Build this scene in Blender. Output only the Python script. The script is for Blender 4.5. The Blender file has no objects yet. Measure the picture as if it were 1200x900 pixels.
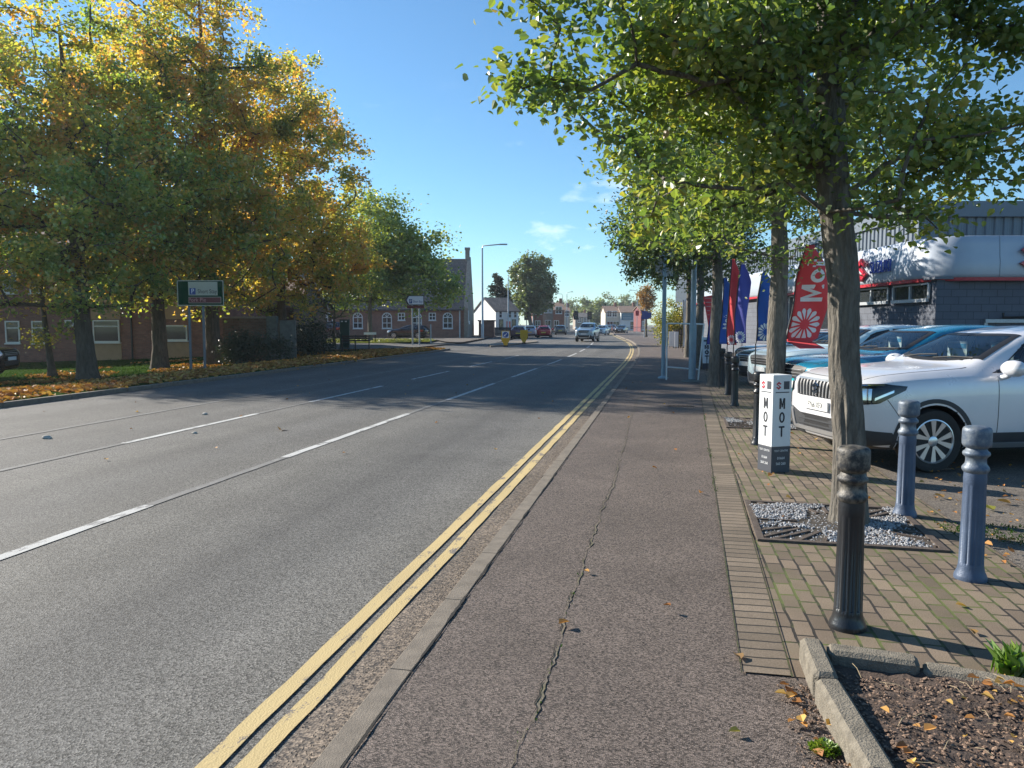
import bpy, bmesh, math, random
import numpy as np
from mathutils import Vector, Matrix, noise
from mathutils.bvhtree import BVHTree
R = math.radians
sin, cos, PI = math.sin, math.cos, math.pi
random.seed(7)
sc = bpy.context.scene
COL = sc.collection

# ------------------------------------------------------------------ camera
F = 890.0; YAW = R(11.3); PITCH = R(4.56); EYE = 1.6
cam_d = bpy.data.cameras.new('camera')
cam_d.sensor_width = 36.0; cam_d.lens = 36.0*F/1200.0
cam_d.clip_start = 0.05; cam_d.clip_end = 6000
cam = bpy.data.objects.new('camera', cam_d); COL.objects.link(cam)
cam.location = (0, 0, EYE); cam.rotation_euler = (R(90)-PITCH, 0, YAW)
sc.camera = cam
# ------------------------------------------------------------------ sky, sun, exposure
SUN_EL = R(27); SUN_AZ = R(-69.5)          # azimuth clockwise from +Y
sunv = Vector((sin(SUN_AZ)*cos(SUN_EL), cos(SUN_AZ)*cos(SUN_EL), sin(SUN_EL)))
w = bpy.data.worlds.new('World'); sc.world = w; w.use_nodes = True
nt = w.node_tree; nt.nodes.clear()
wo = nt.nodes.new('ShaderNodeOutputWorld'); bg = nt.nodes.new('ShaderNodeBackground')
sky = nt.nodes.new('ShaderNodeTexSky'); sky.sky_type = 'NISHITA'; sky.sun_disc = False
sky.sun_elevation = SUN_EL; sky.sun_rotation = SUN_AZ % (2*PI)
sky.altitude = 100; sky.air_density = 1.0; sky.dust_density = 0.1; sky.ozone_density = 3.5
bg.inputs['Strength'].default_value = 0.10
tc = nt.nodes.new('ShaderNodeTexCoord')
sep = nt.nodes.new('ShaderNodeSeparateXYZ'); nt.links.new(tc.outputs['Generated'], sep.inputs[0])
mp = nt.nodes.new('ShaderNodeMapping'); mp.inputs['Scale'].default_value = (1.0, 1.0, 2.6)
mp.inputs['Location'].default_value = (0.35, 0.0, 0.12)
nt.links.new(tc.outputs['Generated'], mp.inputs[0])
nz = nt.nodes.new('ShaderNodeTexNoise'); nz.inputs['Scale'].default_value = 7.5; nz.inputs['Detail'].default_value = 8
nz.inputs['Roughness'].default_value = 0.55
nt.links.new(mp.outputs[0], nz.inputs['Vector'])
rp = nt.nodes.new('ShaderNodeValToRGB'); rp.color_ramp.elements[0].position = 0.62; rp.color_ramp.elements[1].position = 0.80
nt.links.new(nz.outputs['Fac'], rp.inputs[0])
# clouds only low over the horizon
mr = nt.nodes.new('ShaderNodeMapRange'); mr.inputs['From Min'].default_value = 0.30; mr.inputs['From Max'].default_value = 0.08
nt.links.new(sep.outputs['Z'], mr.inputs['Value'])
mu = nt.nodes.new('ShaderNodeMath'); mu.operation = 'MULTIPLY'
nt.links.new(rp.outputs[0], mu.inputs[0]); nt.links.new(mr.outputs[0], mu.inputs[1])
mu2 = nt.nodes.new('ShaderNodeMath'); mu2.operation = 'MULTIPLY'; mu2.inputs[1].default_value = 0.8
nt.links.new(mu.outputs[0], mu2.inputs[0])
mx = nt.nodes.new('ShaderNodeMix'); mx.data_type = 'RGBA'
nt.links.new(mu2.outputs[0], mx.inputs['Factor']); tint = nt.nodes.new('ShaderNodeMix'); tint.data_type = 'RGBA'; tint.blend_type = 'MULTIPLY'; tint.inputs[0].default_value = 1.0
tint.inputs[7].default_value = (.58, .775, .84, 1)
nt.links.new(sky.outputs[0], tint.inputs[6]); nt.links.new(tint.outputs[2], mx.inputs[6])
mx.inputs[7].default_value = (8.6, 8.9, 9.3, 1)
nt.links.new(mx.outputs[2], bg.inputs['Color']); nt.links.new(bg.outputs[0], wo.inputs[0])

sl = bpy.data.lights.new('sun', 'SUN'); sl.energy = 4.8; sl.angle = R(0.53); sl.color = (1.0, 0.93, 0.82)
sun = bpy.data.objects.new('sun', sl); COL.objects.link(sun)
sun.rotation_euler = sunv.to_track_quat('Z', 'Y').to_euler(); sun.location = sunv*100
sc.view_settings.view_transform = 'Standard'; sc.view_settings.look = 'None'
sc.view_settings.gamma = 1.0; sc.view_settings.use_curve_mapping = False
sc.view_settings.exposure = 1.04
sc.render.engine = 'CYCLES'
sc.cycles.use_denoising = True
sc.cycles.max_bounces = 8; sc.cycles.diffuse_bounces = 5; sc.cycles.glossy_bounces = 3
sc.cycles.transmission_bounces = 4; sc.cycles.transparent_max_bounces = 10
sc.cycles.caustics_reflective = False; sc.cycles.caustics_refractive = False

# ------------------------------------------------------------------ layout helpers
FH = Vector((-sin(YAW), cos(YAW), 0)); RT = Vector((cos(YAW), sin(YAW), 0)); UP = Vector((0, 0, 1))
def ray(px, py):
    f = FH*cos(PITCH) - UP*sin(PITCH); u = FH*sin(PITCH) + UP*cos(PITCH)
    return f + RT*((px-600)/F) + u*(-(py-450)/F)
def gp(px, py, z=0.0):
    d = ray(px, py); t = (z-EYE)/d.z
    return Vector((0, 0, EYE)) + d*t
def cf(lat, D, z=0.0):                      # metres to the right / ahead of the viewpoint
    v = RT*lat + FH*D
    return Vector((v.x, v.y, z))
def lat(px, D): return (px-600)/F*D
def zat(py, D): return EYE + (379-py)/F*D
def at(px, D, z=0.0): return cf(lat(px, D), D, z)
def bend(y):
    if y < 30: return 0.0
    if y < 78: return -0.5*.0021*(y-30)**2
    return -0.5*.0021*48**2 - .1008*(y-78)

# ------------------------------------------------------------------ scene helpers
def tag(o, label=None, cat=None, group=None, kind=None):
    if label: o['label'] = label
    if cat: o['category'] = cat
    if group: o['group'] = group
    if kind: o['kind'] = kind
    return o
def thing(name, label, cat, loc=(0, 0, 0), rz=0.0, group=None):
    o = bpy.data.objects.new(name, None); COL.objects.link(o)
    o.empty_display_size = 0.3
    o.location = loc; o.rotation_euler = (0, 0, rz)
    return tag(o, label, cat, group)
KIDS = {}
def link(o, parent=None):
    COL.objects.link(o)
    if parent is not None:
        o.parent = parent; KIDS.setdefault(parent.name, []).append(o)
    return o
def copy_tree(o, parent=None):
    c = o.copy(); link(c, parent)
    for ch in list(KIDS.get(o.name, [])): copy_tree(ch, c)
    return c
def repaint(o, old, new):                   # give a copied thing its own paint
    for ch in KIDS.get(o.name, []):
        for s in ch.material_slots:
            if s.material == old:
                s.link = 'OBJECT'; s.material = new
        repaint(ch, old, new)

class MB:
    def __init__(s): s.v = []; s.f = []; s.m = []; s.T = Matrix.Identity(4); s.mi = 0
    def add(s, vs, fs):
        o = len(s.v)
        for p in vs: s.v.append(tuple(s.T @ Vector(p)))
        for f in fs: s.f.append(tuple(i+o for i in f)); s.m.append(s.mi)
        return s
    def box(s, c, d, rz=0.0, bev=0.0):
        x, y, z = d[0]/2, d[1]/2, d[2]/2
        M = Matrix.Translation(c) @ Matrix.Rotation(rz, 4, 'Z')
        if bev > 0:
            b = min(bev, x*.9, y*.9, z*.9); vs = []; fs = []
            lv = [(-z, b), (-z+b, 0), (z-b, 0), (z, b)]
            for zz, i in lv:
                X, Y = x-i, y-i; c2 = b if i == 0 else b*.4
                for a, bb in ((X-c2, -Y), (X, -Y+c2), (X, Y-c2), (X-c2, Y), (-X+c2, Y), (-X, Y-c2), (-X, -Y+c2), (-X+c2, -Y)):
                    vs.append(M @ Vector((a, bb, zz)))
            for k in range(3):
                for j in range(8):
                    fs.append((k*8+j, k*8+(j+1) % 8, (k+1)*8+(j+1) % 8, (k+1)*8+j))
            fs.append(tuple(range(7, -1, -1))); fs.append(tuple(range(24, 32)))
            return s.add(vs, fs)
        vs = [M @ Vector(p) for p in ((-x, -y, -z), (x, -y, -z), (x, y, -z), (-x, y, -z), (-x, -y, z), (x, -y, z), (x, y, z), (-x, y, z))]
        return s.add(vs, [(0, 3, 2, 1), (4, 5, 6, 7), (0, 1, 5, 4), (1, 2, 6, 5), (2, 3, 7, 6), (3, 0, 4, 7)])
    def box2(s, a, b, bev=0.0):             # two opposite corners
        c = [(a[i]+b[i])/2 for i in range(3)]; d = [abs(b[i]-a[i]) for i in range(3)]
        return s.box(c, d, 0, bev)
    def tube(s, pts, rad, n=8, cap=True):
        pts = [Vector(p) for p in pts]
        if not hasattr(rad, '__len__'): rad = [rad]*len(pts)
        vs = []; fs = []; ref = None
        for i, p in enumerate(pts):
            d = (pts[min(i+1, len(pts)-1)]-pts[max(i-1, 0)]).normalized()
            if ref is None: ref = Vector((1, 0, 0)) if abs(d.x) < .9 else Vector((0, 1, 0))
            a = (ref - d*ref.dot(d)).normalized(); b = d.cross(a); ref = a
            for k in range(n):
                t = 2*PI*k/n; vs.append(p+(a*cos(t)+b*sin(t))*rad[i])
        for i in range(len(pts)-1):
            for k in range(n):
                fs.append((i*n+k, i*n+(k+1) % n, (i+1)*n+(k+1) % n, (i+1)*n+k))
        if cap:
            fs.append(tuple(range(n-1, -1, -1))); L = (len(pts)-1)*n; fs.append(tuple(range(L, L+n)))
        return s.add(vs, fs)
    def lathe(s, prof, n=24, c=(0, 0, 0), fn=None, axis='Z'):
        vs = []; fs = []; c = Vector(c)
        for (r, z) in prof:
            for k in range(n):
                t = 2*PI*k/n; rr = r*(fn(t, z) if fn else 1)
                q = Vector((rr*cos(t), rr*sin(t), z))
                if axis == 'Y': q = Vector((q.x, q.z, q.y))
                if axis == 'X': q = Vector((q.z, q.y, q.x))
                vs.append(c+q)
        for i in range(len(prof)-1):
            for k in range(n):
                f = (i*n+k, i*n+(k+1) % n, (i+1)*n+(k+1) % n, (i+1)*n+k)
                fs.append(f if axis == 'Z' else f[::-1])
        if prof[0][0] > 1e-6:
            f = tuple(range(n-1, -1, -1)); fs.append(f if axis == 'Z' else f[::-1])
        L = (len(prof)-1)*n
        if prof[-1][0] > 1e-6:
            f = tuple(range(L, L+n)); fs.append(f if axis == 'Z' else f[::-1])
        return s.add(vs, fs)
    def prism(s, pts, off):                 # planar polygon pushed along off
        n = len(pts); off = Vector(off); P = [Vector(p) for p in pts]
        vs = P+[p+off for p in P]
        fs = [tuple(range(n-1, -1, -1)), tuple(range(n, 2*n))]+[(k, (k+1) % n, n+(k+1) % n, n+k) for k in range(n)]
        return s.add(vs, fs)
    def build(s, name, mats, parent=None, smooth=None, loc=None, fix=False):
        me = bpy.data.meshes.new(name); me.from_pydata(s.v, [], s.f)
        for m in (mats if isinstance(mats, (list, tuple)) else [mats]): me.materials.append(m)
        me.polygons.foreach_set('material_index', s.m)
        if fix:
            bm = bmesh.new(); bm.from_mesh(me); bmesh.ops.remove_doubles(bm, verts=bm.verts, dist=1e-5)
            bmesh.ops.recalc_face_normals(bm, faces=bm.faces); bm.to_mesh(me); bm.free()
        if smooth is not None:
            me.polygons.foreach_set('use_smooth', [True]*len(me.polygons))
            me.set_sharp_from_angle(angle=R(smooth))
        me.update()
        o = bpy.data.objects.new(name, me); link(o, parent)
        if loc is not None: o.location = loc
        return o

def np_mesh(name, V, Fq, mats, parent=None, smooth=False, mi=None):
    me = bpy.data.meshes.new(name)
    V = np.ascontiguousarray(V, dtype=np.float32); Fq = np.ascontiguousarray(Fq, dtype=np.int32)
    n, k = Fq.shape
    me.vertices.add(len(V)); me.vertices.foreach_set('co', V.ravel())
    me.loops.add(n*k); me.loops.foreach_set('vertex_index', Fq.ravel())
    me.polygons.add(n); me.polygons.foreach_set('loop_start', np.arange(0, n*k, k, dtype=np.int32))
    me.polygons.foreach_set('use_smooth', np.full(n, smooth))
    for m in (mats if isinstance(mats, (list, tuple)) else [mats]): me.materials.append(m)
    if mi is not None: me.polygons.foreach_set('material_index', mi)
    me.update(calc_edges=True); me.validate()
    o = bpy.data.objects.new(name, me); return link(o, parent)

def lettering(name, txt, size, mat, parent, M, depth=0.002, sx=1.0, align='CENTER', bold=0.0):
    cu = bpy.data.curves.new(name, 'FONT'); cu.body = txt; cu.size = size; cu.align_x = align; cu.align_y = 'CENTER'
    cu.extrude = depth; cu.offset = 0.0; cu.resolution_u = 3
    t = bpy.data.objects.new(name, cu); COL.objects.link(t)
    dg = bpy.context.evaluated_depsgraph_get(); dg.update()
    me = bpy.data.meshes.new_from_object(t.evaluated_get(dg))
    COL.objects.unlink(t); bpy.data.objects.remove(t)
    me.transform(M @ Matrix.Diagonal((sx, 1, 1, 1))); me.materials.clear(); me.materials.append(mat)
    o = bpy.data.objects.new(name, me); return link(o, parent)
def face_M(loc, nx, ny):                    # text plane standing up, facing (nx, ny)
    n = Vector((nx, ny, 0)).normalized(); xx = Vector((-n.y, n.x, 0))
    return Matrix(((xx.x, 0, n.x, loc[0]), (xx.y, 0, n.y, loc[1]), (xx.z, 1, n.z, loc[2]), (0, 0, 0, 1)))

# ------------------------------------------------------------------ materials
def nodes(name):
    m = bpy.data.materials.new(name); m.use_nodes = True
    t = m.node_tree; return m, t, t.nodes['Principled BSDF'], t.nodes, t.links
def N(ns, t, **kw):
    n = ns.new(t)
    for k, v in kw.items():
        if k in n.inputs: n.inputs[k].default_value = v
        else: setattr(n, k, v)
    return n
def coords(ns, lk, scale=(1, 1, 1), rot=(0, 0, 0), kind='Object'):
    c = ns.new('ShaderNodeTexCoord'); mpp = ns.new('ShaderNodeMapping')
    mpp.inputs['Scale'].default_value = scale; mpp.inputs['Rotation'].default_value = rot
    lk.new(c.outputs[kind], mpp.inputs[0]); return mpp.outputs[0]
def rgb(c): return (c[0], c[1], c[2], 1)
def ramp(ns, lk, src, stops):
    r = ns.new('ShaderNodeValToRGB'); e = r.color_ramp.elements
    while len(e) < len(stops): e.new(0.5)
    for i, (p, c) in enumerate(stops): e[i].position = p; e[i].color = rgb(c)
    lk.new(src, r.inputs[0]); return r.outputs[0]
def mix(ns, lk, a, b, fac, mode='MIX'):
    x = ns.new('ShaderNodeMix'); x.data_type = 'RGBA'; x.blend_type = mode
    for s, v in ((0, fac), (6, a), (7, b)):
        if isinstance(v, (int, float)): x.inputs[s].default_value = v
        elif isinstance(v, tuple): x.inputs[s].default_value = rgb(v)
        else: lk.new(v, x.inputs[s])
    return x.outputs[2]
def bump(ns, lk, bs, h, strength=.4, dist=.01):
    b = ns.new('ShaderNodeBump'); b.inputs['Strength'].default_value = strength; b.inputs['Distance'].default_value = dist
    lk.new(h, b.inputs['Height']); lk.new(b.outputs[0], bs.inputs['Normal'])
def M(name, c, rough=.6, metal=0.0, var=.12, vs=6.0, bmp=0.0, bs_=150.0, coat=0.0, spec=.5, alt=None):
    m, t, b, ns, lk = nodes(name)
    v = coords(ns, lk)
    n1 = N(ns, 'ShaderNodeTexNoise', Scale=vs, Detail=6.0, Roughness=.65); lk.new(v, n1.inputs['Vector'])
    lo = tuple(x*(1-var) for x in c); hi = tuple(min(1, x*(1+var)) for x in c)
    stops = [(.3, lo), (.7, hi)] if alt is None else [(.42, c), (.62, alt)]
    lk.new(ramp(ns, lk, n1.outputs['Fac'], stops), b.inputs['Base Color'])
    b.inputs['Roughness'].default_value = rough; b.inputs['Metallic'].default_value = metal
    b.inputs['Coat Weight'].default_value = coat; b.inputs['Coat Roughness'].default_value = .06
    b.inputs['Specular IOR Level'].default_value = spec
    if bmp:
        n2 = N(ns, 'ShaderNodeTexNoise', Scale=bs_, Detail=4.0); lk.new(v, n2.inputs['Vector'])
        bump(ns, lk, b, n2.outputs['Fac'], bmp, .01)
    return m
def asphalt(name, dark, light, scale, patch, streak=None, bmp=.5, tracks=False):
    m, t, b, ns, lk = nodes(name); v = coords(ns, lk)
    vo = N(ns, 'ShaderNodeTexVoronoi', Scale=scale); lk.new(v, vo.inputs['Vector'])
    hs = ns.new('ShaderNodeSeparateColor'); lk.new(vo.outputs['Color'], hs.inputs[0])
    stone = ramp(ns, lk, hs.outputs[0], [(.0, dark), (.55, tuple((a+c)/2 for a, c in zip(dark, light))), (1, light)])
    n1 = N(ns, 'ShaderNodeTexNoise', Scale=.9, Detail=7.0, Roughness=.62); lk.new(v, n1.inputs['Vector'])
    big = ramp(ns, lk, n1.outputs['Fac'], [(.3, (1-patch,)*3), (.7, (1+patch*.6,)*3)])
    c = mix(ns, lk, stone, big, 1.0, 'MULTIPLY')
    if streak:
        v2 = coords(ns, lk, scale=(1.1, .03, 1))
        n2 = N(ns, 'ShaderNodeTexNoise', Scale=1.0, Detail=4.0); lk.new(v2, n2.inputs['Vector'])
        c = mix(ns, lk, c, ramp(ns, lk, n2.outputs['Fac'], [(.35, (1-streak,)*3), (.65, (1.08,)*3)]), 1.0, 'MULTIPLY')
    if tracks:                                # tyre polished bands along the lanes, broken up by noise
        cx_ = ns.new('ShaderNodeTexCoord'); s1 = ns.new('ShaderNodeSeparateXYZ'); lk.new(cx_.outputs['Object'], s1.inputs[0])
        n3 = N(ns, 'ShaderNodeTexNoise', Scale=1.0, Detail=5.0, Roughness=.6); lk.new(coords(ns, lk, scale=(.8, .12, 1)), n3.inputs['Vector'])
        ma = N(ns, 'ShaderNodeMath', operation='MULTIPLY_ADD'); ma.inputs[1].default_value = .9; lk.new(n3.outputs['Fac'], ma.inputs[0]); lk.new(s1.outputs['X'], ma.inputs[2])
        mr_ = ns.new('ShaderNodeMapRange'); mr_.inputs['From Min'].default_value = -13.0; mr_.inputs['From Max'].default_value = 0.0; lk.new(ma.outputs[0], mr_.inputs['Value'])
        X = lambda x: (x+13)/13
        c = mix(ns, lk, c, ramp(ns, lk, mr_.outputs[0], [(X(-11), (.96,)*3), (X(-9.3), (1.06, 1.05, 1.03)), (X(-7.4), (.93,)*3), (X(-6.3), (1.07, 1.06, 1.03)), (X(-5.2), (.90,)*3), (X(-4.3), (1.08, 1.07, 1.04)), (X(-3.6), (1.03, 1.02, .99)), (X(-2.6), (.84, .84, .85)), (X(-1.9), (.98,)*3), (X(-1.2), (1.12, 1.10, 1.06))]), 1.0, 'MULTIPLY')
        n5 = N(ns, 'ShaderNodeTexNoise', Scale=.35, Detail=6.0, Roughness=.7, Distortion=1.0); lk.new(v, n5.inputs['Vector'])
        c = mix(ns, lk, c, ramp(ns, lk, n5.outputs['Fac'], [(.60, (1, 1, 1)), (.72, (.80, .80, .81))]), 1.0, 'MULTIPLY')
    else:
        n5 = N(ns, 'ShaderNodeTexNoise', Scale=1.7, Detail=7.0, Roughness=.7, Distortion=.8); lk.new(v, n5.inputs['Vector'])
        c = mix(ns, lk, c, ramp(ns, lk, n5.outputs['Fac'], [(.56, (1, 1, 1)), (.70, (.78, .77, .76))]), 1.0, 'MULTIPLY')
    lk.new(c, b.inputs['Base Color']); b.inputs['Roughness'].default_value = .82
    b.inputs['Specular IOR Level'].default_value = .35
    bump(ns, lk, b, vo.outputs['Distance'], bmp, .006)
    return m
def brickmat(name, c1, c2, mortar, bw, bh, msize=.012, axes='XZ', rot=0.0, bmp=.5, moss=None, var=.25, offset=.5, vrot=None):
    m, t, b, ns, lk = nodes(name)
    c = ns.new('ShaderNodeTexCoord'); v = c.outputs['Object']
    if axes == 'WALL':                       # pick the wall's own horizontal direction from its normal
        g = ns.new('ShaderNodeNewGeometry'); vt = ns.new('ShaderNodeVectorTransform'); vt.vector_type = 'NORMAL'
        vt.convert_from = 'WORLD'; vt.convert_to = 'OBJECT'; lk.new(g.outputs['Normal'], vt.inputs[0])
        s2 = ns.new('ShaderNodeSeparateXYZ'); lk.new(vt.outputs[0], s2.inputs[0])
        ab = N(ns, 'ShaderNodeMath', operation='ABSOLUTE'); lk.new(s2.outputs['X'], ab.inputs[0])
        gt = N(ns, 'ShaderNodeMath', operation='GREATER_THAN'); gt.inputs[1].default_value = .7; lk.new(ab.outputs[0], gt.inputs[0])
        s1 = ns.new('ShaderNodeSeparateXYZ'); lk.new(v, s1.inputs[0])
        mm = ns.new('ShaderNodeMix'); lk.new(gt.outputs[0], mm.inputs[0]); lk.new(s1.outputs['X'], mm.inputs[2]); lk.new(s1.outputs['Y'], mm.inputs[3])
        cb = ns.new('ShaderNodeCombineXYZ'); lk.new(mm.outputs[0], cb.inputs[0]); lk.new(s1.outputs['Z'], cb.inputs[1]); v = cb.outputs[0]
    elif rot:
        mpp = ns.new('ShaderNodeMapping'); mpp.inputs['Rotation'].default_value = (0, 0, rot); lk.new(v, mpp.inputs[0]); v = mpp.outputs[0]
    wob = N(ns, 'ShaderNodeTexNoise', Scale=6.0, Detail=2.0); lk.new(v, wob.inputs['Vector'])
    vm = ns.new('ShaderNodeVectorMath'); vm.operation = 'MULTIPLY_ADD'
    vm.inputs[1].default_value = (.022, .022, 0); lk.new(wob.outputs['Color'], vm.inputs[0]); lk.new(v, vm.inputs[2])
    br = N(ns, 'ShaderNodeTexBrick', Scale=1.0); br.offset = offset
    br.inputs['Mortar Size'].default_value = msize; br.inputs['Mortar Smooth'].default_value = .15
    br.inputs['Brick Width'].default_value = bw; br.inputs['Row Height'].default_value = bh; br.inputs['Bias'].default_value = 0
    br.inputs['Color1'].default_value = rgb(c1); br.inputs['Color2'].default_value = rgb(c2); br.inputs['Mortar'].default_value = rgb(mortar)
    lk.new(vm.outputs[0] if bmp > .3 else v, br.inputs['Vector'])
    n1 = N(ns, 'ShaderNodeTexNoise', Scale=1.3, Detail=8.0, Roughness=.68); lk.new(v, n1.inputs['Vector'])
    cc = mix(ns, lk, br.outputs['Color'], ramp(ns, lk, n1.outputs['Fac'], [(.3, (1-var,)*3), (.7, (1+var,)*3)]), 1.0, 'MULTIPLY')
    n3 = N(ns, 'ShaderNodeTexNoise', Scale=160.0, Detail=2.0); lk.new(v, n3.inputs['Vector'])
    cc = mix(ns, lk, cc, ramp(ns, lk, n3.outputs['Fac'], [(.35, (.78,)*3), (.65, (1.2,)*3)]), 1.0, 'MULTIPLY')
    if moss:
        n2 = N(ns, 'ShaderNodeTexNoise', Scale=2.2, Detail=5.0, Roughness=.7); lk.new(v, n2.inputs['Vector'])
        mk = ramp(ns, lk, n2.outputs['Fac'], [(.46, (0, 0, 0)), (.58, (1, 1, 1))])
        br2 = N(ns, 'ShaderNodeTexBrick', Scale=1.0); br2.offset = offset
        br2.inputs['Mortar Size'].default_value = msize*1.5; br2.inputs['Mortar Smooth'].default_value = .6
        br2.inputs['Brick Width'].default_value = bw; br2.inputs['Row Height'].default_value = bh
        lk.new(vm.outputs[0], br2.inputs['Vector'])
        f2 = N(ns, 'ShaderNodeMath', operation='MULTIPLY'); lk.new(mk, f2.inputs[0]); lk.new(br2.outputs['Fac'], f2.inputs[1])
        cc = mix(ns, lk, cc, moss, f2.outputs[0])
        f3 = N(ns, 'ShaderNodeMath', operation='MULTIPLY'); lk.new(mk, f3.inputs[0]); f3.inputs[1].default_value = .10
        cc = mix(ns, lk, cc, moss, f3.outputs[0])
    lk.new(cc, b.inputs['Base Color']); b.inputs['Roughness'].default_value = .88
    iv = N(ns, 'ShaderNodeMath', operation='MULTIPLY_ADD'); iv.inputs[1].default_value = -1; iv.inputs[2].default_value = 1
    lk.new(br.outputs['Fac'], iv.inputs[0])
    ad = N(ns, 'ShaderNodeMath', operation='MULTIPLY_ADD'); ad.inputs[1].default_value = .12
    lk.new(n3.outputs['Fac'], ad.inputs[0]); lk.new(iv.outputs[0], ad.inputs[2])
    bump(ns, lk, b, ad.outputs[0], bmp, .008)
    return m
def leafmat(name, stops, trans=.42, clump=.35, big=.55, gloss=.07):
    m, t, b, ns, lk = nodes(name); ns.remove(b)
    g = ns.new('ShaderNodeNewGeometry'); v = coords(ns, lk)
    n1 = N(ns, 'ShaderNodeTexNoise', Scale=clump, Detail=3.0, Roughness=.6); lk.new(v, n1.inputs['Vector'])
    mrg = ns.new('ShaderNodeMapRange'); mrg.inputs['From Min'].default_value = .32; mrg.inputs['From Max'].default_value = .68
    lk.new(n1.outputs['Fac'], mrg.inputs['Value'])
    a = ns.new('ShaderNodeMix'); a.inputs[0].default_value = big
    lk.new(g.outputs['Random Per Island'], a.inputs[2]); lk.new(mrg.outputs[0], a.inputs[3])
    c = ramp(ns, lk, a.outputs[0], stops)
    d = ns.new('ShaderNodeBsdfDiffuse'); tr = ns.new('ShaderNodeBsdfTranslucent'); gl = N(ns, 'ShaderNodeBsdfGlossy', Roughness=.45)
    gl.inputs['Color'].default_value = (1, 1, 1, 1)
    lk.new(c, d.inputs[0])
    tc2 = mix(ns, lk, c, (1.7, 1.6, .75), 1.0, 'MULTIPLY'); lk.new(tc2, tr.inputs[0])
    m1 = ns.new('ShaderNodeMixShader'); m1.inputs[0].default_value = trans; lk.new(d.outputs[0], m1.inputs[1]); lk.new(tr.outputs[0], m1.inputs[2])
    m2 = ns.new('ShaderNodeMixShader'); m2.inputs[0].default_value = gloss
    lk.new(m1.outputs[0], m2.inputs[1]); lk.new(gl.outputs[0], m2.inputs[2])
    lk.new(m2.outputs[0], ns['Material Output'].inputs[0]); return m
def barkmat(name, c1, c2, sc_=14.0):
    m, t, b, ns, lk = nodes(name); v = coords(ns, lk, scale=(1, 1, .22))
    n1 = N(ns, 'ShaderNodeTexNoise', Scale=sc_*1.6, Detail=8.0, Roughness=.72, Distortion=.6); lk.new(v, n1.inputs['Vector'])
    vo = N(ns, 'ShaderNodeTexVoronoi', Scale=sc_*1.5, feature='DISTANCE_TO_EDGE'); lk.new(v, vo.inputs['Vector'])
    lk.new(ramp(ns, lk, n1.outputs['Fac'], [(.3, c1), (.68, c2)]), b.inputs['Base Color'])
    ad = N(ns, 'ShaderNodeMath', operation='ADD'); lk.new(n1.outputs['Fac'], ad.inputs[0]); lk.new(vo.outputs['Distance'], ad.inputs[1])
    b.inputs['Roughness'].default_value = .9; b.inputs['Specular IOR Level'].default_value = .2
    bump(ns, lk, b, ad.outputs[0], 1.0, .03); return m
def glassmat(name, c=(.012, .016, .018), rough=.03):
    m, t, b, ns, lk = nodes(name)
    b.inputs['Base Color'].default_value = rgb(c); b.inputs['Roughness'].default_value = rough
    b.inputs['Specular IOR Level'].default_value = .6; b.inputs['Coat Weight'].default_value = .15; b.inputs['Coat Roughness'].default_value = .02
    return m
def clearglass(name, tint=(.62, .70, .70), ior=1.52):
    m, t, b, ns, lk = nodes(name); ns.remove(b)
    tr = ns.new('ShaderNodeBsdfTransparent'); tr.inputs[0].default_value = rgb(tint)
    gl = N(ns, 'ShaderNodeBsdfGlossy', Roughness=.02); gl.inputs[0].default_value = (1, 1, 1, 1)
    lw = N(ns, 'ShaderNodeLayerWeight', Blend=.32); mx_ = ns.new('ShaderNodeMixShader')
    mr_ = ns.new('ShaderNodeMapRange'); mr_.inputs['To Min'].default_value = .06; mr_.inputs['To Max'].default_value = .75; lk.new(lw.outputs['Fresnel'], mr_.inputs['Value'])
    lk.new(mr_.outputs[0], mx_.inputs[0]); lk.new(tr.outputs[0], mx_.inputs[1]); lk.new(gl.outputs[0], mx_.inputs[2]); lk.new(mx_.outputs[0], ns['Material Output'].inputs[0]); return m
def paint(name, c, metal=.35, rough=.32):
    m, t, b, ns, lk = nodes(name); v = coords(ns, lk)
    n1 = N(ns, 'ShaderNodeTexNoise', Scale=3.0, Detail=6.0, Roughness=.7); lk.new(v, n1.inputs['Vector'])
    lk.new(ramp(ns, lk, n1.outputs['Fac'], [(.3, tuple(x*.93 for x in c)), (.7, c)]), b.inputs['Base Color'])
    lk.new(ramp(ns, lk, n1.outputs['Fac'], [(.3, (rough+.08,)*3), (.7, (rough-.04,)*3)]), b.inputs['Roughness'])
    b.inputs['Metallic'].default_value = metal; b.inputs['Coat Weight'].default_value = .8; b.inputs['Coat Roughness'].default_value = .05
    return m

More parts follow.
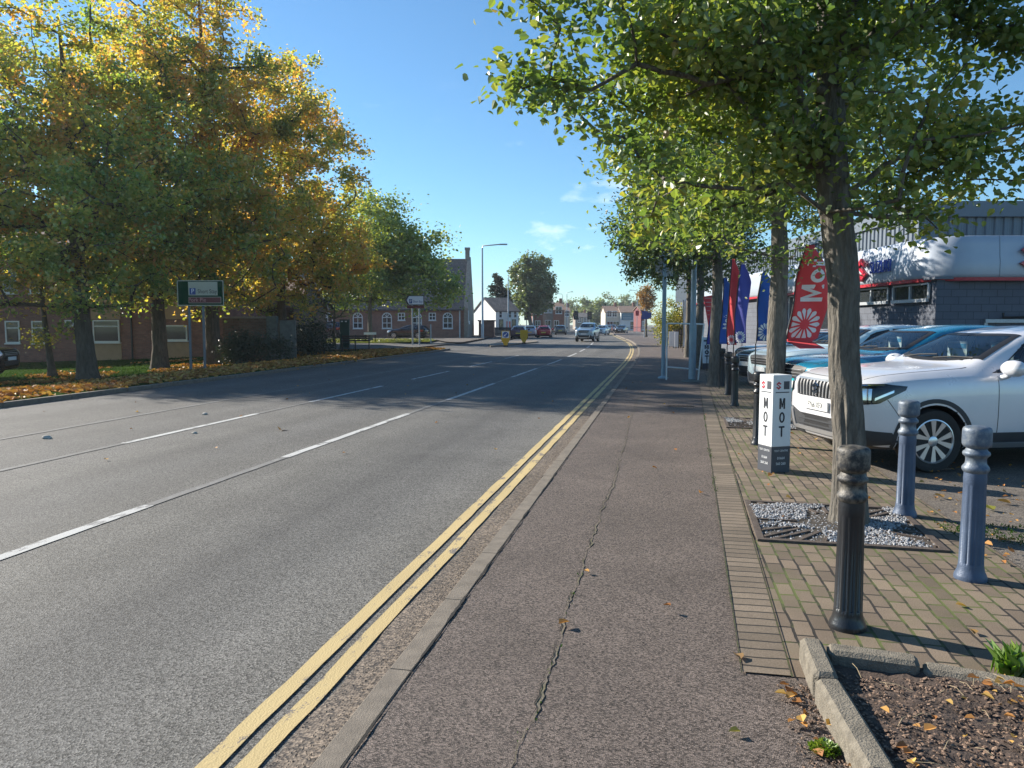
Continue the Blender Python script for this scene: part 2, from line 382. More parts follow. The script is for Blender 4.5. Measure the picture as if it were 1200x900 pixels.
ROAD = asphalt('road_asphalt', (.030, .029, .027), (.225, .216, .20), 120, .16, .2, tracks=True)
GUTTER = asphalt('gutter_grit', (.04, .035, .033), (.29, .23, .175), 75, .35)
PAVE = asphalt('pavement_asphalt', (.018, .014, .012), (.245, .195, .165), 160, .24)
LOT = asphalt('lot_asphalt', (.06, .052, .046), (.24, .205, .17), 120, .35)
KERB = M('kerb_concrete', (.185, .155, .122), .9, var=.25, vs=9, bmp=.5, bs_=180)
OLDKERB = M('planter_concrete', (.18, .157, .122), .95, var=.35, vs=22, bmp=.8, bs_=120)
def wornpaint(name, c, under, thr=.60, sc_=7.0):
    m, t, b, ns, lk = nodes(name); v = coords(ns, lk, scale=(1, .45, 1))
    n1 = N(ns, 'ShaderNodeTexNoise', Scale=sc_, Detail=10.0, Roughness=.72); lk.new(v, n1.inputs['Vector'])
    vo = N(ns, 'ShaderNodeTexVoronoi', Scale=110.0); lk.new(coords(ns, lk), vo.inputs['Vector'])
    n2 = N(ns, 'ShaderNodeTexNoise', Scale=2.0, Detail=5.0); lk.new(v, n2.inputs['Vector'])
    cc = mix(ns, lk, c, ramp(ns, lk, n2.outputs['Fac'], [(.3, (.84,)*3), (.7, (1.06,)*3)]), 1.0, 'MULTIPLY')
    ad = N(ns, 'ShaderNodeMath', operation='MULTIPLY_ADD'); ad.inputs[1].default_value = .12; lk.new(vo.outputs['Distance'], ad.inputs[0]); lk.new(n1.outputs['Fac'], ad.inputs[2])
    mk = ramp(ns, lk, ad.outputs[0], [(thr, (0, 0, 0)), (thr+.05, (1, 1, 1))])
    lk.new(mix(ns, lk, cc, under, mk), b.inputs['Base Color']); b.inputs['Roughness'].default_value = .85
    bump(ns, lk, b, vo.outputs['Distance'], .35, .005); return m
YELLOW = wornpaint('yellow_paint', (.54, .41, .19), (.16, .14, .125), .63)
WHITEP = wornpaint('white_line_paint', (.50, .50, .48), (.19, .185, .18), .60)
FAINT = wornpaint('worn_line_paint', (.185, .183, .177), (.14, .137, .13), .50)
BLOCK = brickmat('block_paving', (.125, .093, .066), (.225, .17, .12), (.022, .018, .014), .2, .1, .008, axes='XY', rot=R(90), moss=(.10, .12, .03), bmp=.9)
BLOCKH = brickmat('block_edging', (.125, .097, .07), (.215, .168, .122), (.02, .017, .014), 90.0, .1, .007, axes='XY', rot=0.001, bmp=.9, var=.2, offset=0.0)
EARTH = M('earth_ground', (.10, .085, .05), .95, var=.4, vs=.3, bmp=.5, bs_=8)
GRASSG = M('lawn_ground', (.035, .065, .016), 1.0, var=.4, vs=1.5, bmp=.8, bs_=40, spec=.0)
SOIL = M('planter_soil', (.075, .052, .04), .95, var=.45, vs=30, bmp=1.0, bs_=60)
BLACK = M('black_plastic', (.018, .018, .02), .45, var=.1)
TRIM = M('grey_plastic', (.035, .037, .042), .55, var=.1)
CHROME = M('chrome', (.75, .75, .76), .12, 1.0, var=.03)
SILVER = M('alloy_silver', (.62, .62, .64), .28, .8, var=.05)
RUBBER = M('tyre_rubber', (.02, .02, .02), .8, var=.2, vs=20)
DARKGL = glassmat('lamp_glass')
CARGL = clearglass('car_glass')
CABIN = M('cabin_trim', (.035, .035, .038), .8, var=.15)
SEATM = M('seat_fabric', (.055, .055, .06), .9, var=.2)
WINGL = glassmat('window_glass', (.03, .035, .04), .05)
LENS = M('lamp_lens', (.55, .57, .6), .06, .2, var=.05, coat=1.0)
REDLENS = M('red_lens', (.35, .01, .012), .12, var=.1, coat=1.0)
GALV = M('galvanised_steel', (.36, .39, .42), .45, .6, var=.12, vs=14)
GREYPOST = M('grey_post_paint', (.25, .34, .40), .5, .1, var=.1, vs=4)
WHITE = M('white_gloss_paint', (.78, .78, .77), .45, var=.06)
UPVC = M('white_window_frame', (.75, .76, .76), .4, var=.05)
INK = M('dark_ink', (.02, .022, .03), .6, var=.05)
SLOGO = [(.50, 1.0), (.08, .70), (.62, .34), (.47, .24), (.28, .38), (.05, .27), (.50, 0), (.92, .30), (.38, .66), (.53, .76), (.72, .62), (.95, .73)]

P_SILVER = paint('silver_paint', (.74, .735, .77), .15, .30); P_TEAL = paint('teal_paint', (.012, .20, .34), .2, .26); P_CYAN = paint('cyan_paint', (.02, .55, .60), .1, .28)
P_ICE = paint('ice_blue_paint', (.62, .75, .78), .1, .3); P_BLACK = paint('black_paint', (.012, .013, .018), .2, .2); P_NAVY = paint('navy_paint', (.018, .025, .06), .3, .25)
P_RED = paint('red_paint', (.42, .012, .03), .25, .28); P_PURPLE = paint('plum_paint', (.07, .035, .07), .3, .28); P_GREY = paint('grey_paint', (.13, .14, .15), .4, .3)
P_WHITE = paint('white_paint', (.74, .75, .77), .0, .3); P_SILB = paint('blue_silver_paint', (.30, .42, .52), .4, .3)
# ================================================================== THE GROUND
S = dict(kind='structure')
def sheet(name, pts, z, mat):
    me = bpy.data.meshes.new(name); me.from_pydata([(p[0], p[1], z) for p in pts], [], [tuple(range(len(pts)))])
    me.materials.append(mat); o = bpy.data.objects.new(name, me); link(o); o['kind'] = 'structure'; return o
def ribbon(mb, x0, x1, y0, y1, z, step=1.5, wob=0.0):
    n = max(1, int((y1-y0)/step)); ys = [y0+(y1-y0)*i/n for i in range(n+1)]
    vs = []
    for y in ys:
        b = bend(y); a = wob*(noise.noise((x0*3, y*2.3, 1))); c = wob*(noise.noise((x1*3, y*2.3, 5)))
        vs += [(x0+b+a, y, z), (x1+b+c, y, z)]
    mb.add(vs, [(2*i, 2*i+1, 2*i+3, 2*i+2) for i in range(n)])
def strip(name, x0, x1, y0, y1, z, mat, kind='structure', wob=0.0, step=1.5):
    m = MB(); ribbon(m, x0, x1, y0, y1, z, step, wob); o = m.build(name, mat); o['kind'] = kind; return o
ZR = -0.10                                   # carriageway level
KX = -1.235                                  # kerb face
LX = -13.1                                   # far kerb
sheet('ground', [(-800, -150), (800, -150), (800, 1100), (-800, 1100)], -0.9, EARTH)
strip('road', LX, KX, -14, 330, ZR, ROAD, step=2.0)
strip('gutter', -1.48, KX-.001, -4, 90, ZR+.004, GUTTER, wob=.05, step=.12)
# kerb stones along the near pavement, 0.91 m each with a narrow joint
m = MB(); y = -5.0
while y < 200:
    L = .915 if y < 60 else 4.0
    for (ya, yb) in ((y+.004, y+L-.004),):
        b0, b1 = bend(ya), bend(yb)
        j = random.uniform(-.004, .004)
        x0, x1 = KX+j, KX+.115+j
        P = [(x0, -.16), (x0, -.012), (x0+.012, .002), (x1, .002), (x1, -.16)]
        vs = [(px+b0, ya, pz) for px, pz in P]+[(px+b1, yb, pz) for px, pz in P]
        m.add(vs, [(k, k+5, (k+1) % 5+5, (k+1) % 5) for k in range(5)]+[(0, 1, 2, 3, 4), (9, 8, 7, 6, 5)])
    y += L
m.build('kerb', KERB, fix=True)['kind'] = 'structure'
PX1 = lambda y: .38+(y-3.57)*.033            # left edge of the block edging
# pavement: one asphalt sheet up to the blocks, with a gentle roughness
m = MB(); ys = [-5+i*.5 for i in range(0, 90)]+[40+i*3 for i in range(0, 60)]
vs = []
for y in ys:
    xe = min(PX1(y), 1.5) if y > 4.2 else 6.0
    vs += [(KX+.105+bend(y), y, -.004), (xe+.02+bend(y), y, -.004)]
m.add(vs, [(2*i, 2*i+1, 2*i+3, 2*i+2) for i in range(len(ys)-1)])
m.build('pavement', PAVE)['kind'] = 'structure'
# block edging band and block paving field
m = MB(); vs = []; yy = [3.52+i*1.0 for i in range(60)]
for y in yy: vs += [(min(PX1(y), 1.5)+bend(y), y, .004), (min(PX1(y), 1.5)+.215+bend(y), y, .004)]
m.add(vs, [(2*i, 2*i+1, 2*i+3, 2*i+2) for i in range(len(yy)-1)]); 
m.build('block_edging', BLOCKH)['kind'] = 'structure'
m = MB(); vs = []
for y in yy: vs += [(min(PX1(y), 1.5)+.215+bend(y), y, .000), (2.32+bend(y), y, .000)]
m.add(vs, [(2*i, 2*i+1, 2*i+3, 2*i+2) for i in range(len(yy)-1)])
m.build('block_paving', BLOCK)['kind'] = 'structure'
sheet('car_park', [(2.0, 3.4), (70, 3.4), (70, 120), (2.0, 120)], -.010, LOT)
# dark joint between pavement and blocks
JOINT = M('joint_dirt', (.035, .03, .022), .95, var=.4, vs=40, bmp=.6, bs_=150, alt=(.07, .085, .02))
m = MB(); vs = []; n = 220
for i in range(n+1):
    y = 3.5+i*.12; wd = .003+.009*abs(noise.noise((0, y*2.1, 3)))
    x = PX1(y)-.004; vs += [(x-wd, y, .0082), (x+wd*.6, y, .0082)]
m.add(vs, [(2*i, 2*i+1, 2*i+3, 2*i+2) for i in range(n)])
vs = []
for i in range(n+1):
    y = 3.5+i*.12; wd = .003+.006*abs(noise.noise((4, y*2.1, 3)))
    x = PX1(y)+.215; vs += [(x-wd, y, .0084), (x+wd, y, .0084)]
m.add(vs, [(2*i, 2*i+1, 2*i+3, 2*i+2) for i in range(n)])
m.build('paving_joint', JOINT)['kind'] = 'structure'
# ------------------------------------------------------------------ the long crack in the pavement
CR = [(596, 905), (606, 872), (629, 830), (641, 785), (652, 765), (662, 715), (668, 700), (680, 672), (683, 655), (697, 620), (707, 590), (718, 568), (722, 555), (724, 540), (732, 520), (737, 495), (745, 475), (752, 455)]
def resample(P, step):
    out = []
    for a, b in zip(P[:-1], P[1:]):
        n = max(1, int((b-a).length/step))
        for i in range(n): out.append(a+(b-a)*(i/n))
    return out+[P[-1]]
def crack(mb, P, w0, w1, z, seed, jit=.012):
    Q = resample(P, .035); vs = []
    for i, p in enumerate(Q):
        t = i/len(Q); wd = (w0+(w1-w0)*t)*max(0.16, .55+1.5*noise.noise((p.x*5, p.y*5, seed))+.9*noise.noise((p.x*19, p.y*19, seed+3)))
        j = jit*noise.noise((p.x*6, p.y*6, seed+7))+jit*.6*noise.noise((p.x*23, p.y*23, seed+2))
        vs += [(p.x-wd+j, p.y, z), (p.x+wd+j, p.y, z)]
    mb.add(vs, [(2*i, 2*i+1, 2*i+3, 2*i+2) for i in range(len(Q)-1)])
CP = [gp(a, b) for a, b in CR]
DIRT = M('crack_dirt', (.175, .145, .115), .95, var=.35, vs=9, bmp=.6, bs_=120, alt=(.13, .115, .065))
m = MB(); crack(m, [p+Vector((.007,0,0)) for p in CP], .009, .004, .0005, 1, .022); m.build('crack_fill', DIRT)['kind'] = 'structure'
CRK = M('crack_shadow', (.016, .014, .012), .95)
m = MB(); crack(m, [p+Vector((-.005, 0, 0)) for p in CP], .0030, .0012, .004, 1, .022)
side = [gp(a, b) for a, b in ((612, 858), (590, 855), (560, 846), (520, 838), (480, 838))]
crack(m, side, .0028, .0015, .004, 11)
for k, (i, dx, dy) in enumerate(((2, .16, .10), (4, -.12, .14), (6, .10, .22), (8, -.09, .2), (10, .14, .35), (3, -.2, .05))):
    a = CP[i]; crack(m, [a, a+Vector((dx*.5, dy*.4, 0)), a+Vector((dx, dy, 0))], .0022, .0004, .0042, 30+k, .02)
m.build('pavement_crack', CRK)['kind'] = 'structure'
m = MB(); crack(m, [Vector((KX+.118+bend(y), y, 0)) for y in np.arange(1.5, 30, .3)], .006, .004, .004, 21, .006)
m.build('kerb_joint', CRK)['kind'] = 'structure'
# ------------------------------------------------------------------ painted lines
def dashes(name, spans, x, wd, mat, lean=0.0):
    m = MB()
    for (a, b) in spans: ribbon(m, x-wd/2, x+wd/2, a, b, ZR+.006, .25, .012)
    m.build(name, mat)['kind'] = 'structure'
m = MB(); ribbon(m, -1.735, -1.645, -4, 140, ZR+.008, .2, .012); ribbon(m, -1.585, -1.495, -4, 140, ZR+.008, .2, .012)
m.build('double_yellow_lines', YELLOW)['kind'] = 'structure'
def road_xy(px, py): return gp(px, py, ZR)
y1 = road_xy(180, 593).y; y2 = road_xy(333, 536).y; y3 = road_xy(476, 485).y
per = y3-y1
cx = (road_xy(180, 593).x+road_xy(333, 536).x+road_xy(476, 485).x)/3
dashes('centre_line', [(y1-(y3-y2)+per*k, y1+per*k) for k in range(0, 14)], cx, .115, WHITEP)
dashes('centre_line_worn', [(y1+per*k, y2+per*k) for k in range(0, 4)], cx, .10, wornpaint('ghost_line_paint', (.225, .222, .213), (.155, .152, .145), .48))
cx2 = (road_xy(140, 522).x+road_xy(298, 485).x)/2
a, b = road_xy(150, 520).y, road_xy(298, 485).y
dashes('lane_line', [(a, b), (b+2.2, b+6.5), (b+9, b+13), (b+16, b+20), (b+23, b+27)], cx2, .11, WHITEP)
dashes('lane_line_worn', [(2.0, a), (b, b+2.2)], cx2, .10, FAINT)
p, q = road_xy(20, 514), road_xy(250, 470)
m = MB(); ribbon(m, (p.x+q.x)/2-.05, (p.x+q.x)/2+.05, 6, 45, ZR+.006, .3, .02); m.build('edge_line_worn', FAINT)['kind'] = 'structure'

# ------------------------------------------------------------------ left bank: sunken lawn behind a low kerb
def bank_z(d, yv=None):                                # d = distance left of the far kerb
    if d < 0: return -.02
    
    q = max(0, min(1, (d-1)/6.5)); g = max(.35, 1-max(0, yv-22)/26) if yv is not None else 1
    return -.02+.05*min(1, d)-.58*q*q*(3-2*q)*g-.45*max(0, min(1, (d-7)/16))
gx = np.concatenate([np.arange(0, 30, .6), np.arange(30, 140, 6)]); gy = np.arange(2, 47.4, .7)
V = []; 
for yv in gy:
    for d in gx: V.append((LX-.12-d+bend(yv), yv, bank_z(d, yv)+.05*noise.noise((d*.5, yv*.5, 0))*(1 if d > .5 else 0)))
nx = len(gx); Fq = [(j*nx+i+1, j*nx+i, (j+1)*nx+i, (j+1)*nx+i+1) for j in range(len(gy)-1) for i in range(nx-1)]
o = np_mesh('lawn', V, Fq, GRASSG, smooth=True); o['kind'] = 'structure'
m = MB(); y = 2.0
while y < 46.5:
    b0 = bend(y); j = random.uniform(-.01, .01)
    m.box((LX-.06+b0+j, y+.455, -.08), (.125, .905, .17), 0, .012); y += .915
m.build('far_kerb', KERB)['kind'] = 'structure'
# side road behind the bank, verge beyond it
def cs(name, pts, z, mat): return sheet(name, [cf(a, d) for a, d in pts], z, mat)
cs('junction_road', [(-13, 46.5), (-3.0, 46.5), (1.5, 106), (-13, 106)], -.108, ROAD)
cs('side_road', [(-70, 51), (-9.2, 49), (-7.0, 50), (-4.6, 62.5), (-70, 64)], -.02, ROAD)
cs('side_pavement', [(-70, 48.2), (-11, 46.5), (-9.2, 49), (-70, 51)], -.004, LOT)
VERGE = M('verge_grass', (.15, .17, .04), 1.0, var=.35, vs=1.2, bmp=.8, bs_=25, spec=.0)
cs('verge', [(-70, 64), (-9.3, 62.5), (-7.2, 66), (-7.2, 73), (-70, 74)], .035, VERGE)
cs('hall_forecourt', [(-90, 74), (-7.2, 73), (-5.8, 66), (-4.3, 62.5), (-3.0, 80), (-2.2, 104), (-90, 104)], .03, LOT)
strip('far_pavement', LX-.1-2.4, LX-.1, 100, 330, 0.02, LOT, step=3)
sheet('far_land', [(-400, 104), (LX+bend(104)-2, 104), (LX+bend(330)-2, 330), (LX+bend(330)-2, 900), (-400, 900)], -.12, EARTH)
sheet('right_verge', [(.8+bend(60), 58), (30, 58), (60, 330), (.8+bend(330), 330)], -.03, LOT)
# traffic island with a dropped kerb edge
P = [gp(575, 407, ZR), gp(600, 404.5, ZR), gp(630, 401.5, ZR), gp(628, 400, ZR), gp(600, 401.5, ZR), gp(572, 404.5, ZR)]
m = MB(); m.prism([(p.x, p.y, ZR-.02) for p in P], (0, 0, .12)); m.build('traffic_island', KERB, fix=True)['kind'] = 'structure'

# ------------------------------------------------------------------ planter in the near right corner
m = MB()
def stone(mb, a, b, wd, h, bv=.018):
    a = Vector(a); b = Vector(b); d = b-a; L = d.length; ang = math.atan2(d.y, d.x); c = (a+b)/2
    mb.box((c.x, c.y, h/2-.03), (L-.008, wd, h+.06), ang, bv)
stone(m, (.705, 3.72, 0), (.70, 3.32, 0), .10, .115); stone(m, (.70, 3.31, 0), (.745, 2.62, 0), .105, .11); stone(m, (.745, 2.61, 0), (.80, 1.7, 0), .105, .11)
stone(m, (.765, 3.66, 0), (1.15, 3.60, 0), .11, .10); stone(m, (1.16, 3.60, 0), (1.75, 3.44, 0), .11, .075); stone(m, (1.76, 3.44, 0), (2.7, 3.2, 0), .11, .06)
m.build('planter_edging', OLDKERB, smooth=30)['kind'] = 'structure'
n = 70; V = []; 
for j in range(n):
    for i in range(n):
        x = .74+2.6*i/(n-1); y = 1.6+2.0*j/(n-1)-.13*max(0, x-1.1)
        V.append((x, y, .045+.03*noise.noise((x*3, y*3, 0))+.018*noise.noise((x*14, y*14, 3))+.012*noise.noise((x*40, y*40, 3))))
o = np_mesh('planter_soil_bed', V, [(j*n+i, j*n+i+1, (j+1)*n+i+1, (j+1)*n+i) for j in range(n-1) for i in range(n-1)], SOIL, smooth=True); o['kind'] = 'structure'

# ------------------------------------------------------------------ scattered small stuff
rng = np.random.default_rng(11)
def chips(name, pts, s0, s1, mat, flat=.5, seed=1, lift=.3):   # small irregular stones
    r = np.random.default_rng(seed); n = len(pts)
    base = np.array([(1, 0, 0), (0, 1, 0), (-1, 0, 0), (0, -1, 0), (0, 0, 1), (0, 0, -1)], float)
    s = r.uniform(s0, s1, (n, 1, 1))*np.array([1, .75, flat])*r.uniform(.7, 1.3, (n, 1, 3))
    th = r.uniform(0, 2*PI, n); tl = r.uniform(-.6, .6, n)
    v = base[None]*s*r.uniform(.75, 1.2, (n, 6, 1))
    x = v[..., 0]*np.cos(th)[:, None]-v[..., 1]*np.sin(th)[:, None]; y = v[..., 0]*np.sin(th)[:, None]+v[..., 1]*np.cos(th)[:, None]
    z = v[..., 2]+x*np.sin(tl)[:, None]
    V = np.stack([x, y, z], -1)+np.asarray(pts)[:, None, :]; V[..., 2] += s[:, :, 2]*lift
    f = np.array([(0, 1, 4), (1, 2, 4), (2, 3, 4), (3, 0, 4), (1, 0, 5), (2, 1, 5), (3, 2, 5), (0, 3, 5)])
    Fq = (f[None]+(np.arange(n)*6)[:, None, None]).reshape(-1, 3)
    return np_mesh(name, V.reshape(-1, 3), Fq, mat)
def leaves(name, P, A, Nn, size, mat, parent=None, wid=.62, fold=.12, seed=1, droop=.08):
    """two folded quads per leaf; P base points, A axis, Nn normal, size per leaf"""
    P = np.asarray(P, float); A = A/np.linalg.norm(A, axis=1, keepdims=True)
    Nn = Nn-A*(Nn*A).sum(1, keepdims=True); Nn /= np.linalg.norm(Nn, axis=1, keepdims=True)+1e-9
    B = np.cross(Nn, A); L = np.array([(0, 0, 0), (.28, -.5*wid, fold), (.68, -.40*wid, fold*.6), (1, 0, -droop), (.68, .40*wid, fold*.6), (.28, .5*wid, fold)])
    s = np.asarray(size)[:, None, None]
    V = P[:, None, :]+s*(L[None, :, 0:1]*A[:, None, :]+L[None, :, 1:2]*B[:, None, :]+L[None, :, 2:3]*Nn[:, None, :])
    f = np.array([(0, 1, 2, 3), (0, 3, 4, 5)])
    Fq = (f[None]+(np.arange(len(P))*6)[:, None, None]).reshape(-1, 4)
    return np_mesh(name, V.reshape(-1, 3), Fq, mat, parent, smooth=False)
LITTER = leafmat('fallen_leaf', [(0, (.20, .08, .03)), (.35, (.40, .18, .06)), (.6, (.50, .26, .08)), (.85, (.56, .37, .11)), (1, (.24, .13, .06))], .15, 2.0, .3, gloss=.02)
def ground_leaves(name, xy, zf, s0, s1, seed, mat=LITTER, tilt=.35):
    r = np.random.default_rng(seed); n = len(xy)
    th = r.uniform(0, 2*PI, n); A = np.stack([np.cos(th), np.sin(th), r.normal(0, tilt*.5, n)], -1)
    Nn = np.stack([r.normal(0, tilt, n), r.normal(0, tilt, n), np.ones(n)], -1)
    P = np.array([(x, y, zf(x, y)+.006+abs(r.normal(0, .012))) for x, y in xy])
    return leaves(name, P, A, Nn, r.uniform(s0, s1, n), mat, None, .8, .22)
def bank_h(x, y):
    d = LX-.12+bend(y)-x
    return bank_z(d, y)+.05*noise.noise((d*.5, y*.5, 0))*(1 if d > .5 else 0) if d > 0 else (.0 if d > -.13 else ZR)
def bank_hit(px, py):
    z = 0
    for _ in range(30):
        p = gp(px, py, z); z = .6*z+.4*bank_h(p.x, p.y)
    return p
xy = []
while len(xy) < 38000:
    y = rng.uniform(6, 47); d = rng.gamma(2.2, 2.7)-.25 if rng.random() < .6 else rng.uniform(.2, 12.5)
    if d > 14: continue
    if noise.noise((d*.5, y*.35, 9)) < -.45+.05*d and d > .3: continue
    if d < .15 and rng.random() < .65: continue
    xy.append((LX-.12-d+bend(y), y))
tag(ground_leaves('leaf_litter', xy, bank_h, .10, .19, 3), 'brown and orange fallen leaves carpeting the grass bank under the trees', 'leaves', kind='stuff')
xy = []
while len(xy) < 420:
    x = rng.uniform(2.1, 8); y = rng.uniform(4.8, 9.5)
    if noise.noise((x*.9, y*.9, 2)) > -.05: xy.append((x, y))
while len(xy) < 540:
    x = rng.uniform(1.3, 2.4); y = rng.uniform(3.2, 3.7); xy.append((x, y))
while len(xy) < 575: xy.append((rng.uniform(.52, .72), rng.uniform(2.3, 3.4)))
while len(xy) < 650: xy.append((rng.uniform(.85, 2.6), rng.uniform(2.3, 3.3)))
tag(ground_leaves('dry_leaves', xy, lambda x, y: .07 if (y < 3.5 and x > .74) else .004, .02, .055, 5), 'small dry leaves scattered beside the planter and over the car park edge', 'leaves', kind='stuff')
xy = [(rng.uniform(.9, 2.3), rng.uniform(3.8, 12)) for _ in range(26)]+[(rng.uniform(-1.1, .8), rng.uniform(2.6, 22)) for _ in range(14)]+[(rng.uniform(-12, -2), rng.uniform(8, 26)) for _ in range(36)]
o = ground_leaves('stray_leaves', xy, lambda x, y: ZR+.004 if x < KX else .004, .03, .07, 6); tag(o, 'few stray dead leaves blown over the paving and road', 'leaves', kind='stuff')
# mulch chips and straw in the planter
xy = [(rng.uniform(.78, 3.1), rng.uniform(1.8, 3.5)) for _ in range(11000)]
WOODC = M('mulch_chip', (.10, .065, .045), .95, var=.6, vs=60, alt=(.30, .20, .14))
tag(chips('mulch', [(x, y, .05+.03*noise.noise((x*3, y*3, 0))) for x, y in xy], .0035, .013, WOODC, .35, 5), 'dark bark mulch covering the soil inside the concrete edging', 'mulch', kind='stuff')
m = MB()
for _ in range(130):
    x, y = rng.uniform(.85, 2.6), rng.uniform(2.2, 3.4); th = rng.uniform(0, PI); L = rng.uniform(.04, .16)
    z = .085+.03*noise.noise((x*3, y*3, 0))
    m.tube([(x, y, z), (x+cos(th)*L*.5, y+sin(th)*L*.5, z+.012), (x+cos(th)*L, y+sin(th)*L, z+.002)], .0010, 4)
tag(m.build('straw', M('dry_straw', (.42, .33, .2), .9, var=.3)), 'thin dry straw stalks lying on the planter mulch', 'straw', kind='stuff')
xy = [(rng.uniform(.50, .70), rng.uniform(2.0, 3.45)) for _ in range(1400)]
tag(chips('soil_crumbs', [(x, y, .001) for x, y in xy if x+rng.normal(0, .05) > .57], .003, .010, WOODC, .5, 8), 'brown crumbs of soil spilled along the planter edging', 'soil', kind='stuff')
# grit along the gutter
xy = [(rng.normal(-1.36, .06), rng.uniform(1.2, 14)) for _ in range(5000)]
GRIT = M('grit', (.34, .27, .20), .95, var=.5, vs=40)
tag(chips('gutter_grit', [(x, y, ZR+.004) for x, y in xy if -1.49 < x < KX-.004], .0025, .006, GRIT, .6, 9), 'sandy grit gathered in the gutter against the kerb', 'grit', kind='stuff')

# ------------------------------------------------------------------ tree grates filled with gravel
IRON = M('cast_iron', (.11, .085, .07), .75, .3, var=.35, vs=25, bmp=.4, bs_=120)
GRAVEL = M('gravel_stone', (.36, .36, .37), .85, var=.55, vs=35)
def grate(cx, cy, hw, seed, label):
    t = thing('tree_grate', label, 'tree grate', (cx, cy, .002), R(-1.5), 'iron grates round the pavement trees')
    m = MB()
    for sx in (-1, 1):
        m.box((sx*hw, 0, .006), (.05, hw*2+.05, .02)); m.box((0, sx*hw, .006), (hw*2-.05, .05, .02))
    m.build('frame', IRON, t)
    m = MB()
    for q in range(4):
        for k in range(7):
            u = -hw*.86+k*hw*1.72/6
            a = Vector((u, -hw+.03, .006)).xyz; b = Vector((u*.45, -.30, .006))
            Mz = Matrix.Rotation(q*PI/2, 4, 'Z'); a = Mz @ a; b = Mz @ b
            d = b-a; c = (a+b)/2; m.box((c.x, c.y, .005), (d.length, .028, .016), math.atan2(d.y, d.x))
    m.build('bars', IRON, t)
    r = np.random.default_rng(seed); pts = []
    for _ in range(9000):
        x, y = r.uniform(-hw, hw, 2); k = noise.noise((x*2.0+seed, y*2.0, seed))
        keep = 1 if k > .0+(.5 if (x < -.15 and y < -.2) else 0) else .22
        if abs(x) < hw-.02 and abs(y) < hw-.02 and r.random() < keep: pts.append((cx+x, cy+y, .002+(.016 if keep == 1 else -.006)*r.random()))
    o = chips('gravel', pts, .006, .014, GRAVEL, .7, seed); tag(o, label.replace('iron tree grate', 'grey gravel heaped over the tree grate'), 'gravel', kind='stuff')
    sheet('tree_pit_earth', [(cx-hw, cy-hw), (cx+hw, cy-hw), (cx+hw, cy+hw), (cx-hw, cy+hw)], .0035, M('pit_earth', (.06, .05, .04), .95, var=.4, vs=30, bmp=.8))
grate(1.36, 6.36, .62, 3, 'square iron tree grate behind the near black bollard')
grate(1.62, 12.6, .62, 4, 'square iron tree grate beyond the MOT box')
# manhole-like drain cover on the pavement
t = thing('drain_cover', 'small iron drain cover set in the pavement', 'drain cover', gp(797, 475, 0)+Vector((0, 0, .001)), R(2))
m = MB(); m.box((0, 0, .003), (.5, .34, .008)); m.build('plate', IRON, t)
m = MB()
for k in range(6): m.box((-.2+k*.08, 0, .008), (.03, .28, .006))
m.build('ribs', IRON, t)

# ------------------------------------------------------------------ weeds and grass
GRASS = leafmat('grass_blade', [(0, (.020, .062, .012)), (.5, (.04, .10, .018)), (1, (.10, .14, .025))], .3, 3, .4, gloss=.01)
def blades(name, pts, h0, h1, seed, mat=GRASS, wid=.12, parent=None, lean=.5):
    r = np.random.default_rng(seed); n = len(pts)
    A = np.stack([r.normal(0, lean, n), r.normal(0, lean, n), np.ones(n)], -1); th = r.uniform(0, 2*PI, n)
    Nn = np.stack([np.cos(th), np.sin(th), np.zeros(n)], -1)
    return leaves(name, pts, A, Nn, r.uniform(h0, h1, n), mat, parent, wid, .05, droop=.3)
r = np.random.default_rng(4)
xy = [(LX-.2-d+bend(y), y) for d, y in zip(r.gamma(2.6, 3.2, 16000), r.uniform(6, 47, 16000))]
tag(blades('bank_grass', [(x, y, bank_h(x, y)) for x, y in xy], .05, .13, 5, wid=.16), 'short green grass growing through the leaves on the bank', 'grass', kind='stuff')
xy = [cf(a, d) for a, d in zip(r.uniform(-40, -7.5, 9000), r.uniform(63.5, 73, 9000))]
VG = leafmat('verge_blade', [(0, (.12, .16, .03)), (.6, (.22, .24, .05)), (1, (.34, .30, .10))], .3, 1, .4)
tag(blades('verge_tufts', [(p.x, p.y, .035) for p in xy], .08, .22, 7, VG, .2), 'sunlit rough grass on the verge in front of the brick hall', 'grass', kind='stuff')
WEEDG = leafmat('weed_leaf', [(0, (.08, .16, .02)), (.6, (.16, .28, .035)), (1, (.30, .36, .06))], .35, 6, .3)
def weed(label, p, n, rad, h, seed, group='weeds by the planter'):
    rr = np.random.default_rng(seed); th = rr.uniform(0, 2*PI, n); q = rad*np.sqrt(rr.random(n))*.45
    P = np.stack([p[0]+q*np.cos(th), p[1]+q*np.sin(th), p[2]+rr.uniform(0, h*.75, n)*(1-q/(rad*.46))], -1)
    A = np.stack([np.cos(th)*rr.uniform(.2, 1.3, n), np.sin(th)*rr.uniform(.2, 1.3, n), rr.uniform(.5, 1.2, n)], -1)
    o = leaves('weed', P, A, np.stack([-np.cos(th)*.4, -np.sin(th)*.4, np.ones(n)], -1), rr.uniform(h*.2, h*.48, n), WEEDG, None, .6, .1)
    return tag(o, label, 'weed', group)
weed('bright green weed tuft at the foot of the planter edging', gp(966, 880), 420, .11, .05, 1)
weed('pale green weed tuft behind the planter edging among leaves', gp(1110, 798), 260, .09, .05, 2)
q = gp(1192, 795); rr = np.random.default_rng(3)
tag(blades('grass_clump', [(q.x+rr.normal(0, .035), q.y+rr.normal(0, .03), .0) for _ in range(130)], .06, .17, 12, WEEDG, .07, lean=.35), 'tall thin grass clump at the right end of the planter', 'grass clump')
m = MB(); pts = []
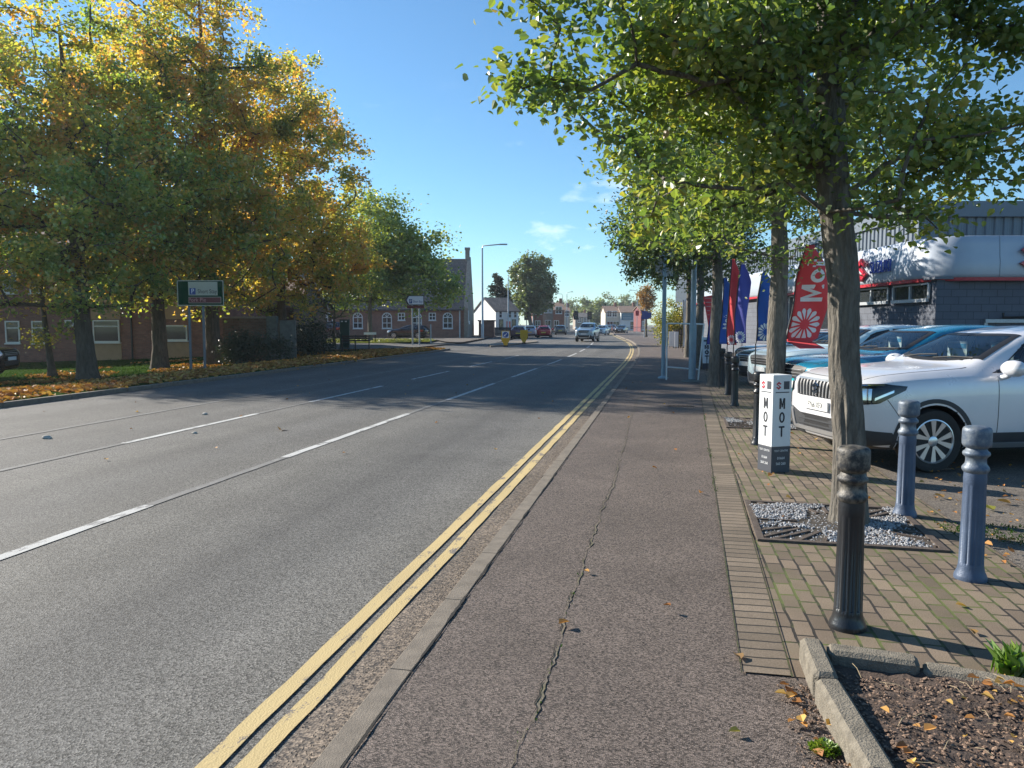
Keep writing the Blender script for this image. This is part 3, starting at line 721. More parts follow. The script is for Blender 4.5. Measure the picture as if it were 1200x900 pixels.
for p in CP[:8]:
    for _ in range(3): pts.append((p.x+r.normal(.01, .012), p.y+r.normal(0, .06), .001))
tag(blades('crack_moss', pts, .008, .02, 8, GRASS, .5), 'tiny green weeds rooted in the pavement crack', 'weeds', kind='stuff')
pts = []
for y in np.arange(3.6, 14, .02):
    if noise.noise((1, y*1.1, 4)) > .12: pts.append((PX1(y)+r.normal(0, .012), y, .004))
tag(blades('joint_moss', pts, .008, .02, 9, GRASS, .5), 'moss and tiny weeds along the joint beside the block edging', 'moss', kind='stuff')
pts = []
while len(pts) < 1500:
    x, y = r.uniform(2.15, 3.2), r.uniform(4.2, 6.6)
    if noise.noise((x*1.3, y*1.3, 14)) > .1: pts.append((x, y, -.005))
tag(blades('edge_moss', pts, .010, .03, 10, GRASS, .4), 'low moss and grass at the paving edge of the car park', 'moss', kind='stuff')
# ================================================================== BUILDINGS
BRICK = brickmat('red_brick', (.30, .115, .075), (.38, .16, .105), (.22, .19, .16), .225, .075, .010, axes='WALL', bmp=.25)
BRICKP = brickmat('purple_brick', (.24, .105, .082), (.33, .145, .11), (.17, .14, .12), .225, .075, .010, axes='WALL', bmp=.25)
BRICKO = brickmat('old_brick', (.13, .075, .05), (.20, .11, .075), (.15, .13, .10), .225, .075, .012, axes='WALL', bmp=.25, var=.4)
BRICKF = M('far_brick', (.26, .12, .085), .9, var=.25, vs=2)
BUFF = M('buff_panel', (.44, .30, .19), .85, var=.1, vs=3)
SLATE = brickmat('slate_roof', (.085, .08, .08), (.13, .12, .115), (.04, .04, .04), .3, .22, .012, axes='WALL', bmp=.25)
TILE = M('brown_tile', (.20, .135, .10), .9, var=.25, vs=3)
RENDER = M('white_render', (.70, .70, .68), .85, var=.08, vs=2)
CREAM = M('cream_render', (.58, .52, .42), .85, var=.1, vs=2)
STONE = M('weathered_stone', (.30, .25, .20), .9, var=.25, vs=4, bmp=.3, bs_=30)
CONC = M('aged_concrete_panel', (.13, .14, .125), .9, var=.3, vs=4)
def window(parent, x, z, wd, ht, y=0.0, bars=(1, 1), fr=.06, frame=UPVC, pane=WINGL, arch=False, sill=True, top=None):
    """window on a wall lying in local y=const and facing -y"""
    f = MB(); d = .06
    f.box2((x-wd/2, y-d, z), (x-wd/2+fr, y+.02, z+ht)); f.box2((x+wd/2-fr, y-d, z), (x+wd/2, y+.02, z+ht))
    f.box2((x-wd/2+fr, y-d, z), (x+wd/2-fr, y+.02, z+fr))
    if not arch: f.box2((x-wd/2+fr, y-d, z+ht-fr), (x+wd/2-fr, y+.02, z+ht))
    else:
        n = 10; P = [(x+wd/2*cos(PI*k/n), z+ht+wd/2*sin(PI*k/n)) for k in range(n+1)]; Q = [(x+(wd/2-fr)*cos(PI*k/n), z+ht+(wd/2-fr)*sin(PI*k/n)) for k in range(n+1)]
        for k in range(n):
            f.prism([(P[k][0], y-d, P[k][1]), (P[k+1][0], y-d, P[k+1][1]), (Q[k+1][0], y-d, Q[k+1][1]), (Q[k][0], y-d, Q[k][1])], (0, d+.02, 0))
        for k in (3, 5, 7): f.tube([(x, y-d*.7, z+ht), (x+(wd/2-fr*.5)*cos(PI*k/n), y-d*.7, z+ht+(wd/2-fr*.5)*sin(PI*k/n))], fr*.35, 4)
        f.box2((x-wd/2+fr, y-d*.8, z+ht-fr*.5), (x+wd/2-fr, y+.01, z+ht+fr*.5))
    nv, nh = bars
    for k in range(1, nv): xx = x-wd/2+wd*k/nv; f.box2((xx-fr*.4, y-d*.8, z+fr), (xx+fr*.4, y+.01, z+ht-fr))
    for k in range(1, nh): zz = z+ht*(k/nh if top is None else top); f.box2((x-wd/2+fr, y-d*.78, zz-fr*.4), (x+wd/2-fr, y+.008, zz+fr*.4))
    if sill: f.box2((x-wd/2-.05, y-d-.05, z-.07), (x+wd/2+.05, y+.02, z-.002))
    w_ = f.build('window', frame, parent, fix=False)
    g = MB(); g.box2((x-wd/2+fr*.5, y-.022, z+fr*.5), (x+wd/2-fr*.5, y-.004, z+ht-(fr*.5 if not arch else 0)))
    if arch:
        n = 10; g.prism([(x+(wd/2-fr*.5)*cos(PI*k/n), y-.022, z+ht+(wd/2-fr*.5)*sin(PI*k/n)) for k in range(n+1)], (0, .018, 0))
    g.build('pane', pane, w_)
    return w_
def gable_box(parent, x0, x1, y0, y1, eave, ridge, wallm, roofm, axis='X', over=.25, th=.14, zb=-.6):
    """box with a pitched roof; ridge along axis"""
    m = MB(); ym, xm = (y0+y1)/2, (x0+x1)/2
    if axis == 'X':
        m.prism([(x0, y0, zb), (x0, y1, zb), (x0, y1, eave), (x0, ym, ridge), (x0, y0, eave)], (x1-x0, 0, 0))
    else:
        m.prism([(x0, y0, zb), (x1, y0, zb), (x1, y0, eave), (xm, y0, ridge), (x0, y0, eave)], (0, y1-y0, 0))
    m.build('wall', wallm, parent, fix=True)
    r_ = MB()
    if axis == 'X':
        sl = (ridge-eave)/(ym-y0)
        for s, ye in ((-1, y0), (1, y1)):
            a = (ye+s*over, eave-sl*over+.02); b = (ym, ridge+.02)
            r_.prism([(x0-over, a[0], a[1]), (x0-over, b[0], b[1]), (x0-over, b[0], b[1]+th), (x0-over, a[0], a[1]+th)], (x1-x0+2*over, 0, 0))
    else:
        sl = (ridge-eave)/(xm-x0)
        for s, xe in ((-1, x0), (1, x1)):
            a = (xe+s*over, eave-sl*over+.02); b = (xm, ridge+.02)
            r_.prism([(a[0], y0-over, a[1]), (b[0], y0-over, b[1]), (b[0], y0-over, b[1]+th), (a[0], y0-over, a[1]+th)], (0, y1-y0+2*over, 0))
    return r_.build('roof', roofm, parent, fix=True)

# ---------------------------------------------------------------- car showroom on the right
CORR = M('grey_cladding', (.115, .13, .16), .5, .1, var=.06, vs=2)
CORRL = M('upper_cladding', (.15, .178, .215), .45, .1, var=.06, vs=2)
GREYBR = brickmat('painted_block', (.11, .122, .15), (.122, .135, .165), (.075, .082, .10), .44, .215, .012, axes='WALL', bmp=.25, var=.1)
FASC = M('silver_fascia', (.40, .44, .50), .40, .2, var=.05, vs=1.2)
REDT = M('red_trim', (.45, .015, .03), .4, var=.06); BLUEL = M('blue_sign_letter', (.02, .07, .42), .35, var=.05, coat=.5); REDL = M('red_sign_letter', (.50, .012, .04), .35, var=.05, coat=.5)
D0 = 22.0; L0 = lat(1094, D0)
show = thing('car_showroom', 'grey car showroom with a curved silver fascia band and red trim', 'building', cf(L0, D0), YAW)
# local axes: x to the right, y away.  front face at y=0 (x 0..22), side face at x=0 (y 0..26)
zr = zat(327, D0)                            # height of the red trim
m = MB(); m.box2((0, 0, -.1), (24, 30, zr-.03)); m.build('wall', GREYBR, show)
m = MB(); m.box2((.75, 1.0, zr-.025), (24, 30, zr+1.1)); m.build('roof_deck', GREYBR, show)
m = MB()
prof = [(-.02, 0), (-.24, .01), (-.28, .04), (-.30, .12), (-.30, .45), (-.27, .62), (-.24, .95), (-.215, 1.17), (-.19, 1.20), (.5, 1.22)]
rad = .55
path = [((0, 30), (-1, 0)), ((0, 12), (-1, 0)), ((0, 2.2), (-1, 0))]
for k in range(9):
    a = PI+PI/2*k/8; path.append(((.9+.9*cos(a), 1.2+1.2*sin(a)), (cos(a), sin(a))))
path += [((6, 0), (0, -1)), ((14, 0), (0, -1)), ((24, 0), (0, -1))]
vs = []; fs = []
for (c0, nn) in path:
    n_ = Vector((nn[0], nn[1])).normalized()
    for o_, z in prof: vs.append((c0[0]-n_.x*o_*-1*1.0, c0[1]+n_.y*-o_*1.0 if False else c0[1]-n_.y*o_*-1*-1*-1, zr+z))
vs = []
for (c0, nn) in path:
    n_ = Vector((nn[0], nn[1])).normalized()
    for o_, z in prof: vs.append((c0[0]-n_.x*o_, c0[1]-n_.y*o_, zr+z))
k = len(prof)
for i in range(len(path)-1):
    for j in range(k-1): fs.append((i*k+j, (i+1)*k+j, (i+1)*k+j+1, i*k+j+1))
m.add(vs, fs); m.build('fascia', FASC, show, smooth=60, fix=True)
m = MB(); vs = []; fs = []
pr2 = [(-.10, -.075), (-.26, -.07), (-.26, .05), (-.10, .06)]
for (c0, nn) in path:
    n_ = Vector((nn[0], nn[1])).normalized()
    for o_, z in pr2: vs.append((c0[0]-n_.x*o_, c0[1]-n_.y*o_, zr+z))
for i in range(len(path)-1):
    for j in range(4): fs.append((i*4+j, (i+1)*4+j, (i+1)*4+(j+1) % 4, i*4+(j+1) % 4))
m.add(vs, fs); m.build('red_trim', REDT, show, fix=True)
m = MB()
def band(p0, p1, nn):
    vs = []
    for c0 in (p0, p1):
        for o_, z in prof[:-1]: vs.append((c0[0]-nn[0]*(o_-.004), c0[1]-nn[1]*(o_-.004), zr+z))
    k_ = len(prof)-1; m.add(vs, [(j, j+1, k_+j+1, k_+j) for j in range(k_-1)])
for x in (1.6, 3.8, 6.0, 8.2): m = MB(); band((x, 0), (x+.014, 0), (0, -1)); m.build('panel_joint', CORR, show, fix=True)
for y in (2.6, 4.6, 9.2, 11.4): m = MB(); band((0, y), (0, y+.014), (-1, 0)); m.build('panel_joint', CORR, show, fix=True)
# soffit under the band so the overhang is closed
m = MB(); m.box2((-.12, -.12, zr-.02), (24, .02, zr+.05)); m.box2((-.12, .02, zr-.02), (.02, 30, zr+.05)); m.build('soffit', CORR, show)
def ribs(mb, a, b, z0, z1, pitch, dep, nrm):
    a = Vector(a); b = Vector(b); d = (b-a); L = d.length; d.normalize(); n = Vector(nrm); k = int(L/pitch)
    for i in range(k):
        p0 = a+d*(i*pitch); q = [p0, p0+d*pitch*.16, p0+d*pitch*.28, p0+d*pitch*.72, p0+d*pitch*.84]
        of = [0, 0, dep, dep, 0]; P = [v+n*o for v, o in zip(q, of)]+[p0+d*pitch]
        vs = [(p.x, p.y, z0) for p in P]+[(p.x, p.y, z1) for p in P]
        mb.add(vs, [(j, j+1, j+7, j+6) for j in range(5)])
m = MB(); ribs(m, (3.6, -.012, 0), (24, -.012, 0), 1.75, zr-.09, .32, .05, (0, -1, 0)); m.build('ribbed_panel', CORR, show)
m = MB(); m.box2((1.4, -.10, 1.62), (24, -.004, 1.72)); m.box2((1.4, -.05, 1.20), (1.5, -.004, 1.62)); m.build('ledge', GALV, show)
m = MB(); m.tube([(1.9, -.10, 1.9), (1.9, -.10, 1.78), (3.4, -.10, 1.80), (3.4, -.10, 1.92)], .035, 8); m.build('pipe', BLACK, show)
# main hall set back behind the fascia
zt = zat(246, D0+4.5)
m = MB(); m.box2((1.1, 3.2, zr), (40, 40, zt-.25)); m.build('upper_wall', CORRL, show)
m = MB(); ribs(m, (1.1, 3.19, 0), (40, 3.19, 0), zr+.4, zt-.5, .30, .05, (0, -1, 0)); ribs(m, (1.09, 40, 0), (1.09, 3.2, 0), zr+.4, zt-.5, .30, .05, (-1, 0, 0)); m.build('cladding', CORRL, show)
m = MB(); m.box2((.95, 3.0, zt-.5), (40.1, 40.1, zt)); m.build('parapet', M('parapet_trim', (.14, .165, .20), .45, .1, var=.05), show)
# windows along the side face (x = 0, facing -x)
side = bpy.data.objects.new('window_band', None); link(side, show); side.rotation_euler = (0, 0, R(-90))      # its local x runs along -y of the show
DKFR = M('pale_window_frame', (.50, .52, .54), .4, .3, var=.05)
def sw(y0, y1, z0, z1, n):
    f = MB(); x = 0
    f.box2((-y1, -.03, z0-.10), (-y0, -.13, z0)); f.box2((-y1, -.03, z1-.05), (-y0, -.08, z1))
    for k in range(n+1):
        yy = y0+(y1-y0)*k/n; f.box2((-yy-.04, -.03, z0), (-yy+.04, -.08, z1-.05))
    o = f.build('window', DKFR, show); o.rotation_euler = (0, 0, R(-90))
    g = MB(); g.box2((-y1+.02, -.004, z0+.0), (-y0-.02, -.03, z1-.05)); g2 = g.build('pane', WINGL, o)
zw0 = zat(352, 24); 
def dwin(pxa, pxb): return L0/(pxa-600)*F-D0, L0/(pxb-600)*F-D0
COL.objects.unlink(side); KIDS[show.name].remove(side); bpy.data.objects.remove(side)
a, b = dwin(1097, 1046); sw(max(.3, a), b, zw0, zr-.10, 2)
a, b = dwin(1040, 1002); sw(a, b, zw0, zr-.10, 2)
a, b = dwin(985, 950); sw(a, b, .2, zr-.10, 3)
a, b = dwin(946, 925); sw(a, b, .2, zr-.10, 3)
# raised sign letters on the side fascia
yS = dwin(1056, 1026); yC = (yS[0]+yS[1])/2; wS = yS[1]-yS[0]
def sideM(y, z): return Matrix(((0, 0, -1, -.36), (-1, 0, 0, y), (0, 1, 0, z), (0, 0, 0, 1)))
lettering('sign_lettering', 'SUZUKI', .56, BLUEL, show, sideM(yC, zr+.52), .018, wS/2.3, bold=.004)
y1_ = dwin(1019, 1019)[0]
m = MB(); m.prism([(-.42, y1_-(a-.5)*.95, zr+.12+b*.78) for a, b in SLOGO], (.08, 0, 0)); m.build('emblem', REDL, show, fix=True)
xe = lat(1190, D0)-L0
m = MB(); m.prism([(xe+(a-.5)*.86+.14, -.40, zr+.18+b*.86) for a, b in SLOGO], (0, .08, 0)); m.build('emblem', REDL, show, fix=True)

# ---------------------------------------------------------------- brick flats on the left
zg = -.80
DB = 44.0
flats = thing('brick_flats', 'long dark red brick building with white windows behind the left trees', 'building', cf(lat(-60, DB), DB, zg), YAW)
fx = lambda px: lat(px, DB)-lat(-60, DB)
fz = lambda py: zat(py, DB)-zg
m = MB(); m.box2((-12, 0, -.8), (fx(262), 11, fz(290))); m.build('wall', BRICKP, flats)
for (a, b, lo_, hi_) in ((109, 143, 300, 424), (191, 222, 300, 424)):
    m = MB(); m.box2((fx(a), -.05, fz(lo_*1.0+124-2)), (fx(b), -.002, fz(401))); m.build('panel', BUFF, flats)
    m = MB(); m.box2((fx(a), -.05, fz(374)), (fx(b), -.002, fz(342))); m.build('panel', BUFF, flats)
for px0, px1, py0, py1, bars, tp in ((8, 25, 376, 402, (1, 2), .68), (39, 56, 376, 402, (1, 2), .68), (78, 89, 375, 382, (1, 1), None), (111, 142, 375, 401, (1, 2), .72), (193, 221, 381, 399, (1, 1), None),
                                     (-35, -15, 376, 402, (1, 2), .68), (8, 25, 318, 344, (1, 2), .68), (39, 56, 318, 344, (1, 2), .68), (111, 142, 315, 341, (1, 2), .72), (193, 221, 315, 341, (1, 2), .7)):
    window(flats, (fx(px0)+fx(px1))/2, fz(py1), fx(px1)-fx(px0), fz(py0)-fz(py1), 0 if px0 not in (111, 193) else -.05, bars, .075, top=tp)
m = MB(); m.tube([(fx(156), -.07, -.2), (fx(156), -.07, fz(290))], .05, 8); m.build('drainpipe', BLACK, flats)
rr = MB(); z_ = fz(290); x0, x1 = -12.4, fx(262)+.4
rr.prism([(x0, -.5, z_), (x0, 5.5, z_+3.0), (x0, 11.5, z_), (x0, 11.5, z_+.1), (x0, 5.5, z_+3.15), (x0, -.5, z_+.1)], (x1-x0, 0, 0)); rr.build('roof', TILE, flats, fix=True)
m = MB(); m.box2((-12, -.35, -.05), (fx(57), -.02, .03)); m.build('plinth', RENDER, flats)
# taller gabled end block behind the old wall
end = thing('gabled_house', 'shaded brown brick gabled house behind the green sign', 'building', cf(lat(265, 52), 52, -.8), YAW)
w_ = lat(345, 52)-lat(265, 52)
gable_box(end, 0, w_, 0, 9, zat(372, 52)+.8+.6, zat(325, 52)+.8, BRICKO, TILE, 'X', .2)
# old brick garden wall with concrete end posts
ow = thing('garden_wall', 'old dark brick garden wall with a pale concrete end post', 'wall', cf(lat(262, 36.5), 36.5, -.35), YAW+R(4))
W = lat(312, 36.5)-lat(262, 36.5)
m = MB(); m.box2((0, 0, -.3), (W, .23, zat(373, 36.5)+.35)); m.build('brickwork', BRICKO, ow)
m = MB(); m.box2((-.02, -.05, zat(373, 36.5)+.352), (W, .28, zat(373, 36.5)+.43)); m.build('coping', STONE, ow)
m = MB(); m.box((W+.26, .1, 1.05), (.50, .34, 2.5), 0, .02); m.build('post', CONC, ow)
m = MB(); m.box((W+.98, .15, .95), (.75, .30, 2.3), R(8), .02); m.build('panel', CONC, ow)

# ---------------------------------------------------------------- brick hall with arched windows
DH = 85.0
hall = thing('brick_hall', 'red brick hall with arched white windows and a tall chimneyed gable', 'building', cf(lat(546, DH), DH, .03), YAW)
hx = lambda px: lat(px, DH)-lat(546, DH)
hz = lambda py: zat(py, DH)-.03
dp = 13.0; eave = hz(362); rdg = zat(306, DH+dp/2)
m = MB(); m.prism([(-.0, 0, -.3), (-.0, dp, -.3), (-.0, dp, eave), (-.0, dp/2, rdg-.1), (-.0, 0, eave)], (-34, 0, 0)); m.build('wall', BRICK, hall, fix=True)
m = MB(); m.prism([(.24, -.25, -.3), (.24, dp+.25, -.3), (.24, dp+.25, eave+.1), (.24, dp/2, rdg+.35), (.24, -.25, eave+.1)], (-.42, 0, 0)); m.build('gable', STONE, hall, fix=True)
m = MB()
for s, ye in ((-1, 0), (1, dp)):
    m.prism([(-.2, ye+s*.4, eave-.2), (-.2, dp/2, rdg), (-.2, dp/2, rdg+.15), (-.2, ye+s*.4, eave-.05)], (-34, 0, 0))
m.build('roof', SLATE, hall, fix=True)
m = MB(); m.box2((-.40, dp/2-.35, rdg-.2), (.10, dp/2+.35, zat(293, DH+dp/2))); m.box2((-.46, dp/2-.41, zat(294.5, DH+dp/2)), (.16, dp/2+.41, zat(293, DH+dp/2)+.12)); m.build('chimney', STONE, hall)
for px in (525, 489, 454, 420, 385):
    window(hall, hx(px), hz(385), 1.10, hz(372)-hz(385)+.0, 0, (2, 2), .10, arch=True)
for px, wd in ((507, .80), (471, .80)):
    window(hall, hx(px), hz(375.5), wd, hz(366.5)-hz(375.5), 0, (2, 2), .10)
m = MB(); m.tube([(hx(539), -.1, -.1), (hx(539), -.1, eave)], .07, 8); m.build('drainpipe', RENDER, hall)
m = MB(); m.box2((-34, -.28, eave-.16), (-.25, -.06, eave-.02)); m.build('gutter', BLACK, hall)
m = MB(); m.box2((.25, 1.5, hz(380)), (.30, 3.0, hz(376))); m.build('notice', WHITE, hall)
m = MB(); m.box2((.25, .5, hz(378)), (.30, 1.0, hz(364))); m.build('stone_dressing', RENDER, hall)
ext = bpy.data.objects.new('lean_to', None)
ex = thing('brick_outhouse', 'low brick outhouse with flat roof right of the hall gable', 'building', cf(lat(561, 92), 92, 0), YAW)
we = lat(578.5, 92)-lat(561, 92)
m = MB(); m.box2((0, 0, -.2), (we, 6, zat(376.5, 92))); m.build('wall', BRICKF, ex)
m = MB(); m.box2((-.12, -.12, zat(376.5, 92)+.003), (we+.12, 6.1, zat(375, 92))); m.build('roof', SLATE, ex)
# ---------------------------------------------------------------- white house
DW = 104.0
wh_ = thing('white_house', 'white rendered house with a dark slate roof beside the street lamp', 'building', cf(lat(581, DW), DW, 0), YAW+R(24))
gz = lambda py: zat(py, DW)
# front face towards -y (runs right), lit gable end on the left (-x)
wl = 3.4; dpw = 8.2
gable_box(wh_, 0, wl, 0, dpw, gz(365), gz(349), RENDER, SLATE, 'X', .18)
for x in (.7, 2.1, 2.9):
    window(wh_, x, gz(372.5), .5, 1.0, 0, (1, 2), .06, sill=False)
for x in (.8, 2.7): window(wh_, x, gz(387), .6, 1.5, 0, (1, 2), .06, frame=BLACK, sill=False)
m = MB(); m.box2((1.6, -.06, 0), (2.2, .02, 1.9)); m.build('door', P_RED, wh_)
wf = thing('garden_fence', 'dark low boarded fence before the white house', 'fence', cf(lat(577, 98), 98, 0), YAW)
m = MB(); W = lat(602, 98)-lat(577, 98)
for k in range(18): m.box((W*(k+.5)/18, 0, .55), (W/18-.02, .03, 1.1))
m.build('boards', M('dark_stained_wood', (.03, .032, .035), .8, var=.3), wf); m = MB(); m.box((W/2, .04, .3), (W, .04, .08)); m.box((W/2, .04, .9), (W, .04, .08)); m.build('rails', BLACK, wf)

# ---------------------------------------------------------------- far street fronts
def house(name, label, px0, px1, D, py_e, py_r, wallm, roofm, rows, axis='X', depth=9, rot=0, cat='building', chim=True, group=None):
    w_ = lat(px1, D)-lat(px0, D); t = thing(name, label, cat, cf(lat(px0, D), D, -.1), YAW+rot, group)
    r_ = gable_box(t, 0, w_, 0, depth, zat(py_e, D)+.1, zat(py_r, D)+.1, wallm, roofm, axis, .2)
    for (fx_, z, wd, ht) in rows: window(t, w_*fx_, z, wd, ht, 0, (2, 2), .09)
    if chim:
        m = MB(); m.box((w_*.8 if axis == 'X' else w_*.5, depth/2, zat(py_r, D)+.35), (.6, .6, 1.5)); m.build('chimney', BRICKF, r_)
    return t
house('brick_house', 'narrow red brick house seen under the rounded tree', 624, 636, 128, 356, 349, BRICKF, TILE, [(.3, 3.2, .7, 1.3), (.7, 3.2, .7, 1.3), (.5, .5, .9, 1.7)], 'Y')
house('brick_house', 'grey stone fronted house between the two brick houses', 636, 648, 138, 357, 351, STONE, SLATE, [(.3, 3.6, .7, 1.4), (.7, 3.6, .7, 1.4), (.5, .4, 1.1, 1.9)])
house('brick_house', 'orange brick house with brown tiled roof and white window', 648, 661, 150, 364, 355, BRICKF, TILE, [(.5, 3.6, 1.3, 1.4), (.3, .4, 1.0, 1.9)])
house('brick_house', 'farther pale brick house beside the orange one', 661, 667.5, 165, 366, 360, CREAM, TILE, [(.5, 3.2, .9, 1.3)], 'X')
house('far_house', 'low grey roofed house far down the street centre', 674, 690, 215, 372, 367, STONE, SLATE, [(.3, 2.0, 1, 1.3), (.7, 2, 1, 1.3)])
sh = house('white_shop', 'cream shop terrace with brown tiled roof at the street end', 709, 727, 178, 366.5, 359, CREAM, TILE, [(.25, 3.2, 1.1, 1.4), (.6, 3.2, 1.1, 1.4), (.3, .3, 1.5, 1.9), (.7, .3, 1.5, 1.9)])
sh2 = house('white_shop', 'white painted shop with blank upper wall under a brown roof', 727.3, 750, 176, 366.5, 359, RENDER, TILE, [(.75, .3, 2.6, 1.9)], chim=True)
SIGNB = M('teal_sign_face', (.03, .15, .22), .5, var=.06)
m = MB(); m.box2((.1, -.16, zat(374.5, 176)), (1.5+1.2, -.02, zat(366.8, 176))); s_ = m.build('shop_sign', SIGNB, sh2)
m = MB()
for z in (368.5, 371, 373): m.box2((.4, -.19, zat(z+.5, 176)), (2.4, -.165, zat(z, 176)))
m.build('sign_stripes', RENDER, s_)
house('brick_shop', 'dark red shop end at the right of the white shop', 750.5, 756, 150, 364, 359, M('maroon_paint', (.16, .03, .03), .7, var=.1), TILE, [(.5, .4, .5, 1.8)], chim=False)
# panels of a front-garden wall on the right beyond the trees
# ================================================================== TREES
BARK = barkmat('tree_bark', (.075, .067, .058), (.235, .212, .18), 13)
BARKD = barkmat('dark_bark', (.055, .045, .035), (.17, .14, .105), 7)
LGREEN = leafmat('pear_leaf', [(0, (.05, .095, .03)), (.25, (.085, .155, .04)), (.5, (.14, .22, .052)), (.75, (.23, .29, .065)), (.93, (.36, .33, .08)), (1, (.38, .20, .07))], .48, 1.1, .5)
LGREEN2 = leafmat('shade_leaf', [(0, (.03, .06, .018)), (.5, (.06, .105, .024)), (.85, (.12, .16, .03)), (1, (.25, .21, .05))], .35, .9, .4)  # darker copy of the green leaf, shade of the farther crowns put into its colour
LAUT = leafmat('autumn_leaf', [(0, (.085, .17, .055)), (.26, (.16, .26, .065)), (.44, (.28, .34, .08)), (.58, (.44, .41, .09)), (.70, (.56, .38, .10)), (.85, (.56, .27, .09)), (1, (.48, .23, .085))], .60, .55, .78)
LAUT2 = leafmat('amber_leaf', [(0, (.11, .20, .055)), (.32, (.27, .31, .075)), (.50, (.50, .42, .10)), (.70, (.60, .35, .10)), (1, (.48, .24, .085))], .60, .55, .76)
LMID = leafmat('olive_leaf', [(0, (.09, .16, .045)), (.45, (.19, .27, .06)), (.72, (.36, .40, .08)), (1, (.52, .45, .09))], .42, .3, .5)
LFAR = leafmat('far_leaf', [(0, (.075, .11, .055)), (.5, (.14, .185, .075)), (1, (.24, .26, .11))], .4, .25, .5)
LYEL = leafmat('yellow_leaf', [(0, (.07, .12, .02)), (.4, (.22, .24, .03)), (.7, (.38, .30, .04)), (1, (.42, .17, .03))], .4, .6, .6)
LORA = leafmat('orange_leaf', [(0, (.16, .13, .04)), (.5, (.30, .18, .06)), (1, (.32, .14, .05))], .4, .5, .5)
LCON = leafmat('conifer_needle', [(0, (.012, .025, .012)), (1, (.035, .055, .022))], .15, .5, .5)

def tube_np(acc, pts, rad, n, wob=0.0, flare=0.0):
    pts = np.asarray(pts, float); rad = np.asarray(rad, float); k = len(pts)
    d = np.gradient(pts, axis=0) if k > 2 else np.repeat((pts[1:]-pts[:1]), k, 0)
    d /= np.linalg.norm(d, axis=1, keepdims=True)+1e-9
    ref = np.where(np.abs(d[:, 0:1]) < .9, np.array([[1., 0, 0]]), np.array([[0, 1., 0]]))
    ref = np.repeat(ref[:1], k, 0)
    a = ref-d*(ref*d).sum(1, keepdims=True); a /= np.linalg.norm(a, axis=1, keepdims=True)+1e-9; b = np.cross(d, a)
    t = np.arange(n)*2*PI/n
    rr = np.repeat(rad[:, None], n, 1)
    if wob:
        for i in range(k):
            for j in range(n):
                if n > 40: rr[i, j] *= 1-.085*abs(noise.noise((cos(t[j])*5.5+1.3*noise.noise((pts[i, 2]*1.5, 3, j*.0)), sin(t[j])*5.5, pts[i, 2]*1.6)))*2+.03*noise.noise((cos(t[j])*14, sin(t[j])*14, pts[i, 2]*9))
                rr[i, j] *= 1+wob*noise.noise((cos(t[j])*1.6, sin(t[j])*1.6, pts[i, 2]*1.5+pts[i, 0]*3))+wob*.5*noise.noise((cos(t[j])*5, sin(t[j])*5, pts[i, 2]*4))
    v = pts[:, None]+rr[..., None]*(np.cos(t)[None, :, None]*a[:, None]+np.sin(t)[None, :, None]*b[:, None])
    o = acc['n']; idx = np.arange(k*n).reshape(k, n)+o
    f = np.stack([idx[:-1], np.roll(idx[:-1], -1, 1), np.roll(idx[1:], -1, 1), idx[1:]], -1).reshape(-1, 4)
    acc['v'].append(v.reshape(-1, 3)); acc['f'].append(f); acc['n'] += k*n

def blob_points(blobs, n, seed, shell=.42, gap=-.28, gs=.8):
    r = np.random.default_rng(seed); wts = np.array([b[3]*b[4]*b[5] for b in blobs]); wts /= wts.sum(); out = []
    while len(out) < n:
        b = blobs[r.choice(len(blobs), p=wts)]
        d = r.normal(size=3); d /= np.linalg.norm(d); q = r.random()**shell
        p = (b[0]+d[0]*q*b[3], b[1]+d[1]*q*b[4], b[2]+d[2]*q*b[5])
        if noise.noise((p[0]*gs+seed, p[1]*gs, p[2]*gs)) < gap: continue
        out.append(p)
    return np.array(out)

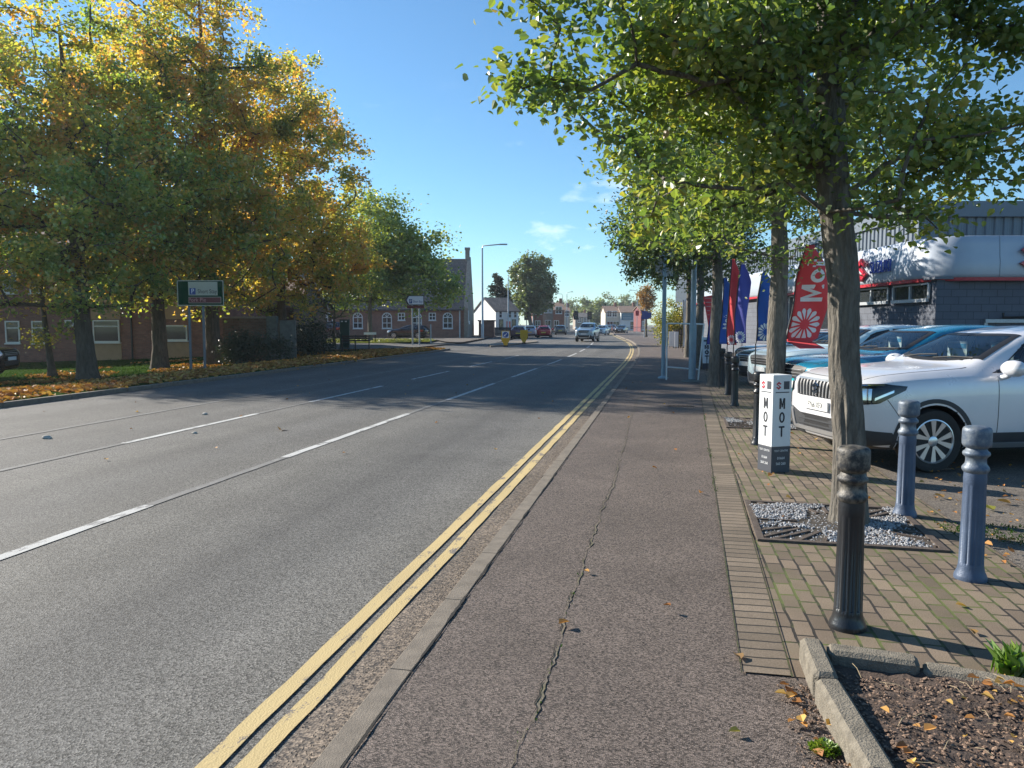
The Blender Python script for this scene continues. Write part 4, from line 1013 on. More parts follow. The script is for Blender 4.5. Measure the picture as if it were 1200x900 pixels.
def make_tree(name, label, cat, loc, trunk, blobs, ncl, nleaf, lsize, leaf, bark, seed, group=None, spread=.35, sides=12, step=.28,
              rmin=.006, wid=.62, upbias=.6, gap=-.28, gs=.8, shell=.42, hang=.25, limbs=(), wob=.10, fold=.12, extra=None, rootflare=.55):
    """trunk: [(x,y,z,r)] local; blobs: ellipsoids (cx,cy,cz,rx,ry,rz) local"""
    r = np.random.default_rng(seed)
    t = thing(name, label, cat, loc, 0, group)
    tp = []; tr = []
    for a, b in zip(trunk[:-1], trunk[1:]):
        k = max(2, int(math.dist(a[:3], b[:3])/(.045 if sides > 40 else .10))) if sides >= 14 else max(2, int(math.dist(a[:3], b[:3])/.35))
        for i in range(k):
            u = i/k; tp.append([a[j]+(b[j]-a[j])*u for j in range(3)]); tr.append(a[3]+(b[3]-a[3])*u)
    tp.append(list(trunk[-1][:3])); tr.append(trunk[-1][3])
    tp = np.array(tp); tr = np.array(tr)
    sm = tp.copy()
    for _ in range(3): sm[1:-1] = (sm[:-2]+2*sm[1:-1]+sm[2:])/4
    tp = sm
    zz = tp[:, 2]-tp[0, 2]; tr = tr*(1+rootflare*np.exp(-zz/.18))
    acc = dict(v=[], f=[], n=0); tube_np(acc, tp, tr, sides, wob)
    fork = trunk[-1][2]*.32 if len(trunk) < 3 else trunk[4 if len(trunk) > 7 else 1][2]-.25*(len(trunk) > 7)
    nodes_ = [p for p in tp]; par = [-1]+list(range(len(tp)-1)); rad0 = list(tr); ok = [p[2] >= fork for p in tp]
    chains = []
    def grow(c, bow=.12):
        P = np.array(nodes_); v = c-P; dist = np.linalg.norm(v, axis=1)
        cost = dist+upbias*np.maximum(0, P[:, 2]-c[2])*1.6+.25*np.maximum(0, c[2]-P[:, 2]-dist*.75)*0
        cost = np.where(ok, cost, 1e9); i = int(cost.argmin()); a = P[i]; L = dist[i]
        k = max(2, int(L/step)); ch = [i]; prev = i
        off = r.normal(0, 1, 3)*bow*L; off[2] = -abs(off[2])*.4
        for j in range(1, k+1):
            u = j/k; p = a+(c-a)*u+off*4*u*(1-u)*.5
            nodes_.append(p); par.append(prev); rad0.append(0); ok.append(True); prev = len(nodes_)-1; ch.append(prev)
        chains.append(ch)
    for L in limbs:                                   # hand placed main limbs
        base = np.array(L[0]); prev = int(np.linalg.norm(np.array(nodes_)-base, axis=1).argmin()); ch = [prev]
        for q in L[1:]:
            a = nodes_[prev]; b = np.array(q, float); k = max(2, int(np.linalg.norm(b-a)/step))
            for j in range(1, k+1):
                nodes_.append(a+(b-a)*j/k+r.normal(0, .012, 3)); par.append(prev); rad0.append(0); ok.append(True); prev = len(nodes_)-1; ch.append(prev)
        chains.append(ch)
    C = blob_points(blobs, ncl, seed+1, shell, gap, gs)
    if extra is not None: C = np.concatenate([C, np.array(extra, float)])
    axis_ = tp[-1]; key = np.array([np.linalg.norm(tp-c, axis=1).min() for c in C])
    order = np.argsort(key); 
    for i in order: grow(C[i])
    nn = len(nodes_); cnt = np.zeros(nn)
    for ch in chains: cnt[ch[-1]] += 1
    for i in range(nn-1, len(tp)-1, -1):
        if par[i] >= 0: cnt[par[i]] += cnt[i]
    mx_ = max(1, cnt[len(tp):].max()); rtop = trunk[-1][3]
    rad = np.array(rad0); rb = np.clip(rmin*np.power(np.maximum(cnt, 1), .47), rmin, max(rtop, trunk[0][3])*.62); rad[len(tp):] = rb[len(tp):]
    ND = np.array(nodes_)
    for ch in chains:
        rr = rad[ch].copy(); rr[0] = min(rr[0], rr[1]*1.25)
        tube_np(acc, ND[ch], rr, 7 if rr[0] > .03 else 4, .0)
    o = np_mesh('trunk', np.concatenate(acc['v']), np.concatenate(acc['f']), bark, t, smooth=True)
    # leaves clustered along the ends of the twigs
    per = max(1, int(nleaf/len(chains))); P = []; 
    for ch in chains:
        Q = ND[ch]; k = len(Q); u = 1-np.abs(r.normal(0, .28, per))%1
        f = np.clip(u*(k-1), 0, k-1.001); i0 = f.astype(int); p = Q[i0]+(Q[np.minimum(i0+1, k-1)]-Q[i0])*(f-i0)[:, None]
        P.append(p+r.normal(0, spread*r.uniform(.6, 1.25), (per, 3))*np.array([1, 1, .8]))
    P = np.concatenate(P); n = len(P)
    A = r.normal(0, 1, (n, 3)); A[:, 2] -= hang; Nn = r.normal(0, .55, (n, 3))+np.array([0, 0, .8])
    A -= Nn*((A*Nn).sum(1)/(Nn*Nn).sum(1))[:, None]*.8
    lm = leaf if isinstance(leaf, (list, tuple)) else [leaf]
    leaves('crown', P, A, Nn, r.uniform(lsize*.65, lsize*1.2, n), lm[0], t, wid, fold)
    return t

# ---- pavement trees on the right
T1 = gp(996, 612); 
def rel(px, py, D, base): p = at(px, D); return (p.x-base.x, p.y-base.y, zat(py, D))
TD = 6.0
b1 = [(*rel(930, 30, 6.0, T1), 1.75, 1.9, 1.75), (*rel(1085, 105, 6.2, T1), 1.1, 1.5, 1.0), (*rel(800, 150, 5.9, T1), .95, 1.3, .95),
      (*rel(760, 20, 5.7, T1), 1.1, 1.2, 1.1), (*rel(925, 160, 6.0, T1), 1.0, 1.2, .58), (*rel(1105, 170, 6.4, T1), .75, .8, .36), (*rel(960, -150, 6.0, T1), 2.1, 2.1, 1.6)]
lt = lambda px, py, D=6.0: rel(px, py, D, T1)
trunk1 = [(.0, 0, -.02, .134), (*lt(1000, 520), .124), (*lt(990, 430), .120), (*lt(986, 330), .116), (*lt(968, 215), .128), (*lt(962, 110), .095), (*lt(955, -20), .075), (*lt(958, -200), .05)]
make_tree('pavement_tree', 'nearest pavement tree, green leaves over a ridged grey trunk', 'tree', (T1.x, T1.y, 0), trunk1, b1, 520, 48000, .068, LGREEN, BARK, 21,
          'trees along the right pavement', spread=.135, sides=72, step=.16, rmin=.0054, upbias=.8, gap=-.02, gs=1.5, hang=.5, wid=.72, rootflare=.25,
          limbs=[[lt(968, 215), lt(925, 120, 5.8), lt(910, 20, 5.6), lt(895, -90, 5.4)], [lt(964, 150), lt(1010, 60, 6.2), lt(1040, -60, 6.4)],
                 [lt(965, 200), lt(880, 150, 5.6), lt(815, 70, 5.4), lt(745, 40, 5.3)], [lt(970, 235), lt(1030, 200, 6.2), lt(1100, 160, 6.3)],
                 [lt(960, 120), lt(890, 88, 5.6), lt(820, 108, 5.4), lt(745, 84, 5.3), lt(690, 112, 5.3), lt(640, 98, 5.3)],
                 [lt(972, 262), lt(945, 240, 5.8), lt(915, 215, 5.7), lt(880, 225, 5.6)]],
          extra=[lt(590, 98, 5.3), lt(612, 112, 5.3), lt(640, 100, 5.3), lt(660, 118, 5.3), lt(630, 20, 5.4), lt(655, 45, 5.4), lt(610, 8, 5.4), lt(1190, 215, 6.3), lt(1180, 180, 6.2), lt(1092, 270, 6.2), lt(1075, 255, 6.2)])
def ptree(px, D, label, seed, h0, top, rx, ncl, nl, ls, leaf, dx=0, tr=.15):
    p = at(px, D); h = h0
    bl = [(dx, 0, h+.42*(top-h), rx, rx, .52*(top-h)), (dx-.4*rx, -.2, h+.30*(top-h), rx*.75, rx*.8, .34*(top-h)), (dx+.5*rx, .2, h+.35*(top-h), rx*.7, rx*.7, .33*(top-h))]
    make_tree('pavement_tree', label, 'tree', (p.x, p.y, 0), [(0, 0, -.02, tr), (.02, 0, h*.95, tr*.8), (dx*.3, .05, h+.45*(top-h), tr*.5), (dx*.5, 0, top*.92, .03)], bl, ncl, nl, ls, leaf, BARK, seed,
              'trees along the right pavement', spread=.19, sides=14, step=.3, rmin=.006, gap=-.10, gs=1.2, hang=.5, rootflare=.3)
ptree(909, 12.2, 'second pavement tree, its trunk right behind the MOT box', 31, 2.75, 8.2, 2.2, 340, 32000, .080, LGREEN, -.35, .165)
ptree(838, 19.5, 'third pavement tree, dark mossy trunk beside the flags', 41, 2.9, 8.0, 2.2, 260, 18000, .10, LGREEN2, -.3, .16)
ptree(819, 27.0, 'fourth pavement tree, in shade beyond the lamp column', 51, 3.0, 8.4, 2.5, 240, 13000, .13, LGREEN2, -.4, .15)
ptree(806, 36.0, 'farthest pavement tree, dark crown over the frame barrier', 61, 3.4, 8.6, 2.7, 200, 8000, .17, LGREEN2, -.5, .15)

# ---- big autumn trees on the left bank
GB = 'autumn trees on the grass bank'
def btree(px, py, label, seed, h0, top, rx, ncl, nl, ls, leaf, tr, dx=0.0, lean=0.0, asy=()):
    p = bank_hit(px, py); z = bank_h(p.x, p.y); h = h0
    bl = [(dx, 0, h+.42*(top-h), rx, rx, .50*(top-h)), (dx-.45*rx, -.3*rx, h+.30*(top-h), rx*.75, rx*.75, .33*(top-h)),
          (dx+.45*rx, -.25*rx, h+.28*(top-h), rx*.72, rx*.72, .31*(top-h)), (dx, 0, h+.78*(top-h), rx*.66, rx*.66, .27*(top-h))]+[tuple(a) for a in asy]
    return make_tree('autumn_tree', label, 'tree', (p.x, p.y, z-.03), [(0, 0, -.05, tr), (lean*.5, 0, h*.9, tr*.74), (lean, .1, h+.35*(top-h), tr*.5), (lean+dx*.5, 0, top*.93, .04)], bl, ncl, nl, ls, leaf, BARKD, seed, GB,
              spread=.32, sides=16, step=.45, rmin=.016, gap=-.03, gs=.8, hang=.35, upbias=.5, wid=.85, fold=.16, rootflare=.45)
btree(104, 445, 'nearest bank tree, thick trunk under yellow and green leaves', 71, 2.7, 14.2, 4.8, 500, 46000, .15, LAUT, .36, -.5, -.35, asy=[(-3.2, 2.6, 9.6, 3.8, 3.6, 3.9)])
btree(188, 432, 'second bank tree, straight dark trunk left of the green sign', 72, 3.0, 16.5, 5.2, 480, 44000, .16, LAUT, .36, 0)
btree(250, 427, 'third bank tree, its trunk just behind the green sign posts', 73, 3.1, 18.0, 5.0, 520, 46000, .17, LAUT2, .38, -.3, asy=[(3.0, 1.5, 11.5, 3.0, 3.0, 3.4)])
btree(331, 416, 'fourth bank tree, forked trunk beside the old brick wall', 74, 2.8, 16.2, 5.4, 520, 44000, .18, LAUT2, .34, .3, asy=[(2.6, -1.0, 4.8, 3.8, 3.0, 2.3), (4.2, .5, 7.0, 2.6, 2.6, 2.4)])
p = at(-100, 33.0)
make_tree('autumn_tree', 'leftmost bank tree, its crown just reaching in at the left edge', 'tree', (p.x, p.y, -.7), [(0, 0, -.05, .36), (0, 0, 2.6, .27), (.1, 0, 6.5, .18), (0, 0, 14.5, .04)],
          [(0, 0, 9.6, 5.2, 5.0, 6.4), (2.6, 0, 13.0, 3.8, 3.4, 3.6), (2.2, -.8, 6.0, 3.6, 3.2, 3.0), (-2, 0, 5.6, 3.4, 3.2, 2.6)], 420, 34000, .17, LAUT, BARKD, 70, GB, spread=.42, sides=14, step=.5, rmin=.009, gap=-.24, gs=.55, hang=.35, upbias=.5, wid=.85, fold=.16)
p = bank_hit(62, 441); pz = bank_h(p.x, p.y)
make_tree('bank_sapling', 'slim young tree with few pale leaves left of the thick trunk', 'tree', (p.x, p.y, pz), [(0, 0, -.03, .15), (-.15, 0, 1.2, .12), (-.3, 0, 2.6, .09), (-.4, 0, 4.8, .03)],
          [(-.25, -.2, 1.55, .75, .6, .32), (-.4, 0, 4.2, 1.6, 1.6, 1.2)], 60, 2600, .13, LYEL, BARKD, 75, None, spread=.22, sides=12, step=.3, gap=-.5)
p = at(434, 66); 
make_tree('verge_tree', 'green tree with a pale thin trunk on the verge before the brick hall', 'tree', (p.x, p.y, .03), [(0, 0, -.03, .22), (0, 0, 3.0, .16), (.3, 0, 6, .12), (.6, 0, 11.5, .04)],
          [(.4, 0, 7.8, 4.8, 4.2, 5.0), (5.0, 0, 4.9, 3.2, 2.6, 2.3), (-1.5, 0, 5.4, 3.2, 3, 2.2), (4.0, .5, 7.2, 3.4, 2.6, 2.8)], 400, 24000, .27, LMID, BARK, 76, None, spread=.5, sides=10, step=.6, rmin=.014, gap=-.26, gs=.5, wid=.85)
p = at(392, 52)
make_tree('bare_shrub', 'twiggy half bare dark tree overhanging the hedge end', 'tree', (p.x, p.y, 0), [(0, 0, -.03, .10), (0, 0, 1.2, .08), (.1, 0, 3, .04)],
          [(-.3, 0, 3.3, 2.4, 1.8, 1.7)], 170, 1700, .13, LGREEN2, BARKD, 77, None, spread=.3, sides=8, step=.4, rmin=.012, gap=-.4)
# ---- distant trees
p = at(624, 118)
make_tree('roadside_tree', 'tall rounded grey green tree beyond the white house', 'tree', (p.x, p.y, 0), [(0, 0, -.1, .35), (-.6, 0, 3.2, .28), (-.2, 0, 7, .2), (0, 0, 12, .06)],
          [(0, 0, 8.2, 3.5, 3.3, 4.2), (-.6, 0, 5.2, 2.9, 2.8, 2.3), (.9, 0, 6.4, 2.6, 2.6, 3.2), (-.3, 0, 10.4, 2.2, 2.2, 1.7)], 260, 14000, .36, LFAR, BARK, 81, None, spread=.42, sides=8, step=.9, rmin=.02, gap=-.34, gs=.55, wid=.9)
def conifer(px, D, top, rad, seed, label):
    p = at(px, D); t = thing('conifer', label, 'tree', (p.x, p.y, 0)); r = np.random.default_rng(seed)
    acc = dict(v=[], f=[], n=0); tube_np(acc, [(0, 0, -.1), (0, 0, top*.5), (0, 0, top)], [.3, .2, .03], 8)
    P = []; A = []
    for k in range(int(top*9)):
        z = 1.0+(top-1.2)*(k/(top*9)); rr = rad*(1-z/top)**.8*r.uniform(.75, 1.15)+.15; th = r.uniform(0, 2*PI)
        e = np.array([cos(th)*rr, sin(th)*rr, z-.18*rr]); tube_np(acc, [(0, 0, z), e*.5+np.array([0, 0, z*.5+.05]), e], [.04, .025, .012], 4)
        m_ = 55; u = r.random(m_)**.6
        P.append(np.array([0, 0, z])*(1-u[:, None])+e*u[:, None]+r.normal(0, .16, (m_, 3))); A.append(np.array([cos(th), sin(th), -.25])+r.normal(0, .5, (m_, 3)))
    np_mesh('trunk', np.concatenate(acc['v']), np.concatenate(acc['f']), BARKD, t, True)
    P = np.concatenate(P); A = np.concatenate(A); leaves('crown', P, A, r.normal(0, .5, P.shape)+np.array([0, 0, 1]), r.uniform(.3, .55, len(P)), LCON, t, .5, .1)
conifer(583, 122, 9.6, 2.9, 3, 'dark pointed conifer right behind the white house roof')
conifer(593, 128, 7.6, 2.6, 4, 'shorter dark conifer between the white house and the rounded tree')
def far_tree(px, D, top, rx, label, seed, leaf=LFAR, n=2600, ls=.7):
    p = at(px, D)
    make_tree('far_tree', label, 'tree', (p.x, p.y, -.1), [(0, 0, -.1, .3), (0, 0, top*.3, .22), (0, 0, top*.9, .05)], [(0, 0, top*.60, rx, rx, top*.40), (-rx*.5, 0, top*.45, rx*.7, rx*.7, top*.28), (rx*.5, 0, top*.5, rx*.7, rx*.7, top*.3)],
              60, n, ls, leaf, BARKD, seed, 'trees at the far end of the street', spread=.7, sides=6, step=1.5, rmin=.03, gap=-.5, gs=.4, wid=.9)
far_tree(690, 255, 10, 5.0, 'pale green tree behind the traffic lights', 91)
far_tree(704, 240, 9.0, 4.6, 'bushy far tree left of the white shops', 92)
far_tree(676, 300, 12, 7, 'wide far tree behind the left row of houses', 93)
far_tree(722, 330, 15, 9, 'far tree showing over the shop roof on the left', 94)
far_tree(742, 330, 14.5, 8, 'far tree showing over the shop roof on the right', 95)
far_tree(660, 330, 11, 7, 'low far tree behind the brick shops', 97)
p = at(757, 92)
make_tree('orange_tree', 'thin orange leaved tree beside the yellow hedge', 'tree', (p.x, p.y, 0), [(0, 0, -.05, .12), (0, 0, 2.4, .09), (0, 0, 6.2, .03)], [(0, 0, 4.6, 1.0, 1.0, 1.9)], 60, 1900, .24, LORA, BARKD, 98, None, spread=.3, sides=8, step=.5, gap=-.5)
def bush(name, label, cat, p, blobs, n, ls, leaf, seed, ncl=90, spread=.28, group=None):
    return make_tree(name, label, cat, p, [(0, 0, -.03, .05), (0, 0, .25, .05), (0, 0, .7, .03)], blobs, ncl, n, ls, leaf, BARKD, seed, group, spread=spread, sides=6, step=.4, rmin=.008, gap=-.6, upbias=.1)
p = at(783, 56)
bush('autumn_hedge', 'tall yellow and orange hedge at the bend of the pavement', 'hedge', (p.x, p.y, 0), [(0, 0, 1.6, 1.05, 1.6, 1.7), (1.2, 1.0, 1.5, 1.2, 1.6, 1.6), (2.2, 1.6, 1.3, 1.2, 1.6, 1.4)], 9000, .16, LYEL, 101, 170)
p = at(289, 34.2); pz = bank_h(p.x, p.y)
bush('dark_hedge', 'dark evergreen shrub in front of the old brick wall', 'shrub', (p.x, p.y, pz), [(0, 0, .75, 1.0, .8, .8), (1.0, .1, .65, .9, .7, .75), (-.5, 0, .6, .8, .7, .7)], 5200, .12, LCON, 102, 120)
p = at(362, 40)
bush('clipped_hedge', 'black green hedge end right of the old brick wall', 'hedge', (p.x, p.y, 0), [(-.3, 0, .8, .5, 2.2, .85), (.25, .2, .75, .42, 2.2, .8)], 5200, .12, LCON, 103, 120)
# leafy twig of a shrub poking in at the right edge
t = thing('edge_shrub', 'green leaved shrub twig reaching in at the right edge of the paving', 'shrub', (3.05, 4.55, 0))
m = MB()
tips = []
for k, (a, h, l) in enumerate([(2.9, .42, .42), (3.1, .75, .50), (2.7, .28, .36), (3.4, .62, .3), (1.5, .5, .4), (0.4, .7, .4), (3.2, .95, .46)]):
    e = (cos(a)*l, sin(a)*l, h); m.tube([(0, 0, 0), (e[0]*.35, e[1]*.35, h*.7), e], [.008, .006, .003], 5); tips.append(e)
m.build('stem', BARKD, t)
r = np.random.default_rng(9); P = []; A = []
for e in tips:
    for k in range(9):
        u = r.uniform(.55, 1.0); P.append((e[0]*u, e[1]*u, e[2]*(.5+.5*u))); A.append((e[0]*2+r.normal(0, .5), e[1]*2+r.normal(0, .5), r.normal(0, .4)))
leaves('foliage', np.array(P), np.array(A), r.normal(0, .4, (len(P), 3))+np.array([0, 0, 1]), r.uniform(.05, .10, len(P)), LGREEN, t, .6)
# ================================================================== CARS
def interp(x, X, Y):                          # monotone-ish cubic through keys (X descending)
    return float(np.interp(-x, -np.array(X), Y))
class Shape: pass
SX = [2.15, 2.125, 2.04, 1.85, 1.55, 1.2, .95, .80, .45, .08, -.4, -.9, -1.4, -1.72, -1.93, -2.08, -2.15]
SUV = dict(
 hw=[.50, .66, .78, .855, .885, .892, .892, .892, .892, .892, .892, .892, .888, .872, .845, .80, .70],
 zb=[.40, .30, .25, .22, .21, .20, .20, .20, .20, .20, .20, .20, .21, .24, .29, .36, .46],
 zbelt=[.86, .90, .945, .985, 1.01, 1.03, 1.04, 1.045, 1.05, 1.06, 1.075, 1.09, 1.11, 1.13, 1.13, 1.08, 1.0],
 ztop=[.90, .955, 1.01, 1.06, 1.095, 1.12, 1.138, 1.155, 1.345, 1.515, 1.585, 1.595, 1.565, 1.50, 1.36, 1.14, 1.04],
 wr=[.80, .80, .80, .80, .80, .80, .79, .775, .735, .70, .685, .675, .66, .64, .66, .74, .78])
HATCH = dict(
 hw=[.48, .64, .75, .82, .85, .855, .855, .855, .855, .855, .855, .855, .85, .835, .81, .77, .68],
 zb=[.36, .26, .21, .18, .17, .16, .16, .16, .16, .16, .16, .16, .17, .20, .25, .32, .42],
 zbelt=[.72, .76, .81, .86, .90, .93, .945, .955, .97, .98, .99, 1.01, 1.04, 1.06, 1.06, 1.0, .90],
 ztop=[.75, .80, .86, .92, .97, 1.005, 1.03, 1.05, 1.23, 1.39, 1.455, 1.46, 1.43, 1.36, 1.22, 1.03, .93],
 wr=[.80, .80, .80, .80, .80, .80, .79, .775, .735, .70, .685, .675, .66, .64, .66, .74, .78])
def section(T, x):
    g = {k: interp(x, SX, T[k]) for k in T}
    hw, zb, zbt, zt, wr = g['hw'], g['zb'], g['zbelt'], g['ztop'], g['wr']*g['hw']
    zr = zt-(.022 if x > .8 else .022+.033*min(1, (.8-x)/.6)) if x > -1.9 else zt-.05
    zr = max(zr, zbt+.012)
    h = zbt-zb
    pts = [(0, zb), (.80*hw, zb), (.955*hw, zb+.07), (.99*hw, zb+.22*h+.05), (1.0*hw, zb+.55*h), (.993*hw, zbt-.115), (.965*hw, zbt-.02), (.935*hw, zbt)]
    b = pts[-1]; bul = .022*min(1, max(0, (zr-zbt)/.35))
    for u in (.35, .7): pts.append((b[0]+(wr-b[0])*u+bul, b[1]+(zr-b[1])*u))
    pts += [(wr, zr), (wr*.86, zr+(zt-zr)*.62), (wr*.45, zr+(zt-zr)*.93), (0, zt)]
    return pts
def body_mesh(T, paintm, under, axf, axr, arch):
    xs = []
    for a, b in zip(SX[:-1], SX[1:]):
        k = max(1, round((a-b)/.14)); xs += [a+(b-a)*i/k for i in range(k)]
    xs.append(SX[-1])
    vs = []; fs = []
    for x in xs:
        s = section(T, x); ring = [(x, y, z) for y, z in s]+[(x, -y, z) for y, z in s[-2:0:-1]]
        vs += ring
    n = len(ring)
    for i in range(len(xs)-1):
        for k in range(n): fs.append((i*n+k, (i+1)*n+k, (i+1)*n+(k+1) % n, i*n+(k+1) % n))
    fs.append(tuple(range(n))); fs.append(tuple(range(len(vs)-1, len(vs)-1-n, -1)))
    me = bpy.data.meshes.new('shell'); me.from_pydata(vs, [], fs)
    bm = bmesh.new(); bm.from_mesh(me); bmesh.ops.recalc_face_normals(bm, faces=bm.faces); bm.to_mesh(me); bm.free()
    o = bpy.data.objects.new('shell', me); COL.objects.link(o)
    sm = o.modifiers.new('s', 'SUBSURF'); sm.levels = 2; sm.render_levels = 2
    cut = MB()
    for ax in (axf, axr):
        for sgn in (-1, 1):
            cut.T = Matrix.Translation((ax, sgn*.80, .345)); cut.lathe([(arch, -.26), (arch, .26)], 40, axis='Y')
    co = cut.build('cut', paintm, fix=True)
    bmod = o.modifiers.new('b', 'BOOLEAN'); bmod.object = co; bmod.operation = 'DIFFERENCE'; bmod.solver = 'EXACT'
    dg = bpy.context.evaluated_depsgraph_get(); dg.update()
    m2 = bpy.data.meshes.new_from_object(o.evaluated_get(dg))
    COL.objects.unlink(o); COL.objects.unlink(co); bpy.data.objects.remove(o); bpy.data.objects.remove(co)
    m2.materials.clear(); m2.materials.append(paintm); m2.materials.append(under)
    for p in m2.polygons:
        c = p.center; d = min(math.hypot(c.x-axf, c.z-.345), math.hypot(c.x-axr, c.z-.345))
        p.material_index = 1 if ((d < arch+.004 and abs(c.y) > .4) or p.normal.z < -.75) else 0
        p.use_smooth = True
    m2.set_sharp_from_angle(angle=R(38))
    bm = bmesh.new(); bm.from_mesh(m2); bvh = BVHTree.FromBMesh(bm); bm.free()
    return m2, bvh
def patch(bvh, rows, frame, off=.004, skirt=.012, name='patch', mat=None, parent=None, mb=None, smooth=True, ring=0):
    """rows of (a,b): a along frame.u, b along frame.v; rays run along frame.d onto the body"""
    u, v, d = [Vector(q) for q in frame]; d = d.normalized(); G = []
    for row in rows:
        g = []
        for a, b in row:
            o = u*a+v*b-d*4; hit, nrm, idx, dist = bvh.ray_cast(o, d)
            if hit is None: hit = u*a+v*b+d*.0-d*.0; nrm = -d; g.append(None); continue
            if nrm.dot(d) > 0: nrm = -nrm
            g.append((hit+nrm*off, nrm))
        G.append(g)
    ny, nx = len(G), len(G[0]); vs = []; idx = {}
    for j in range(ny):
        for i in range(nx):
            if G[j][i] is not None: idx[(j, i)] = len(vs); vs.append(G[j][i][0])
    fs = []
    for j in range(ny-1):
        for i in range(nx-1):
            q = [(j, i), (j, i+1), (j+1, i+1), (j+1, i)]
            if ring and ring <= i < nx-1-ring and ring <= j < ny-1-ring: continue
            if all(k in idx for k in q): fs.append(tuple(idx[k] for k in q))
    # skirt round the border
    rim = [(0, i) for i in range(nx)]+[(j, nx-1) for j in range(1, ny)]+[(ny-1, i) for i in range(nx-2, -1, -1)]+[(j, 0) for j in range(ny-2, 0, -1)]
    rim = [k for k in rim if k in idx]; base = len(vs)
    for k in rim: vs.append(G[k[0]][k[1]][0]-G[k[0]][k[1]][1]*skirt)
    for k in range(len(rim)):
        a, b = rim[k], rim[(k+1) % len(rim)]; fs.append((idx[a], base+k, base+(k+1) % len(rim), idx[b]))
    m = mb or MB(); m.add(vs, fs)
    if mb is None: return m.build(name, mat, parent, smooth=30 if smooth else None, fix=True)
def loft(lo, hi, nx=14, ny=6):
    def along(P, t):
        P = [Vector((p[0], p[1])) for p in P]; L = [0]
        for a, b in zip(P[:-1], P[1:]): L.append(L[-1]+(b-a).length)
        s = t*L[-1]
        for k in range(len(P)-1):
            if s <= L[k+1]+1e-9: q = (s-L[k])/max(1e-9, L[k+1]-L[k]); return P[k]+(P[k+1]-P[k])*q
        return P[-1]
    out = []
    for j in range(ny+1):
        r_ = []
        for i in range(nx+1):
            a, b = along(lo, i/nx), along(hi, i/nx); p = a+(b-a)*(j/ny); r_.append((p.x, p.y))
        out.append(r_)
    return out
def side_frame(s): return ((1, 0, 0), (0, 0, 1), (0, -s, 0))
FRONT = ((0, 1, 0), (0, 0, 1), (-1, 0, 0)); REAR = ((0, 1, 0), (0, 0, 1), (1, 0, 0)); TOPF = ((1, 0, 0), (0, 1, 0), (0, 0, -1))
def corner(s, ang): c, q = cos(ang), sin(ang); return ((q, -s*c, 0), (0, 0, 1), (-c, -s*q, 0))

def wheel_mesh(r=.345, wd=.225):
    m = MB(); h = wd/2
    m.lathe([(r*.66, -h*.78), (r*.80, -h), (r*.95, -h*.92), (r, -h*.62), (r, h*.62), (r*.95, h*.92), (r*.80, h), (r*.66, h*.78)], 44, axis='Y')
    tyre = m
    k = MB(); k.mi = 1
    k.lathe([(r*.66, -h*.8), (r*.66, h*.62), (r*.60, h*.30), (.02, h*.22)], 40, axis='Y')           # dark barrel and dish
    k.mi = 0
    k.lathe([(r*.655, h*.70), (r*.70, h*.90), (r*.665, h*.93), (r*.635, h*.72)], 44, axis='Y')      # lip
    for q in range(5):
        for sg in (-1, 1):
            a0 = 2*PI*q/5+sg*.10; a1 = 2*PI*q/5+sg*.30
            def P(a, rr, y): return (cos(a)*rr, y, sin(a)*rr)
            w0, w1 = .26, .135
            A = [P(a0-w0*.9, r*.17, h*.80), P(a0+w0*.9, r*.17, h*.80), P(a1+w1, r*.655, h*.86), P(a1-w1, r*.655, h*.86)]
            k.prism(A, (0, -.022, 0))
    k.lathe([(r*.16, h*.50), (r*.16, h*.82), (r*.10, h*.88), (.0, h*.89)], 24, axis='Y')
    return tyre, k
_ty, _ri = wheel_mesh()
_tyo = _ty.build('tyre', RUBBER, None, smooth=40, fix=True); _rio = _ri.build('rim', [SILVER, BLACK], None, smooth=30, fix=True)
TYRE_ME, RIM_ME = _tyo.data, _rio.data
for o in (_tyo, _rio): COL.objects.unlink(o); bpy.data.objects.remove(o)
PLATEW = M('plate_white', (.72, .72, .70), .5, var=.04); PLATEY = M('plate_yellow', (.75, .58, .08), .5, var=.04)
PALE = M('paper_sheet', (.80, .83, .84), .7, var=.03); SKYB = M('blue_print', (.08, .33, .55), .6, var=.05); REDP = M('red_print', (.55, .03, .04), .6, var=.05)

